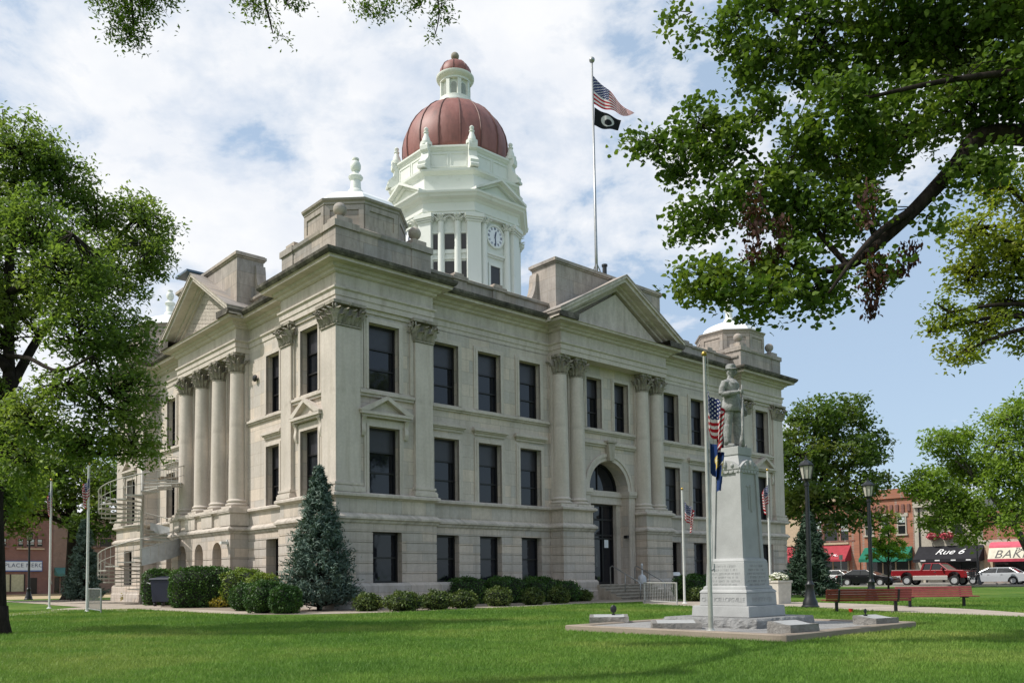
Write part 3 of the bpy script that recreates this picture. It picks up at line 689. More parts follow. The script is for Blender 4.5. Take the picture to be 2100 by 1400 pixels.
    def attic(side, c, hw, d0, d1):
        m = MB(side); m.box(c-hw, c+hw, d0, d1, 13.4, 16.22); m.box(c-hw-0.05, c+hw+0.05, d0-0.05, d1+0.05, 16.222, 16.29); m.box(c-hw-0.13, c+hw+0.13, d0-0.1, d1+0.11, 16.292, 16.42); m.box(c-hw-0.05, c+hw+0.05, d0-0.05, d1+0.04, 16.422, 16.48)
        o = build('attic_block', m, M['stone_attic'], bld)
        for sg in (-1, 1):
            poly = [(c+sg*hw, 13.6), (c+sg*(hw+0.85), 13.6), (c+sg*(hw+0.85), 14.5)]+[(c+sg*(hw+0.85-0.70*math.sin(t*PI/2)), 14.5+1.25*(1-math.cos(t*PI/2))) for t in [i/6 for i in range(1, 7)]]+[(c+sg*(hw+0.10), 16.0), (c+sg*hw, 16.0)]
            m = MB(side); m.prism(poly, d0-0.04, d0+0.42); build('scroll_buttress', m, M['stone_attic'], o)
    attic(fR, CX, 3.86, -1.75, -0.16); attic(fL, CYB, 3.5, -1.45, -0.18)
    # ---- parapets of the pavilions, turrets, balls
    def pavilion_top(x0, x1, y0, y1, balls, caps):
        m = MB(); plan = [(x0, y0), (x1, y0), (x1, y1), (x0, y1)]
        m.sweep(plan, [(-0.6, 13.5), (0.03, 13.5), (0.03, 13.80), (-0.02, 13.84), (-0.02, 14.68), (0.06, 14.74), (0.09, 14.86), (0.0, 14.92), (-0.6, 14.94)])
        for (px, py) in caps: m.box(px-0.46, px+0.46, py-0.46, py+0.46, 13.5, 14.70); m.box(px-0.53, px+0.53, py-0.53, py+0.53, 14.702, 14.945); m.box(px-0.34, px+0.34, py-0.34, py+0.34, 14.946, 15.20)
        o = build('pavilion_parapet', m, M['stone_attic'], bld)
        for (px, py) in balls:
            m = MB(); m.lathe([(0.30, 15.20), (0.22, 15.24), (0.12, 15.30), (0.12, 15.36)], px, py, 16); m.sphere((px, py, 15.58), 0.26, 20, 14); build('roof_ball', m, M['stone_attic'], o, smooth=True, auto=40)
        cx, cy = (x0+x1)/2, (y0+y1)/2
        ap = 1.86; oc = [(cx+ap/math.cos(PI/8)*math.cos(PI/8+k*PI/4), cy+ap/math.cos(PI/8)*math.sin(PI/8+k*PI/4)) for k in range(8)]
        m = MB(); m.sweep(oc, [(0.06, 13.6), (0.06, 14.95), (0.0, 15.02), (0.0, 16.0), (0.05, 16.04), (0.05, 16.12), (0.12, 16.16), (0.14, 16.24), (-0.3, 16.26)])
        for k in range(8):      # raised frames leave a sunk panel on every face
            a = k*PI/4; c, s = math.cos(a), math.sin(a)
            def fb(u0, u1, z0, z1): 
                q = MB(lambda u, d, z: (cx+(ap+d)*c-u*s, cy+(ap+d)*s+u*c, z)); q.box(u0, u1, -0.03, 0.045, z0, z1); m.add(q.v, q.f)
            fb(-0.76, -0.56, 15.03, 15.99); fb(0.56, 0.76, 15.03, 15.99); fb(-0.558, 0.558, 15.80, 15.988); fb(-0.558, 0.558, 15.03, 15.22)
        t = build('turret', m, M['stone_attic'], bld)
        m = MB(); prof = [((ap-0.06)/math.cos(PI/8)*(1-u)+0.3*u, 16.262+0.98*u**0.58) for u in [i/8 for i in range(9)]]
        m.lathe([(ap*0.9, 16.262)]+[(max(r, 0.2), z) for r, z in prof], cx, cy, 8, PI/8); build('roof', m, M['roof_white'], t)
        m = MB(); m.lathe([(0.36, 17.05), (0.34, 17.28), (0.30, 17.40), (0.22, 17.46), (0.20, 17.80), (0.19, 17.84), (0.27, 17.90), (0.30, 17.98), (0.24, 18.06), (0.13, 18.10), (0.12, 18.22), (0.17, 18.26), (0.21, 18.36), (0.215, 18.48), (0.17, 18.60), (0.10, 18.68), (0.14, 18.70), (0.14, 18.76), (0.05, 18.79)], cx, cy, 18); build('finial', m, M['tower'], t, smooth=True, auto=40)
    e = 0.45
    lx, ly = 4.36, 4.26
    pavilion_top(0.04, lx, 0.04, ly, [(0.48, 0.48), (lx-e, 0.48)], [(0.48, 0.48), (lx-e, 0.48), (0.48, ly-e)])
    X0, X1 = WX-lx, WX-0.04
    pavilion_top(X0, X1, 0.04, ly, [(X0+e, 0.48), (X1-e, 0.48)], [(X0+e, 0.48), (X1-e, 0.48), (X1-e, ly-e)])
    Y0, Y1 = WY-ly, WY-0.04
    pavilion_top(0.04, lx, Y0, Y1, [(0.48, Y1-e)], [(0.48, Y0+e), (0.48, Y1-e), (lx-e, Y1-e)])
    pavilion_top(X0, X1, Y0, Y1, [(X1-e, Y1-e)], [(X0+e, Y1-e), (X1-e, Y1-e), (X1-e, Y0+e)])
    # small piers in the long parapet
    for s in (6.4, 8.6, WX-8.6, WX-6.4): m = MB(fR); m.box(s-0.35, s+0.35, DR-0.3, DR-0.02, 13.66, 14.42); m.box(s-0.40, s+0.40, DR-0.4, DR+0.05, 14.30, 14.47); m.box(s-0.24, s+0.24, DR-0.38, DR-0.06, 14.472, 14.62); build('parapet_pier', m, M['stone_attic'], bld)
    for s in (6.6, WY-6.6): m = MB(fL); m.box(s-0.35, s+0.35, DL-0.3, DL-0.02, 13.66, 14.42); m.box(s-0.40, s+0.40, DL-0.4, DL+0.05, 14.30, 14.47); build('parapet_pier', m, M['stone_attic'], bld)
    # metal hood of a roof ventilator by the side gable
    m = MB(fL); m.xf = None
    m.box(0.20, 0.9, 13.55, 14.75, 16.40, 16.72); m.box(-0.35, 1.0, 13.4, 14.9, 16.721, 16.82); build('roof_ventilator', m, plain('blue_grey_sheet', (0.06, 0.10, 0.15), 0.35), bld)
    # alarm bell and floodlights on the side wall
    m = MB(); bx, by, bz = -DL-0.02, 8.1, 10.62
    m.lathe([(0.15, 0), (0.16, 0.05), (0.12, 0.10), (0.04, 0.13)], n=14); q = MB(); q.add([(-z-0.0, x, y) for x, y, z in m.v], m.f)
    b = build('alarm_bell', q, M['frame'], bld, loc=(bx-0.06, by, bz)); 
    m = MB(fL); m.box(9.05, 9.25, 0.1, 0.42, 3.30, 3.42); m.box(9.12, 9.18, 0.05, 0.15, 3.36, 3.5); build('floodlight', m, M['white_metal'], bld)
    m = MB(fR); m.box(CX+1.15, CX+1.28, -0.62, -0.40, 3.55, 3.7); build('floodlight', m, M['frame'], bld)
    m = MB(); m.box(WX+0.05, WX+0.30, 0.1, 0.25, 2.65, 2.80); build('floodlight', m, M['white_metal'], bld)
    m = MB(fL); m.box(WY-4.9, WY-4.5, DL, DL+0.25, 9.3, 9.7); build('floodlight', m, M['white_metal'], bld)
courthouse_order()
# ------------------------------------------------------------------ clock tower of the courthouse
def clock_tower():
    K = 0.445; cx, cy = CX+0.06, CYB
    def octo(d): 
        h = K*d; return [(cx+x, cy+y) for x, y in ((d,-h),(d,h),(h,d),(-h,d),(-d,h),(-d,-h),(-h,-d),(h,-d))]
    D = 3.45
    m = MB(); m.sweep(octo(D), [(-0.3, 13.0), (0.0, 13.0), (0.0, 22.1), (-0.3, 22.1)])
    tw = build('clock_tower', m, M['tower'], bld)
    m = MB(); m.sweep(octo(D), [(0.5, 13.5), (0.5, 17.2), (0.42, 17.3), (0.42, 17.7), (0.5, 17.75), (0.5, 17.9), (-0.05, 17.95)]); build('plinth', m, M['tower'], tw)
    m = MB(); m.sweep(octo(D), [(-0.2, 22.08), (0.27, 22.08), (0.27, 22.2), (0.31, 22.21), (0.31, 22.34), (0.25, 22.36), (0.25, 22.72), (0.31, 22.78), (0.36, 22.86), (0.60, 22.95), (0.66, 23.06), (0.74, 23.12), (0.76, 23.22), (-0.2, 23.26)]); build('entablature', m, M['tower'], tw)
    m = MB(); m.sweep(octo(D), [(0.18, 23.2), (0.18, 23.34), (0.10, 23.36), (0.10, 24.36), (0.16, 24.40), (0.22, 24.46), (0.34, 24.52), (0.36, 24.64), (0.1, 24.70), (-0.3, 24.72)]); build('attic_stage', m, M['tower'], tw)
    Dd = 3.32
    m = MB(); m.sweep(octo(Dd), [(0.05, 24.70), (0.05, 24.85), (0.0, 24.87), (0.0, 25.86), (0.06, 25.92), (0.10, 26.0), (0.16, 26.06), (0.16, 26.16), (0.0, 26.24), (-0.5, 26.26)]); build('drum', m, M['tower'], tw)
    faces = []
    for k in range(8):
        a = k*PI/4; c, s = math.cos(a), math.sin(a); main = (k % 2 == 0)
        d = D if main else (D+K*D)/math.sqrt(2); hw = K*D if main else (D-K*D)/math.sqrt(2)
        faces.append((a, c, s, main, d, hw))
    def face_xf(a, c, s): return lambda u, q, z: (cx+q*c-u*s, cy+q*s+u*c, z)
    # piers on the eight corners
    for i, (x, y) in enumerate(octo(D)):
        a = math.atan2(y-cy, x-cx); r = math.hypot(x-cx, y-cy); c, s = math.cos(a), math.sin(a); f = face_xf(a, c, s)
        m = MB(f); m.box(-0.40, 0.40, r-0.5, r+0.16, 17.9, 21.76); p = build('pier', m, M['tower'], tw)
        m = MB(f); m.box(-0.46, 0.46, r-0.5, r+0.22, 21.66, 21.74); m.box(-0.50, 0.50, r-0.5, r+0.28, 21.76, 21.86); m.box(-0.55, 0.55, r-0.5, r+0.36, 21.862, 22.078); build('capital', m, M['tower'], p)
    # scrolled buttresses with pinnacles round the drum
    for (x, y) in octo(Dd):
        a = math.atan2(y-cy, x-cx); r = math.hypot(x-cx, y-cy); f = face_xf(a, math.cos(a), math.sin(a))
        m = MB(); prof = [(r-0.3, 24.72), (r+0.62, 24.72), (r+0.64, 24.84), (r+0.52, 24.95), (r+0.56, 25.1), (r+0.44, 25.22), (r+0.22, 25.45), (r+0.16, 25.8), (r+0.30, 25.9), (r+0.32, 26.12), (r+0.30, 26.26), (r-0.3, 26.26)]
        nn = len(prof); m.add([f(-0.24, q, z) for q, z in prof]+[f(0.24, q, z) for q, z in prof], [tuple(range(nn)), tuple(range(2*nn-1, nn-1, -1))]+[(i, (i+1) % nn, nn+(i+1) % nn, nn+i) for i in range(nn)])
        b = build('scroll_buttress', m, M['tower'], tw)
        m = MB(); px, py, _ = f(0, r, 0)
        m.lathe([(0.34, 26.2), (0.34, 26.40), (0.24, 26.44), (0.22, 26.62), (0.14, 26.82), (0.12, 26.92), (0.16, 26.95), (0.16, 27.0), (0.08, 27.05), (0.13, 27.14), (0.13, 27.22), (0.05, 27.30)], px, py, 12); build('pinnacle', m, M['tower'], b, smooth=True, auto=40)
    col_proto = None
    for a, c, s, main, d, hw in faces:
        f = face_xf(a, c, s)
        if main:
            us = (-0.86, 0.86)
            # pediment over each broad face
            ap = 24.36; w = K*(D+0.76)+0.04; z0 = 23.24
            m = MB(f); m.prism([(-w+0.3, z0), (w-0.3, z0), (0, ap-0.32)], d-0.2, d+0.30); p = build('pediment', m, M['tower'], tw)
            m = MB(f)
            for lo, hi, pr in ((-0.28, -0.12, 0.48), (-0.12, 0.02, 0.74)):
                for sg in (-1, 1): m.prism([(sg*w, z0+0.12+hi), (0, ap+hi), (0, ap+lo), (sg*(w-(0 if lo > -0.2 else 0.25)), z0+max(0.0, 0.12+lo)+0.001)], d-0.15, d+pr)
            build('raking_cornice', m, M['tower'], p)
            m = MB(f)
            for sg in (-1, 1): m.prism([(sg*(w-0.02), z0+0.02), (0, ap-0.02), (0, z0)], d-0.6, d+0.28)
            build('gable_roof', m, M['tower'], p)
            # clock
            m = MB(f); q = [(0.60*math.cos(t), 21.2-0.0+0.60*math.sin(t)) for t in [2*PI*i/40 for i in range(40)]]; m.prism(q, d-0.02, d+0.07); ck = build('clock_face', m, M['clock_white'], tw)
            m = MB(f)
            for i in range(40):
                t0, t1 = 2*PI*i/40, 2*PI*(i+1)/40
                m.prism([(r*math.cos(t), 21.2+r*math.sin(t)) for r, t in ((0.58, t0), (0.68, t0), (0.68, t1), (0.58, t1))], d-0.02, d+0.12)
            build('bezel', m, M['tower'], ck)
            m = MB(f)
            for i in range(12):
                t = 2*PI*i/12; n3 = (i % 3 == 0)
                for off in ((-0.05, 0, 0.05) if n3 else (-0.03, 0.03)):
                    ca, sa = math.cos(t), math.sin(t); r0, r1 = 0.40, 0.54
                    P = [(r0*ca-(off-0.013)*sa, 21.2+r0*sa+(off-0.013)*ca), (r1*ca-(off-0.013)*sa, 21.2+r1*sa+(off-0.013)*ca), (r1*ca-(off+0.013)*sa, 21.2+r1*sa+(off+0.013)*ca), (r0*ca-(off+0.013)*sa, 21.2+r0*sa+(off+0.013)*ca)]
                    m.prism(P, d+0.06, d+0.08)
            build('numerals', m, M['clock_ink'], ck)
            for nm, ang, ln, wd in (('hour_hand', R_(90-14), 0.34, 0.034), ('minute_hand', R_(90-174), 0.50, 0.024)):
                m = MB(f); ca, sa = math.cos(ang), math.sin(ang); sgn = 1
                P = [(-0.1*ca-wd*sa, 21.2-0.1*sa+wd*ca), (ln*0.8*ca-wd*1.2*sa, 21.2+ln*0.8*sa+wd*1.2*ca), (ln*ca, 21.2+ln*sa), (ln*0.8*ca+wd*1.2*sa, 21.2+ln*0.8*sa-wd*1.2*ca), (-0.1*ca+wd*sa, 21.2-0.1*sa-wd*ca)]
                m.prism(P, d+0.085, d+0.10); build(nm, m, M['clock_ink'], ck)
            m = MB(f); m.box(-0.62, 0.62, d-0.02, d+0.10, 19.95, 20.05); m.box(-0.66, 0.66, d-0.02, d+0.18, 20.052, 20.16); build('clock_shelf', m, M['tower'], tw)
            m = MB(f); m.box(-0.36, 0.36, d-0.02, d+0.04, 18.0, 19.45); wd = build('window', m, M['louver'], tw)
            m = MB(f); m.box(-0.50, -0.36, d-0.02, d+0.09, 18.0, 19.45); m.box(0.36, 0.50, d-0.02, d+0.09, 18.0, 19.45); m.box(-0.50, 0.50, d-0.02, d+0.10, 19.452, 19.62); build('frame', m, M['tower'], wd)
        else:
            us = (-0.47, 0.47)
            for u0, u1 in ((-1.02, -0.66), (-0.27, 0.27), (0.66, 1.02)):
                for z0, z1 in ((18.1, 19.46), (20.15, 21.02)):
                    m = MB(f); m.box(u0, u1, d-0.02, d+0.015, z0, z1); wd = build('window', m, M['louver'], tw)
                m = MB(f); m.box(u0-0.08, u1+0.08, d-0.02, d+0.10, 19.56, 19.66); m.box(u0-0.08, u1+0.08, d-0.02, d+0.06, 19.90, 20.1); build('spandrel', m, M['tower'], tw)
                m = MB(f); m.box(u0-0.05, u1+0.05, d-0.02, d+0.06, 21.06, 21.16); build('spandrel', m, M['tower'], tw)
        for u in us:
            x, y, _ = f(u, d+0.10, 0)
            if col_proto is None:
                m = MB(); m.lathe([(0.205, 17.9), (0.205, 18.4), (0.20, 19.5), (0.172, 21.62)], n=18); col_proto = build('column', m, M['tower'], tw, smooth=True, auto=50, loc=(x, y, 0))
                cm = capital_round('c', 0.172, 0.46, None); build('capital', cm, M['tower'], col_proto, loc=(0, 0, 21.62), recalc=False)
            else: dup(col_proto, loc=(x, y, 0))
        # panels of the drum
        dd = Dd if main else (Dd+K*Dd)/math.sqrt(2); hw2 = (K*Dd if main else (Dd-K*Dd)/math.sqrt(2))-0.30
        m = MB(f)
        for u0, u1 in ((-hw2, -0.06), (0.06, hw2)):
            for p0, p1, q0, q1 in ((u0, u1, 24.95, 25.02), (u0, u1, 25.7, 25.77), (u0, u0+0.06, 25.022, 25.698), (u1-0.06, u1, 25.022, 25.698)): m.box(p0, p1, dd-0.02, dd+0.035, q0, q1)
        build('panel_moulding', m, M['tower'], tw)
    # copper dome with raised seams
    prof = [(3.10, 26.22), (3.16, 26.6), (3.21, 27.1), (3.20, 27.6), (3.10, 28.1), (2.90, 28.6), (2.60, 29.1), (2.22, 29.55), (1.78, 29.92), (1.36, 30.16), (1.05, 30.3)]
    m = MB(); m.lathe(prof, cx, cy, 64); dm = build('dome', m, M['copper'], tw, smooth=True)
    m = MB()
    for k in range(8):
        for off in (-0.20, 0.20):
            a = k*PI/4+PI/8*0+off*1.0
            m.tube([(cx+(r+0.015)*math.cos(a), cy+(r+0.015)*math.sin(a), z) for r, z in prof], [0.05*(0.5+0.5*r/3.2) for r, z in prof], 6)
    build('seam', m, M['copper_rib'], dm)
    m = MB(); m.lathe([(1.05, 30.2), (1.18, 30.24), (1.18, 30.34), (1.04, 30.40), (1.0, 30.62), (1.0, 30.70), (0.78, 30.72), (0.78, 31.72), (0.80, 31.74)], cx, cy, 32); ln = build('lantern', m, M['tower'], tw, smooth=True, auto=35)
    m = MB(); m.lathe([(0.8, 31.70), (0.95, 31.72), (0.95, 31.84), (1.0, 31.88), (1.12, 31.98), (1.16, 32.06), (1.16, 32.14), (0.9, 32.2)], cx, cy, 32); build('lantern_cornice', m, M['tower'], ln, smooth=True, auto=35)
    for k in range(8):
        a = k*PI/4+PI/8; f = face_xf(a, math.cos(a), math.sin(a)); m = MB(f); m.box(-0.11, 0.11, 0.70, 0.93, 30.70, 31.70); build('lantern_pier', m, M['tower'], ln)
        a = k*PI/4; f = face_xf(a, math.cos(a), math.sin(a)); m = MB(f)
        m.prism([(-0.15, 30.85), (0.15, 30.85)]+[(0.15*math.cos(PI*i/10), 31.38+0.15*math.sin(PI*i/10)) for i in range(11)], 0.74, 0.80); build('lantern_opening', m, M['louver_pale'], ln)
    prof2 = [(0.95, 32.18), (0.97, 32.35), (0.93, 32.6), (0.80, 32.85), (0.58, 33.05), (0.32, 33.18), (0.16, 33.22)]
    m = MB(); m.lathe(prof2, cx, cy, 40); sd = build('small_dome', m, M['copper'], ln, smooth=True)
    m = MB()
    for k in range(8):
        a = k*PI/4; m.tube([(cx+(r+0.01)*math.cos(a), cy+(r+0.01)*math.sin(a), z) for r, z in prof2], 0.03, 6)
    build('seam', m, M['copper_rib'], sd)
    m = MB(); m.lathe([(0.25, 33.17), (0.18, 33.25), (0.12, 33.32), (0.20, 33.36)], cx, cy, 14); m.sphere((cx, cy, 33.56), 0.25, 16, 12); build('finial', m, M['stone_carved'], ln, smooth=True, auto=40)
M['clock_white'] = plain('white_clock_dial', (0.80, 0.82, 0.86), 0.4, var=0.02)
M['clock_ink'] = plain('dark_blue_clock_marks', (0.02, 0.035, 0.11), 0.5)
M['louver'] = plain('dark_belfry_glass', (0.035, 0.032, 0.03), 0.35)
M['louver_pale'] = plain('shaded_lantern_glass', (0.30, 0.32, 0.28), 0.4)
clock_tower()
# ------------------------------------------------------------------ ground
def grass_ground():
    n = NT('lawn_grass'); v = n.coords('Object'); a = n.noise(v, 0.30, 6, 0.68); b = n.noise(v, 2.6, 5, 0.7); c = n.noise(v, 38.0, 4, 0.7)
    base = n.ramp(a, [(0.34, (0.056, 0.128, 0.018)), (0.5, (0.094, 0.180, 0.026)), (0.68, (0.190, 0.240, 0.055))])
    k = n.mix(0.55, base, n.ramp(b, [(0.3, (0.55, 0.62, 0.5)), (0.7, (1.35, 1.25, 1.2))]), 'MULTIPLY')
    k = n.mix(0.75, k, n.ramp(c, [(0.3, 0.45), (0.7, 1.5)]), 'MULTIPLY'); n.col(k); n.bump(c, 0.8, 0.05); return n.set(0.9, 0, 0.15)
M['grass'] = grass_ground()
def concrete(name, c, scale=1.0, crack=True):
    n = NT(name); v = n.coords('Object'); a = n.noise(v, 0.8*scale, 5, 0.6); b = n.noise(v, 30*scale, 4, 0.7)
    k = n.ramp(a, [(0.3, tuple(x*0.82 for x in c)), (0.7, tuple(x*1.1 for x in c))])
    k = n.mix(0.5, k, n.ramp(b, [(0.3, 0.75), (0.7, 1.2)]), 'MULTIPLY'); n.col(k); n.bump(b, 0.3, 0.01); return n.set(0.9, 0, 0.2)
M['walk'] = concrete('path_concrete', (0.40, 0.345, 0.285))
M['bed'] = concrete('bed_gravel', (0.27, 0.225, 0.18), 3)
M['asphalt'] = concrete('asphalt', (0.085, 0.085, 0.088))
M['tan'] = concrete('tan_pavement', (0.42, 0.33, 0.20))
M['kerb'] = concrete('kerb_concrete', (0.36, 0.34, 0.31))
def sheet(name, pts, z, mat, kind='structure'):
    m = MB(); m.add([(p[0], p[1], z) for p in pts], [tuple(range(len(pts)))]); o = build(name, m, mat, recalc=False); o['kind'] = kind
    if o.data.polygons[0].normal.z < 0: o.data.flip_normals()
    return o
sheet('ground', [(-1500, -400), (1500, -400), (1500, 2500), (-1500, 2500)], 0.0, M['grass'])
def BW(s, t): return (W(s, t).x, W(s, t).y)
sheet('road', [BW(50.4, -140), BW(63.2, -140), BW(63.2, 160), BW(50.4, 160)], 0.004, M['asphalt'])
sheet('street_paving', [BW(-140, 39.6), BW(50.4, 39.6), BW(50.4, 58.0), BW(-140, 58.0)], 0.004, M['tan'])
def slab(name, s0, s1, t0, t1, z, mat):
    m = MB(); c = [W(s0, t0), W(s1, t0), W(s1, t1), W(s0, t1)]
    m.add([(p.x, p.y, -0.1) for p in c]+[(p.x, p.y, z) for p in c], [(4, 5, 6, 7), (0, 1, 5, 4), (1, 2, 6, 5), (2, 3, 7, 6), (3, 0, 4, 7)])
    return tag(build(name, m, mat), kind='structure')
slab('pavement', 63.2, 66.2, -140, 160, 0.13, M['kerb']); slab('kerb', 50.2, 50.4, -140, 39.4, 0.10, M['kerb'])
slab('pavement', -140, 50, 58.0, 60.2, 0.14, M['tan'])
m = MB()
for k in range(18):
    t = -60+k*7.0; q = [W(56.9, t), W(57.02, t), W(57.02, t+3), W(56.9, t+3)]; m.add([(p.x, p.y, 0.008) for p in q], [(0, 1, 2, 3)])
tag(build('lane_marking', m, plain('road_paint', (0.7, 0.62, 0.25), 0.7), recalc=False), kind='structure')
# the walk round the courthouse with its rounded corner, the planting bed inside it, the entrance path
def ring(off0, off1, r, name, z, mat):
    pts = []
    def corner(off):
        rr = max(r-3.6+off, 0.3); cs, ct = -off+rr, -off+rr
        return [(cs-rr*math.cos(a), ct-rr*math.sin(a)) for a in [i/10*PI/2 for i in range(11)]]
    outer = [(-off0, 34)]+corner(off0)+[(40, -off0)]
    inner = [(-off1, 34)]+corner(off1)+[(40, -off1)]
    m = MB(); n = len(outer); P = [W(*p) for p in outer]+[W(*p) for p in inner]
    m.add([(p.x, p.y, z) for p in P], [(i, i+1, n+i+1, n+i) for i in range(n-1)])
    o = build(name, m, mat, recalc=False)
    if o.data.polygons[0].normal.z < 0: o.data.flip_normals()
    return tag(o, kind='structure')
ring(4.25, 3.0, 4.2, 'path', 0.008, M['walk']); ring(3.0, -0.6, 3.0, 'planting_bed', 0.004, M['bed'])
def gp(px, py): p = gnd(px, py); return (p.x, p.y)
sheet('path', [gp(1318, 1238), gp(1420, 1243), gp(1625, 1244), gp(1750, 1250), gp(1830, 1255), gp(2110, 1265), gp(2300, 1274), gp(2300, 1264), gp(2110, 1257.5), gp(1995, 1249), gp(1870, 1243), gp(1800, 1239), gp(1640, 1234), gp(1420, 1232), gp(1318, 1231)], 0.012, M['walk'])
sheet('path', [gp(1640, 1220.5), gp(1700, 1219.2), gp(1860, 1216), gp(1860, 1214.3), gp(1700, 1217), gp(1640, 1218)], 0.008, M['walk'])
sheet('path', [gp(-80, 1269), gp(60, 1260.5), gp(150, 1252), gp(200, 1249), gp(230, 1252), gp(262, 1254), gp(262, 1246), gp(180, 1243.5), gp(120, 1248.5), gp(40, 1256.5), gp(-80, 1264)], 0.012, M['walk'])
sheet('path', [gp(95, 1239.5), gp(160, 1244), gp(255, 1246), gp(330, 1247), gp(330, 1236), gp(255, 1231), gp(170, 1231), gp(95, 1237.5)], 0.016, M['walk'])
# ------------------------------------------------------------------ monument plot
PYAW = 0.735
pc = Vector((4.42, 16.55, 0))
def granite(name, c, rough_rock=False):
    n = NT(name); v = n.coords('Object'); a = n.noise(v, 1.6, 5, 0.6); b = n.noise(v, 85, 3, 0.8)
    k = n.ramp(a, [(0.35, tuple(x*0.86 for x in c)), (0.65, tuple(x*1.08 for x in c))]); k = n.mix(0.6, k, n.ramp(b, [(0.3, 0.72), (0.7, 1.22)]), 'MULTIPLY')
    if rough_rock:
        r = n.noise(v, 6.5, 7, 0.72, 0.3); k = n.mix(0.5, k, n.ramp(r, [(0.32, 0.55), (0.62, 1.15)]), 'MULTIPLY'); n.bump(r, 1.0, 0.10)
    else: n.bump(b, 0.12, 0.005)
    n.col(k); return n.set(0.75, 0, 0.35)
M['granite'] = granite('grey_granite', (0.395, 0.40, 0.395)); M['granite_dark'] = granite('cut_letter_shadow', (0.34, 0.345, 0.345))
M['rock'] = granite('rock_faced_granite', (0.34, 0.34, 0.335), True); M['rock2'] = granite('marker_stone', (0.30, 0.285, 0.265), True)
plot = thing('memorial_plot', 'square gravel plot with a low concrete kerb under the grey monument', 'memorial plot', pc, PYAW)
m = MB(); hs = 2.40; m.sweep([(-hs, -hs), (hs, -hs), (hs, hs), (-hs, hs)], [(0.0, -0.1), (0.0, 0.095), (-0.02, 0.11), (-0.22, 0.11), (-0.24, 0.095), (-0.24, -0.1)]); build('kerb', m, concrete('plot_kerb_concrete', (0.30, 0.25, 0.20)), plot)
def gravel_mat():
    n = NT('pale_gravel'); v = n.coords('Object'); a = n.noise(v, 1.2, 4); b = n.noise(v, 45, 4, 0.8)
    k = n.ramp(b, [(0.3, (0.20, 0.20, 0.20)), (0.5, (0.36, 0.35, 0.34)), (0.72, (0.56, 0.55, 0.53))]); k = n.mix(0.4, k, n.ramp(a, [(0.35, 0.8), (0.65, 1.15)]), 'MULTIPLY')
    n.col(k); n.bump(b, 1.0, 0.03); return n.set(0.9, 0, 0.2)
M['gravel'] = gravel_mat()
m = MB(); m.box(-hs+0.235, hs-0.235, -hs+0.235, hs-0.235, -0.05, 0.085); build('gravel', m, M['gravel'], plot)
def rocky(x0, x1, y0, y1, z0, z1, amp, seed, nx=26, nz=7, top=True):
    # block with a rock-faced pitched surface on its four sides
    r = np.random.default_rng(seed); bm = bmesh.new()
    mb = MB(); mb.box(x0, x1, y0, y1, z0, z1); me = bpy.data.meshes.new('t'); me.from_pydata(mb.v, [], mb.f); bm.from_mesh(me); bpy.data.meshes.remove(me)
    bmesh.ops.subdivide_edges(bm, edges=[e for e in bm.edges if abs(e.verts[0].co.z-e.verts[1].co.z) < 1e-6], cuts=nx, use_grid_fill=True)
    bmesh.ops.subdivide_edges(bm, edges=[e for e in bm.edges if abs(e.verts[0].co.z-e.verts[1].co.z) > 1e-6], cuts=nz, use_grid_fill=True)
    from mathutils import noise
    cx, cy = (x0+x1)/2, (y0+y1)/2
    for v in bm.verts:
        side = abs(v.co.x-x0) < 1e-5 or abs(v.co.x-x1) < 1e-5 or abs(v.co.y-y0) < 1e-5 or abs(v.co.y-y1) < 1e-5
        if side:
            u = (v.co.z-z0)/(z1-z0); k = math.sin(PI*u)*0.6+0.4*(u < 0.98)*(u > 0.02)
            f = noise.noise(v.co*7.0+Vector((seed, 0, 0)))*0.6+noise.noise(v.co*16.0)*0.4
            d = Vector((0, 0, 0))
            if abs(v.co.x-x0) < 1e-5: d.x -= 1
            if abs(v.co.x-x1) < 1e-5: d.x += 1
            if abs(v.co.y-y0) < 1e-5: d.y -= 1
            if abs(v.co.y-y1) < 1e-5: d.y += 1
            v.co += d*amp*k*(0.7+1.3*f)
    mb = MB(); mb.v = [tuple(v.co) for v in bm.verts]; bm.verts.index_update(); mb.f = [tuple(v.index for v in f.verts) for f in bm.faces]; bm.free(); return mb
def text_mesh(name, s, size, mat, parent, mw, extrude=0.004, shear=0.0, align='CENTER', spacing=1.0, label=None):
    cu = bpy.data.curves.new(name, 'FONT'); cu.body = s; cu.size = size; cu.extrude = extrude; cu.align_x = align; cu.align_y = 'CENTER'; cu.shear = shear; cu.space_character = spacing
    ob = bpy.data.objects.new('tmp', cu); COL.objects.link(ob); dg = bpy.context.evaluated_depsgraph_get(); dg.update()
    me = bpy.data.meshes.new_from_object(ob.evaluated_get(dg)); bpy.data.objects.remove(ob)
    me.materials.clear(); me.materials.append(mat); o = bpy.data.objects.new(name, me); COL.objects.link(o)
    if parent: o.parent = parent
    o.matrix_local = mw
    return o
def face_mw(x, y, z, ang):   # text standing upright, reading from outside a face whose outward normal points along ang
    n = Vector((math.cos(ang), math.sin(ang), 0)); r = Vector((-n.y, n.x, 0)); u = Vector((0, 0, 1))
    return Matrix(((r.x, u.x, n.x, x), (r.y, u.y, n.y, y), (r.z, u.z, n.z, z), (0, 0, 0, 1)))
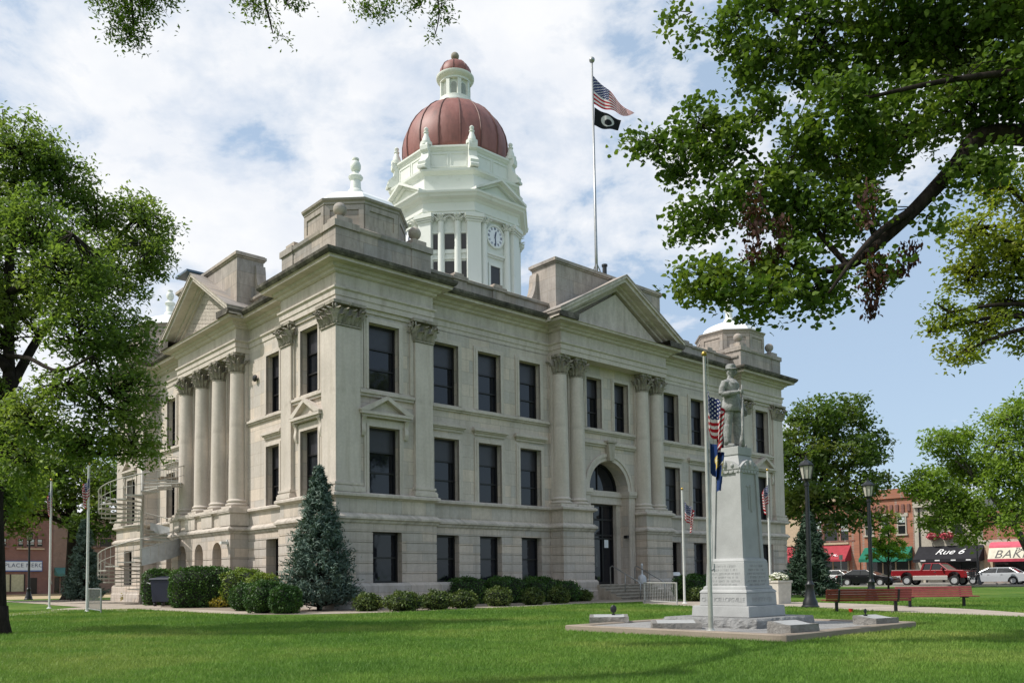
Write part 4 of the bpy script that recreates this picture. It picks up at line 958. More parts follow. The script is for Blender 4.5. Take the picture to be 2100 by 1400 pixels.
def monument():
    mon = thing('soldier_monument', 'tall grey granite war memorial carrying a soldier statue', 'monument', pc+Vector((0, 0, 0.075)), PYAW); mon.scale = (0.955,)*3
    z = -0.08
    build('rock_base', rocky(-1.06, 1.06, -1.06, 1.06, -0.1, 0.19, 0.05, 3), M['rock'], mon, smooth=False)
    def blk(name, a, b, h0, h1, mat=M['granite'], bev=0.012): m = MB(); m.taper(-a, a, -a, a, h0, h1, a-b, a-b); return build(name, m, mat, mon, bevel=bev)
    blk('step', 0.675, 0.66, 0.192, 0.41)
    o = blk('inscription_block', 0.555, 0.545, 0.411, 0.67); m = MB(); m.lathe([(0.555*1.414, 0.671), (0.545*1.414, 0.70), (0.51*1.414, 0.735), (0.49*1.414, 0.75)], n=4, a0=PI/4); build('moulding', m, M['granite'], o)
    for ang, s in ((PI, 'CHANCELLORSVILLE'),):
        c, q = math.cos(ang), math.sin(ang); text_mesh('inscription', s, 0.125 if ang == PI else 0.13, M['granite_dark'], o, face_mw(c*0.553, q*0.553, 0.53, ang), 0.003, spacing=0.86 if ang == PI else 1.0)
    m = MB(); r = random.Random(8); u = -0.36
    while u < 0.34:     # the word on the other face is too worn to read
        w = r.uniform(0.05, 0.075); zt = 0.575; m.box(u, u+0.012, -0.556, -0.546, 0.485, zt)
        m.box(u+0.0121, u+w-0.02, -0.556, -0.546, *r.choice(((0.485, 0.497), (0.563, 0.575), (0.525, 0.536)))); u += w
    build('inscription', m, M['granite_dark'], o)
    d = blk('die', 0.46, 0.44, 0.751, 1.28); m = MB(); m.lathe([(0.50*1.414, 0.7505), (0.49*1.414, 0.79), (0.462*1.414, 0.81)], n=4, a0=PI/4); build('moulding', m, M['granite'], d)
    # rows of cut letters too worn to read: short chisel strokes
    for ang in (PI, -PI/2):
        c, q = math.cos(ang), math.sin(ang); f = lambda u, dd, zz: (c*dd-q*u, q*dd+c*u, zz); m = MB(f); r = random.Random(5)
        for row in range(6):
            zz = 1.20-row*0.075; dd = 0.46-(zz-0.751)/0.529*0.02; wid = (0.24, 0.30, 0.34, 0.30, 0.34, 0.28)[row]; u = -wid
            while u < wid:
                w = r.uniform(0.018, 0.034); m.box(u, u+0.007, dd-0.004, dd+0.003, zz-0.022, zz+0.022)
                if r.random() < 0.6: m.box(u+0.008, u+w-0.006, dd-0.004, dd+0.003, zz+r.choice((-0.022, 0.0, 0.016)), zz+r.choice((0.022, 0.006)) if False else zz+0.022)
                u += w+(0.03 if r.random() < 0.16 else 0.0)
        build('inscription', m, M['granite_dark'], d)
    m = MB(); m.lathe([(0.43*1.414, 1.281), (0.43*1.414, 1.31), (0.40*1.414, 1.35), (0.385*1.414, 1.36)], n=4, a0=PI/4); build('moulding', m, M['granite'], mon)
    sh = MB(); sh.taper(-0.355, 0.355, -0.355, 0.355, 1.36, 3.09, 0.05, 0.05)
    for sx in (-1, 1):
        for sy in (-1, 1):      # corner strips stand a little proud of the sunk fields
            a, b = sorted((sx*0.385, sx*0.285)); e, g = sorted((sy*0.385, sy*0.285)); k = 0.05
            sh.add([(a, e, 1.36), (b, e, 1.36), (b, g, 1.36), (a, g, 1.36), (a-sx*k, e-sy*k, 3.09), (b-sx*k, e-sy*k, 3.09), (b-sx*k, g-sy*k, 3.09), (a-sx*k, g-sy*k, 3.09)], [(0, 3, 2, 1), (4, 5, 6, 7), (0, 1, 5, 4), (1, 2, 6, 5), (2, 3, 7, 6), (3, 0, 4, 7)])
    s = build('shaft', sh, M['granite'], mon)
    # rifles and wreath in low relief on the right hand field
    m = MB()
    m.tube([(0.05, -0.336, 2.30), (0.05, -0.318, 2.86)], [0.016, 0.012], 6); m.tube([(-0.03, -0.334, 2.35), (-0.03, -0.318, 2.80)], [0.012, 0.010], 6); m.tube([(-0.10, -0.318, 2.82), (0.12, -0.318, 2.84)], 0.012, 6)
    build('relief', m, M['granite'], s)
    m = MB(); m.box(-0.345, 0.345, -0.345, 0.345, 3.091, 3.16)
    for k in range(4):
        a = k*PI/2; c, q = math.cos(a), math.sin(a)
        for i in range(6): u = -0.28+i*0.112; m.box(*sorted((c*0.34-q*(u-0.022), c*0.36-q*(u+0.022))), *sorted((q*0.34+c*(u-0.022), q*0.36+c*(u+0.022))), 3.105, 3.145)
    build('dentil_band', m, M['granite'], mon)
    m = MB(); m.box(-0.31, 0.31, -0.31, 0.31, 3.161, 3.24); m.taper(-0.31, 0.31, -0.31, 0.31, 3.241, 3.47, 0.08, 0.08)
    for k in range(4):
        a = k*PI/2; c, q = math.cos(a), math.sin(a); f = lambda u, dd, zz: (c*dd-q*u, q*dd+c*u, zz)
        g = MB(f); g.prism([(-0.34, 3.161)]+[(-0.34+0.68*i/8, 3.20+0.17*math.sin(PI*i/8)) for i in range(9)]+[(0.34, 3.161)], 0.20, 0.36); m.add(g.v, g.f)
        g = MB(); x, y, _ = f(0, 0.36, 0); g.sphere((x, y, 3.27), 0.08, 8, 6, 0.7, 0.7, 1.1); m.add(g.v, g.f)
        for sg in (-1, 1): g = MB(); x, y, _ = f(sg*0.17, 0.35, 0); g.sphere((x, y, 3.24), 0.06, 8, 6, 0.8, 0.8, 0.8); m.add(g.v, g.f)
    build('capstone', m, M['granite'], mon, bevel=0.01)
    m = MB(); m.box(-0.25, 0.25, -0.25, 0.25, 3.471, 3.64); build('statue_plinth', m, M['granite'], mon, bevel=0.01)
    # the soldier: one body skinned as a continuous surface
    H = 1.0
    b = MB(); ox, oy, oz = 0.0, 0.0, 0.0
    def P(x, y, zz): return (ox+x, oy+y, oz+zz)
    def T(pts, rad): b.tube([P(*p) for p in pts], rad, 14)
    T([(0, 0, 0.78), (0, 0.0, 0.90), (0, -0.005, 1.02), (0, -0.012, 1.15), (0, -0.008, 1.26), (0, 0.0, 1.34), (0, 0, 1.38)], [0.12, 0.155, 0.135, 0.155, 0.165, 0.12, 0.07])
    for sg in (-1, 1):
        b.sphere(P(sg*0.125, 0.0, 1.27), 0.095, 14, 10, 1.1, 0.9, 0.9)
        fw = -0.07 if sg > 0 else 0.02
        T([(sg*0.085, 0, 0.84), (sg*0.10, fw*0.5-0.01, 0.62), (sg*0.105, fw*0.8-0.02, 0.46), (sg*0.108, fw, 0.34), (sg*0.11, fw+0.02, 0.13), (sg*0.11, fw+0.02, 0.05)], [0.112, 0.092, 0.070, 0.074, 0.054, 0.056])
        T([(sg*0.11, fw+0.06, 0.04), (sg*0.12, fw-0.04, 0.045), (sg*0.135, fw-0.13, 0.032), (sg*0.14, fw-0.17, 0.026)], [0.045, 0.048, 0.042, 0.028])
    T([(-0.18, 0.0, 1.29), (-0.235, 0.03, 1.16), (-0.265, 0.03, 1.04)], [0.075, 0.066, 0.056]); T([(-0.265, 0.03, 1.04), (-0.19, -0.12, 1.05), (-0.07, -0.215, 1.08)], [0.056, 0.05, 0.036])
    T([(0.18, 0.0, 1.29), (0.25, 0.03, 1.15), (0.275, 0.02, 1.02)], [0.075, 0.066, 0.054]); T([(0.275, 0.02, 1.02), (0.30, -0.06, 0.90), (0.31, -0.10, 0.80)], [0.054, 0.048, 0.034])
    T([(0, 0.01, 1.36), (0.01, -0.005, 1.44)], [0.058, 0.054])
    b.sphere(P(0.012, -0.018, 1.525), 0.098, 18, 14, 0.80, 0.95, 1.18)
    b.sphere(P(0.025, -0.088, 1.475), 0.036, 10, 8, 1.0, 0.8, 0.9)
    T([(0.03, -0.105, 1.545), (0.036, -0.132, 1.508), (0.034, -0.112, 1.500)], [0.010, 0.016, 0.012])
    for e in (-0.07, 0.098): b.sphere(P(e, -0.01, 1.52), 0.022, 8, 6, 0.5, 0.9, 1.4)
    T([(0.0, -0.118, 1.487), (0.035, -0.130, 1.49), (0.066, -0.112, 1.484)], [0.008, 0.013, 0.008])
    # fingers closed on the rifle, fingers hanging at the other side
    b.sphere(P(-0.045, -0.228, 1.085), 0.036, 10, 8, 1.0, 1.0, 1.15)
    for i in range(4): T([(-0.055, -0.265+0.0*i, 1.125-0.024*i), (-0.02, -0.292, 1.122-0.024*i), (0.012, -0.275, 1.118-0.024*i), (0.010, -0.25, 1.116-0.024*i)], [0.012, 0.012, 0.011, 0.009])
    T([(-0.05, -0.22, 1.11), (-0.03, -0.21, 1.145), (-0.005, -0.235, 1.16)], [0.014, 0.012, 0.010])
    b.sphere(P(0.314, -0.115, 0.765), 0.038, 10, 8, 0.7, 1.0, 1.25)
    for i in range(4): T([(0.316, -0.145+0.022*i, 0.73), (0.318, -0.155+0.022*i, 0.69-0.006*(i in (1, 2))), (0.308, -0.152+0.022*i, 0.660-0.008*(i in (1, 2)))], [0.012, 0.011, 0.009])
    T([(0.305, -0.15, 0.77), (0.295, -0.172, 0.735), (0.296, -0.172, 0.70)], [0.013, 0.012, 0.009])
    st = build('statue', b, M['statue'], mon, loc=(-0.04, 0.03, 3.64)); st.scale = (1.06, 1.06, 1.05)
    rm = st.modifiers.new('skin', 'REMESH'); rm.mode = 'VOXEL'; rm.voxel_size = 0.008; rm.use_smooth_shade = True
    sm = st.modifiers.new('soften', 'SMOOTH'); sm.factor = 0.5; sm.iterations = 2
    # clothing: jacket skirt with belt and collar, cap, gaiters
    j = MB(); n = 28; rings = []
    for zz, rx, ry in ((1.365, 0.066, 0.066), (1.34, 0.10, 0.085), (1.28, 0.20, 0.135), (1.18, 0.195, 0.15), (1.04, 0.165, 0.142), (1.0, 0.160, 0.138), (0.94, 0.178, 0.152), (0.82, 0.205, 0.175), (0.72, 0.222, 0.190), (0.715, 0.205, 0.175)):
        rings.append([P(rx*math.cos(2*PI*k/n)*(1+0.03*math.sin(5*2*PI*k/n+zz*9)*(zz < 1.0)), ry*math.sin(2*PI*k/n)*(1+0.05*math.sin(7*2*PI*k/n)*(zz < 1.0))-0.005, zz) for k in range(n)])
    j.add([p for r in rings for p in r], [(i*n+k, i*n+(k+1) % n, (i+1)*n+(k+1) % n, (i+1)*n+k) for i in range(len(rings)-1) for k in range(n)]); ja = build('jacket', j, M['statue'], st, smooth=True)
    j = MB(); j.add([P(0.172*math.cos(2*PI*k/n)*q, 0.15*math.sin(2*PI*k/n)*q-0.005, zz) for q, zz in ((0.9, 0.985), (1.0, 0.985), (1.0, 1.03), (0.9, 1.03)) for k in range(n)], [(i*n+k, i*n+(k+1) % n, ((i+1) % 4)*n+(k+1) % n, ((i+1) % 4)*n+k) for i in range(4) for k in range(n)])
    build('belt', j, M['statue'], st)
    j = MB(); c0 = P(0.012, -0.012, 0)
    j.lathe([(0.088, oz+1.555), (0.096, oz+1.575), (0.098, oz+1.62), (0.094, oz+1.655), (0.070, oz+1.672), (0.02, oz+1.676)], c0[0], c0[1], 22)
    br = []
    for q, zz in ((0.086, 1.582), (0.105, 1.580), (0.128, 1.570), (0.133, 1.572), (0.108, 1.588), (0.088, 1.592)): br.append([P(0.012+q*0.92*math.cos(2*PI*k/24), -0.014+q*(1.12 if math.sin(2*PI*k/24) < 0 else 0.95)*math.sin(2*PI*k/24), zz-0.012*(math.sin(2*PI*k/24) < -0.3)) for k in range(24)])
    j.add([p for r in br for p in r], [(i*24+k, i*24+(k+1) % 24, ((i+1) % 6)*24+(k+1) % 24, ((i+1) % 6)*24+k) for i in range(6) for k in range(24)])
    build('hat', j, M['statue'], st, smooth=True, auto=40)
    for sg in (-1, 1):
        fw = -0.07 if sg > 0 else 0.02; g = MB(); g.lathe([(0.084, oz+0.46), (0.088, oz+0.44), (0.086, oz+0.34), (0.066, oz+0.14), (0.074, oz+0.07)], ox+sg*0.108, oy+fw+0.004, 16); build('gaiter', g, M['statue'], st, smooth=True)
    g = MB(); g.tube([P(-0.01, -0.262, 1.22), P(-0.01, -0.262, 0.55)], [0.012, 0.016], 8); g.tube([P(-0.01, -0.262, 0.98), P(-0.01, -0.262, 0.42), P(-0.01, -0.258, 0.30), P(-0.01, -0.24, 0.16), P(-0.01, -0.235, 0.01)], [0.020, 0.028, 0.026, 0.045, 0.058], 8); build('rifle', g, M['statue'], st, smooth=True)
    return mon
def statue_mat():
    n = NT('weathered_statue_stone'); v = n.coords('Object'); a = n.noise(v, 5, 6, 0.65); b = n.noise(v, 40, 3, 0.7)
    n.col(n.mix(0.5, n.ramp(a, [(0.36, (0.19, 0.195, 0.195)), (0.6, (0.37, 0.375, 0.37))]), n.ramp(b, [(0.3, 0.7), (0.7, 1.2)]), 'MULTIPLY')); n.bump(a, 0.9, 0.05); return n.set(0.8, 0, 0.3)
M['statue'] = statue_mat()
monument()
# ------------------------------------------------------------------ marker stones on the plot
def marker(px, py, w, dd, h, yaw, label, orn, seed):
    p = gnd(px, py, 0.085); t = thing('memorial_marker', label, 'marker stone', (p.x, p.y, 0.085), yaw, 'marker stones on the memorial plot')
    mb = rocky(-w/2, w/2, -dd/2, dd/2, -0.03, h, 0.012, seed, 14, 4)
    mb.v = [(x, y, z if z < h*0.9 else z-(y+dd/2)/dd*0.0-(dd/2-y)/dd*h*0.42) for x, y, z in mb.v]
    build('stone', mb, M['rock2'], t)
    m = MB(lambda x, y, z: (x, y, z)); y0, y1 = -dd*0.36, dd*0.36; z0 = h-(dd/2-y0)/dd*h*0.42; z1 = h-(dd/2-y1)/dd*h*0.42
    m.add([(-w*0.4, y0, z0+0.003), (w*0.4, y0, z0+0.003), (w*0.4, y1, z1+0.003), (-w*0.4, y1, z1+0.003), (-w*0.4, y0, z0+0.012), (w*0.4, y0, z0+0.012), (w*0.4, y1, z1+0.012), (-w*0.4, y1, z1+0.012)], [(0, 3, 2, 1), (4, 5, 6, 7), (0, 1, 5, 4), (1, 2, 6, 5), (2, 3, 7, 6), (3, 0, 4, 7)])
    build('plaque', m, M['granite'], t)
    if orn:
        m = MB(); m.tube([(orn[0], dd*0.2, h*0.8), (orn[0], dd*0.2, h+0.03)], 0.012, 6); m.sphere((orn[0], dd*0.2, h+0.03+orn[1]), orn[1], 12, 8, 0.8, 0.35, 1.0); m.box(orn[0]-0.035, orn[0]+0.035, dd*0.2-0.02, dd*0.2+0.02, h*0.8, h+0.02)
        build('bronze_emblem', m, M['black_iron'], t)
marker(1249, 1276, 0.80, 0.42, 0.17, PYAW-PI/2+0.75, 'low grey marker stone with a black oval emblem, at the plot corner nearest the entrance', (0.10, 0.085), 11)
marker(1386, 1288, 0.86, 0.48, 0.15, PYAW-PI/2+0.75, 'low pale marker stone lying in front of the rock base, beside the flagpole', None, 12)
marker(1627, 1297, 0.72, 0.46, 0.20, PYAW-0.15, 'blocky grey marker stone at the near corner of the plot', None, 13)
marker(1796, 1279, 0.66, 0.50, 0.17, PYAW-0.2, 'grey marker stone with a small black emblem, nearest the red benches', (-0.16, 0.05), 14)
# ------------------------------------------------------------------ flagpoles and flags
def flag_mat():
    n = NT('stars_and_stripes_cloth'); uv = n.N('ShaderNodeUVMap'); sp = n.N('ShaderNodeSeparateXYZ'); n.L(uv.outputs[0], sp.inputs[0])
    def mth(op, a, b=0.0):
        x = n.N('ShaderNodeMath', operation=op)
        for i, q in enumerate((a, b)):
            if isinstance(q, (int, float)): x.inputs[i].default_value = q
            else: n.L(q, x.inputs[i])
        return x.outputs[0]
    U, V = sp.outputs[0], sp.outputs[1]
    st = mth('MODULO', mth('FLOOR', mth('MULTIPLY', V, 13)), 2.0)          # v=0 is the lowest stripe: red
    stripes = n.mix(st, (0.42, 0.018, 0.03), (0.72, 0.71, 0.70))
    cant = mth('MULTIPLY', mth('LESS_THAN', U, 0.4), mth('GREATER_THAN', V, 6/13))
    gx = mth('SINE', mth('MULTIPLY', U, PI*2*15)); gy = mth('SINE', mth('MULTIPLY', V, PI*2*9.3))
    star = mth('GREATER_THAN', mth('MULTIPLY', gx, gy), 0.42)
    can = n.mix(star, (0.018, 0.03, 0.12), (0.70, 0.70, 0.72)); c = n.mix(cant, stripes, can)
    n.col(c); tr = n.N('ShaderNodeBsdfTranslucent'); n.L(c, tr.inputs[0]); mx = n.N('ShaderNodeMixShader'); mx.inputs[0].default_value = 0.3
    n.set(0.8, 0, 0.2); n.L(n.b.outputs[0], mx.inputs[1]); n.L(tr.outputs[0], mx.inputs[2]); n.L(mx.outputs[0], n.o.inputs[0]); return n.m
M['flag'] = flag_mat()
def cloth(name, fn, mat, nu=36, nv=18, thick=0.0, **kw):
    vs = []; uv = []; fs = []
    for i in range(nu+1):
        for j in range(nv+1): u, v = i/nu, j/nv; vs.append(tuple(fn(u, v))); uv.append((u, v))
    for i in range(nu):
        for j in range(nv): a = i*(nv+1)+j; fs.append((a, a+nv+1, a+nv+2, a+1))
    me = bpy.data.meshes.new(name); me.from_pydata(vs, [], fs); l = me.uv_layers.new(name='UVMap')
    for p in me.polygons:
        for li in p.loop_indices: l.data[li].uv = uv[me.loops[li].vertex_index]
    me.polygons.foreach_set('use_smooth', [True]*len(me.polygons)); me.materials.append(mat)
    o = link_mesh(name, me); return tag(o, **kw)
def limp(base, hoist, fly, seed, spread=0.30, dirx=1.0):
    """a flag hanging without wind: the fly end sinks and gathers into folds"""
    r = random.Random(seed); ph = r.uniform(0, 6); k = r.uniform(3.0, 4.0)
    def fn(u, v):
        w = spread*(0.5-0.5*math.cos(PI*min(1.0, u*1.7)))*(0.80+0.20*v)-0.16*spread*max(0, u-0.6)/0.4
        z = -(1-v)*hoist*(1-0.05*u)-u*fly*0.60*(0.9+0.1*v)
        f = min(1, u*3.5)
        return Vector((base[0]+dirx*(0.02+w+0.035*math.sin(u*k*2*PI+ph)*f), base[1]-0.02+0.085*math.sin(u*k*2*PI+ph+1.2+v*1.0)*f, base[2]+z+0.02*math.sin(u*k*2*PI+v*3)*f))
    return fn
def pole(name, label, cat, p, h, r, ball, group=None, mat=None):
    t = thing(name, label, cat, p, 0, group); m = MB(); m.lathe([(r*1.15, 0), (r, h*0.3), (r*0.72, h)], n=14); build('pole', m, mat or M['white_metal'], t, smooth=True, auto=60)
    m = MB(); m.sphere((0, 0, h+ball*0.8), ball, 14, 10); m.lathe([(r*0.7, h-0.01), (ball*0.6, h+ball*0.2)], n=10); build('finial_ball', m, ball_gold, t, smooth=True)
    m = MB(); m.lathe([(r*2.6, 0.0), (r*2.6, 0.02), (r*1.5, 0.05), (r*1.4, 0.07)], n=16); build('base_collar', m, mat or M['white_metal'], t, smooth=True, auto=30)
    m = MB(); m.tube([(r+0.02, -0.01, 1.1), (r*0.7+0.03, -0.01, h-0.04)], 0.006, 5); build('halyard', m, M['white_metal'], t)
    m = MB(); m.tube([(r, 0, 1.05), (r+0.05, 0, 1.09)], 0.012, 5); m.tube([(r+0.05, 0, 1.03), (r+0.05, 0, 1.17)], 0.010, 5); build('cleat', m, M['galv'], t)
    return t
ball_gold = plain('gilded_ball', (0.45, 0.30, 0.08), 0.3, 0.7)
M['pole_grey'] = plain('brushed_pole', (0.46, 0.46, 0.42), 0.35, 0.5)
fp = gnd(1458, 1295, 0.085)
pole('flagpole', 'tall pale flagpole on the gravel plot carrying two limp flags', 'flagpole', (fp.x, fp.y, 0.08), 4.78, 0.038, 0.05, mat=M['pole_grey'])
cloth('flag', limp((fp.x+0.02, fp.y, 4.26), 0.70, 0.92, 4, 0.25), M['flag'], label='limp stars and stripes flag hanging on the pole beside the monument', cat='flag')
def state_mat():
    n = NT('blue_flag_gold_emblem'); uv = n.N('ShaderNodeUVMap'); mp = n.N('ShaderNodeMapping'); mp.inputs['Location'].default_value = (-0.5, -0.5, 0); n.L(uv.outputs[0], mp.inputs[0])
    le = n.N('ShaderNodeVectorMath', operation='LENGTH'); n.L(mp.outputs[0], le.inputs[0]); r = n.ramp(le.outputs['Value'], [(0.27, 1.0), (0.29, 0.0)])
    f = n.noise(mp.outputs[0], 11, 2); em = n.mix(n.ramp(f, [(0.45, 0.0), (0.55, 1.0)]), (0.62, 0.42, 0.03), (0.62, 0.60, 0.48)); n.col(n.mix(r, (0.012, 0.035, 0.13), em)); return n.set(0.8, 0, 0.2)
M['state_flag'] = state_mat()
cloth('flag', limp((fp.x+0.03, fp.y-0.02, 3.40), 0.54, 0.80, 9, 0.20), M['state_flag'], label='limp dark blue flag with a gold emblem under the striped one beside the monument', cat='flag')
for (px, py, yt, yf, lab, lab2, sd, dx, yy) in ((101, 1247, 985, 1000, 'slim white flagpole on the left lawn, in front of the brick shop', 'limp stars and stripes flag on the pole before the brick shop', 21, -0.5, None),
        (178, 1254, 952, 976, 'slim white flagpole in front of the left spruce', 'limp stars and stripes flag hanging before the left spruce', 22, -0.7, None),
        (1404, 1237, 1004, 1026, 'slim white flagpole by the white railing of the entrance', 'limp stars and stripes flag between the entrance and the monument', 23, 1.0, None),
        (1581, 1232, 962, 985, 'slim white flagpole rising behind the white planter box', 'limp stars and stripes flag above the white planter box', 24, -0.8, 32.0)):
    p = gnd(px, py) if yy is None else Vector((at(px, py, yy).x, yy, 0)); k = p.y/F_PX; h = (py-yt)*k
    pole('flagpole', lab, 'flagpole', (p.x, p.y, 0), h, 0.040, 0.055, 'slim flagpoles on the courthouse lawn')
    top = h-(yf-yt)*k; cloth('flag', limp((p.x+0.07*h/5.5, p.y, top), 0.70, 1.05, sd, 0.33, dx), M['flag'], label=lab2, cat='flag', group='flags on the slim poles')
# pole on the roof with two flags streaming out
rp = W(CX+0.2, 1.5); RY = rp.y
def atr(px, py): return at(px, py, RY)
b0, b1 = atr(1223.5, 560), atr(1214, 128)
t = thing('flagpole', 'tall grey flagpole standing on the courthouse roof behind the front gable', 'flagpole', (b0.x, b0.y, b0.z))
d = b1-b0; m = MB(); m.tube([(0, 0, -0.6), tuple(d*0.14), tuple(d)], [0.085, 0.075, 0.045], 12); build('pole', m, M['galv'], t, smooth=True)
m = MB(); m.sphere(tuple(d+Vector((0, 0, 0.12))), 0.15, 16, 10); build('finial_ball', m, M['galv'], t, smooth=True)
m = MB()
for k in range(3): a = k*2*PI/3+0.4; m.tube([(0.30*math.cos(a), 0.30*math.sin(a), -0.3), (0.2*math.cos(a), 0.2*math.sin(a), 0.15), (0.05*math.cos(a), 0.05*math.sin(a), 0.45)], 0.03, 6)
build('stay', m, M['galv'], t)
m = MB(); q = atr(1240, 553)-b0; m.lathe([(0.11, -0.3), (0.11, 0.15), (0.15, 0.16), (0.15, 0.26)], q.x, q.y, 10); q = build('vent_pipe', m, M['black_iron'], t, loc=(0, 0, q.z))
def stream(c, wave, amp, flip=0.0):
    A, B, C_, D = [atr(*p) for p in c]      # hoist top, hoist bottom, fly bottom, fly top
    def fn(u, v):
        lo = B.lerp(C_, u); hi = A.lerp(D, u); p = lo.lerp(hi, v)
        p.y += amp*math.sin(u*wave*2*PI+v*1.1)*min(1, u*2.2)+u*0.35; p.z += 0.35*amp*math.sin(u*wave*2*PI+0.8+v)*min(1, u*2)-0.10*math.sin(PI*u)*(1-v*0.4); return p
    return fn
cloth('flag', stream([(1215, 154), (1217, 213), (1293, 229), (1302, 227)], 1.6, 0.20), M['flag'], 48, 24, label='large stars and stripes flag streaming from the roof flagpole', cat='flag')
def black_flag_mat():
    n = NT('black_flag_white_emblem'); uv = n.N('ShaderNodeUVMap'); mp = n.N('ShaderNodeMapping'); mp.inputs['Location'].default_value = (-0.53, -0.52, 0); mp.inputs['Scale'].default_value = (1.35, 1.0, 1); n.L(uv.outputs[0], mp.inputs[0])
    mp.inputs['Location'].default_value = (-0.70, -0.52, 0)
    le = n.N('ShaderNodeVectorMath', operation='LENGTH'); n.L(mp.outputs[0], le.inputs[0]); r = n.ramp(le.outputs['Value'], [(0.33, 1.0), (0.36, 0.0)])
    m2 = n.N('ShaderNodeMapping'); m2.inputs['Location'].default_value = (-0.73*1.0, -0.44, 0); m2.inputs['Scale'].default_value = (1.35, 1.0, 1); n.L(uv.outputs[0], m2.inputs[0])
    l2 = n.N('ShaderNodeVectorMath', operation='LENGTH'); n.L(m2.outputs[0], l2.inputs[0]); h = n.ramp(l2.outputs['Value'], [(0.19, 1.0), (0.22, 0.0)])
    n.col(n.mix(h, n.mix(r, (0.010, 0.012, 0.014), (0.55, 0.55, 0.55)), (0.010, 0.011, 0.013))); return n.set(0.8, 0, 0.2)
M['black_flag'] = black_flag_mat()
cloth('flag', stream([(1219, 220), (1219, 257), (1270, 259), (1276, 238)], 1.3, 0.12), M['black_flag'], 36, 18, label='black flag with a white round emblem below the striped flag on the roof', cat='flag')
# ------------------------------------------------------------------ foliage
def leaf_mat(name, c0, c1, c2, scale=0.9, trans=0.5, rough=0.5):
    n = NT(name); v = n.coords('Object'); a = n.noise(v, scale, 3, 0.6); b = n.noise(v, scale*14, 2, 0.6)
    k = n.ramp(a, [(0.34, c0), (0.52, c1), (0.70, c2)]); k = n.mix(0.7, k, n.ramp(b, [(0.3, 0.74), (0.7, 1.26)]), 'MULTIPLY')
    n.col(k); n.set(rough, 0, 0.3)
    tr = n.N('ShaderNodeBsdfTranslucent'); n.L(n.mix(1.0, k, (1.25, 1.3, 0.6), 'MULTIPLY'), tr.inputs[0]); mx = n.N('ShaderNodeMixShader'); mx.inputs[0].default_value = trans
    n.L(n.b.outputs[0], mx.inputs[1]); n.L(tr.outputs[0], mx.inputs[2]); n.L(mx.outputs[0], n.o.inputs[0]); return n.m
M['leaf_ash'] = leaf_mat('ash_leaves', (0.106, 0.174, 0.044), (0.169, 0.244, 0.061), (0.269, 0.317, 0.086), 0.5)
M['leaf_dark'] = leaf_mat('dark_maple_leaves', (0.059, 0.112, 0.026), (0.112, 0.172, 0.040), (0.211, 0.224, 0.059), 0.35)
M['leaf_linden'] = leaf_mat('linden_leaves', (0.062, 0.115, 0.022), (0.106, 0.173, 0.030), (0.192, 0.247, 0.046), 1.2, 0.38, 0.4)
M['leaf_yellow'] = leaf_mat('yellow_green_leaves', (0.138, 0.190, 0.028), (0.230, 0.282, 0.040), (0.345, 0.356, 0.066), 0.6)
M['leaf_pale'] = leaf_mat('pale_green_leaves', (0.121, 0.193, 0.039), (0.187, 0.286, 0.046), (0.275, 0.363, 0.083), 0.35)
M['leaf_bright'] = leaf_mat('bright_young_leaves', (0.110, 0.220, 0.022), (0.176, 0.308, 0.033), (0.253, 0.363, 0.055), 1.0)
M['leaf_dead'] = leaf_mat('withered_brown_leaves', (0.040, 0.014, 0.009), (0.069, 0.027, 0.016), (0.104, 0.047, 0.025), 3.0, 0.15)
M['leaf_hedge'] = leaf_mat('clipped_hedge_leaves', (0.027, 0.075, 0.015), (0.053, 0.122, 0.021), (0.094, 0.175, 0.031), 1.6, 0.15, 0.45)
M['leaf_hedge_pale'] = leaf_mat('pale_hedge_leaves', (0.099, 0.167, 0.026), (0.167, 0.245, 0.038), (0.274, 0.323, 0.057), 2.5, 0.2)
M['leaf_shrub'] = leaf_mat('low_shrub_leaves', (0.060, 0.095, 0.025), (0.100, 0.145, 0.035), (0.170, 0.200, 0.048), 2.5, 0.2)
M['leaf_gold'] = leaf_mat('golden_shrub_leaves', (0.245, 0.214, 0.030), (0.350, 0.281, 0.030), (0.455, 0.330, 0.045), 2.5, 0.2)
M['needles'] = leaf_mat('blue_spruce_needles', (0.055, 0.095, 0.072), (0.090, 0.140, 0.108), (0.145, 0.195, 0.155), 1.6, 0.1, 0.6)
M['needles_dark'] = leaf_mat('dark_spruce_needles', (0.019, 0.041, 0.023), (0.035, 0.068, 0.039), (0.061, 0.097, 0.062), 1.2, 0.1, 0.6)
def bark_mat(name, c):
    n = NT(name); v = n.coords('Object', (1, 1, 0.25)); a = n.noise(v, 9, 6, 0.7); n.col(n.ramp(a, [(0.35, tuple(x*0.45 for x in c)), (0.65, tuple(x*1.25 for x in c))])); n.bump(a, 1.0, 0.05); return n.set(0.95, 0, 0.1)
M['bark'] = bark_mat('dark_bark', (0.034, 0.027, 0.022)); M['bark_grey'] = bark_mat('grey_bark', (0.13, 0.115, 0.10))
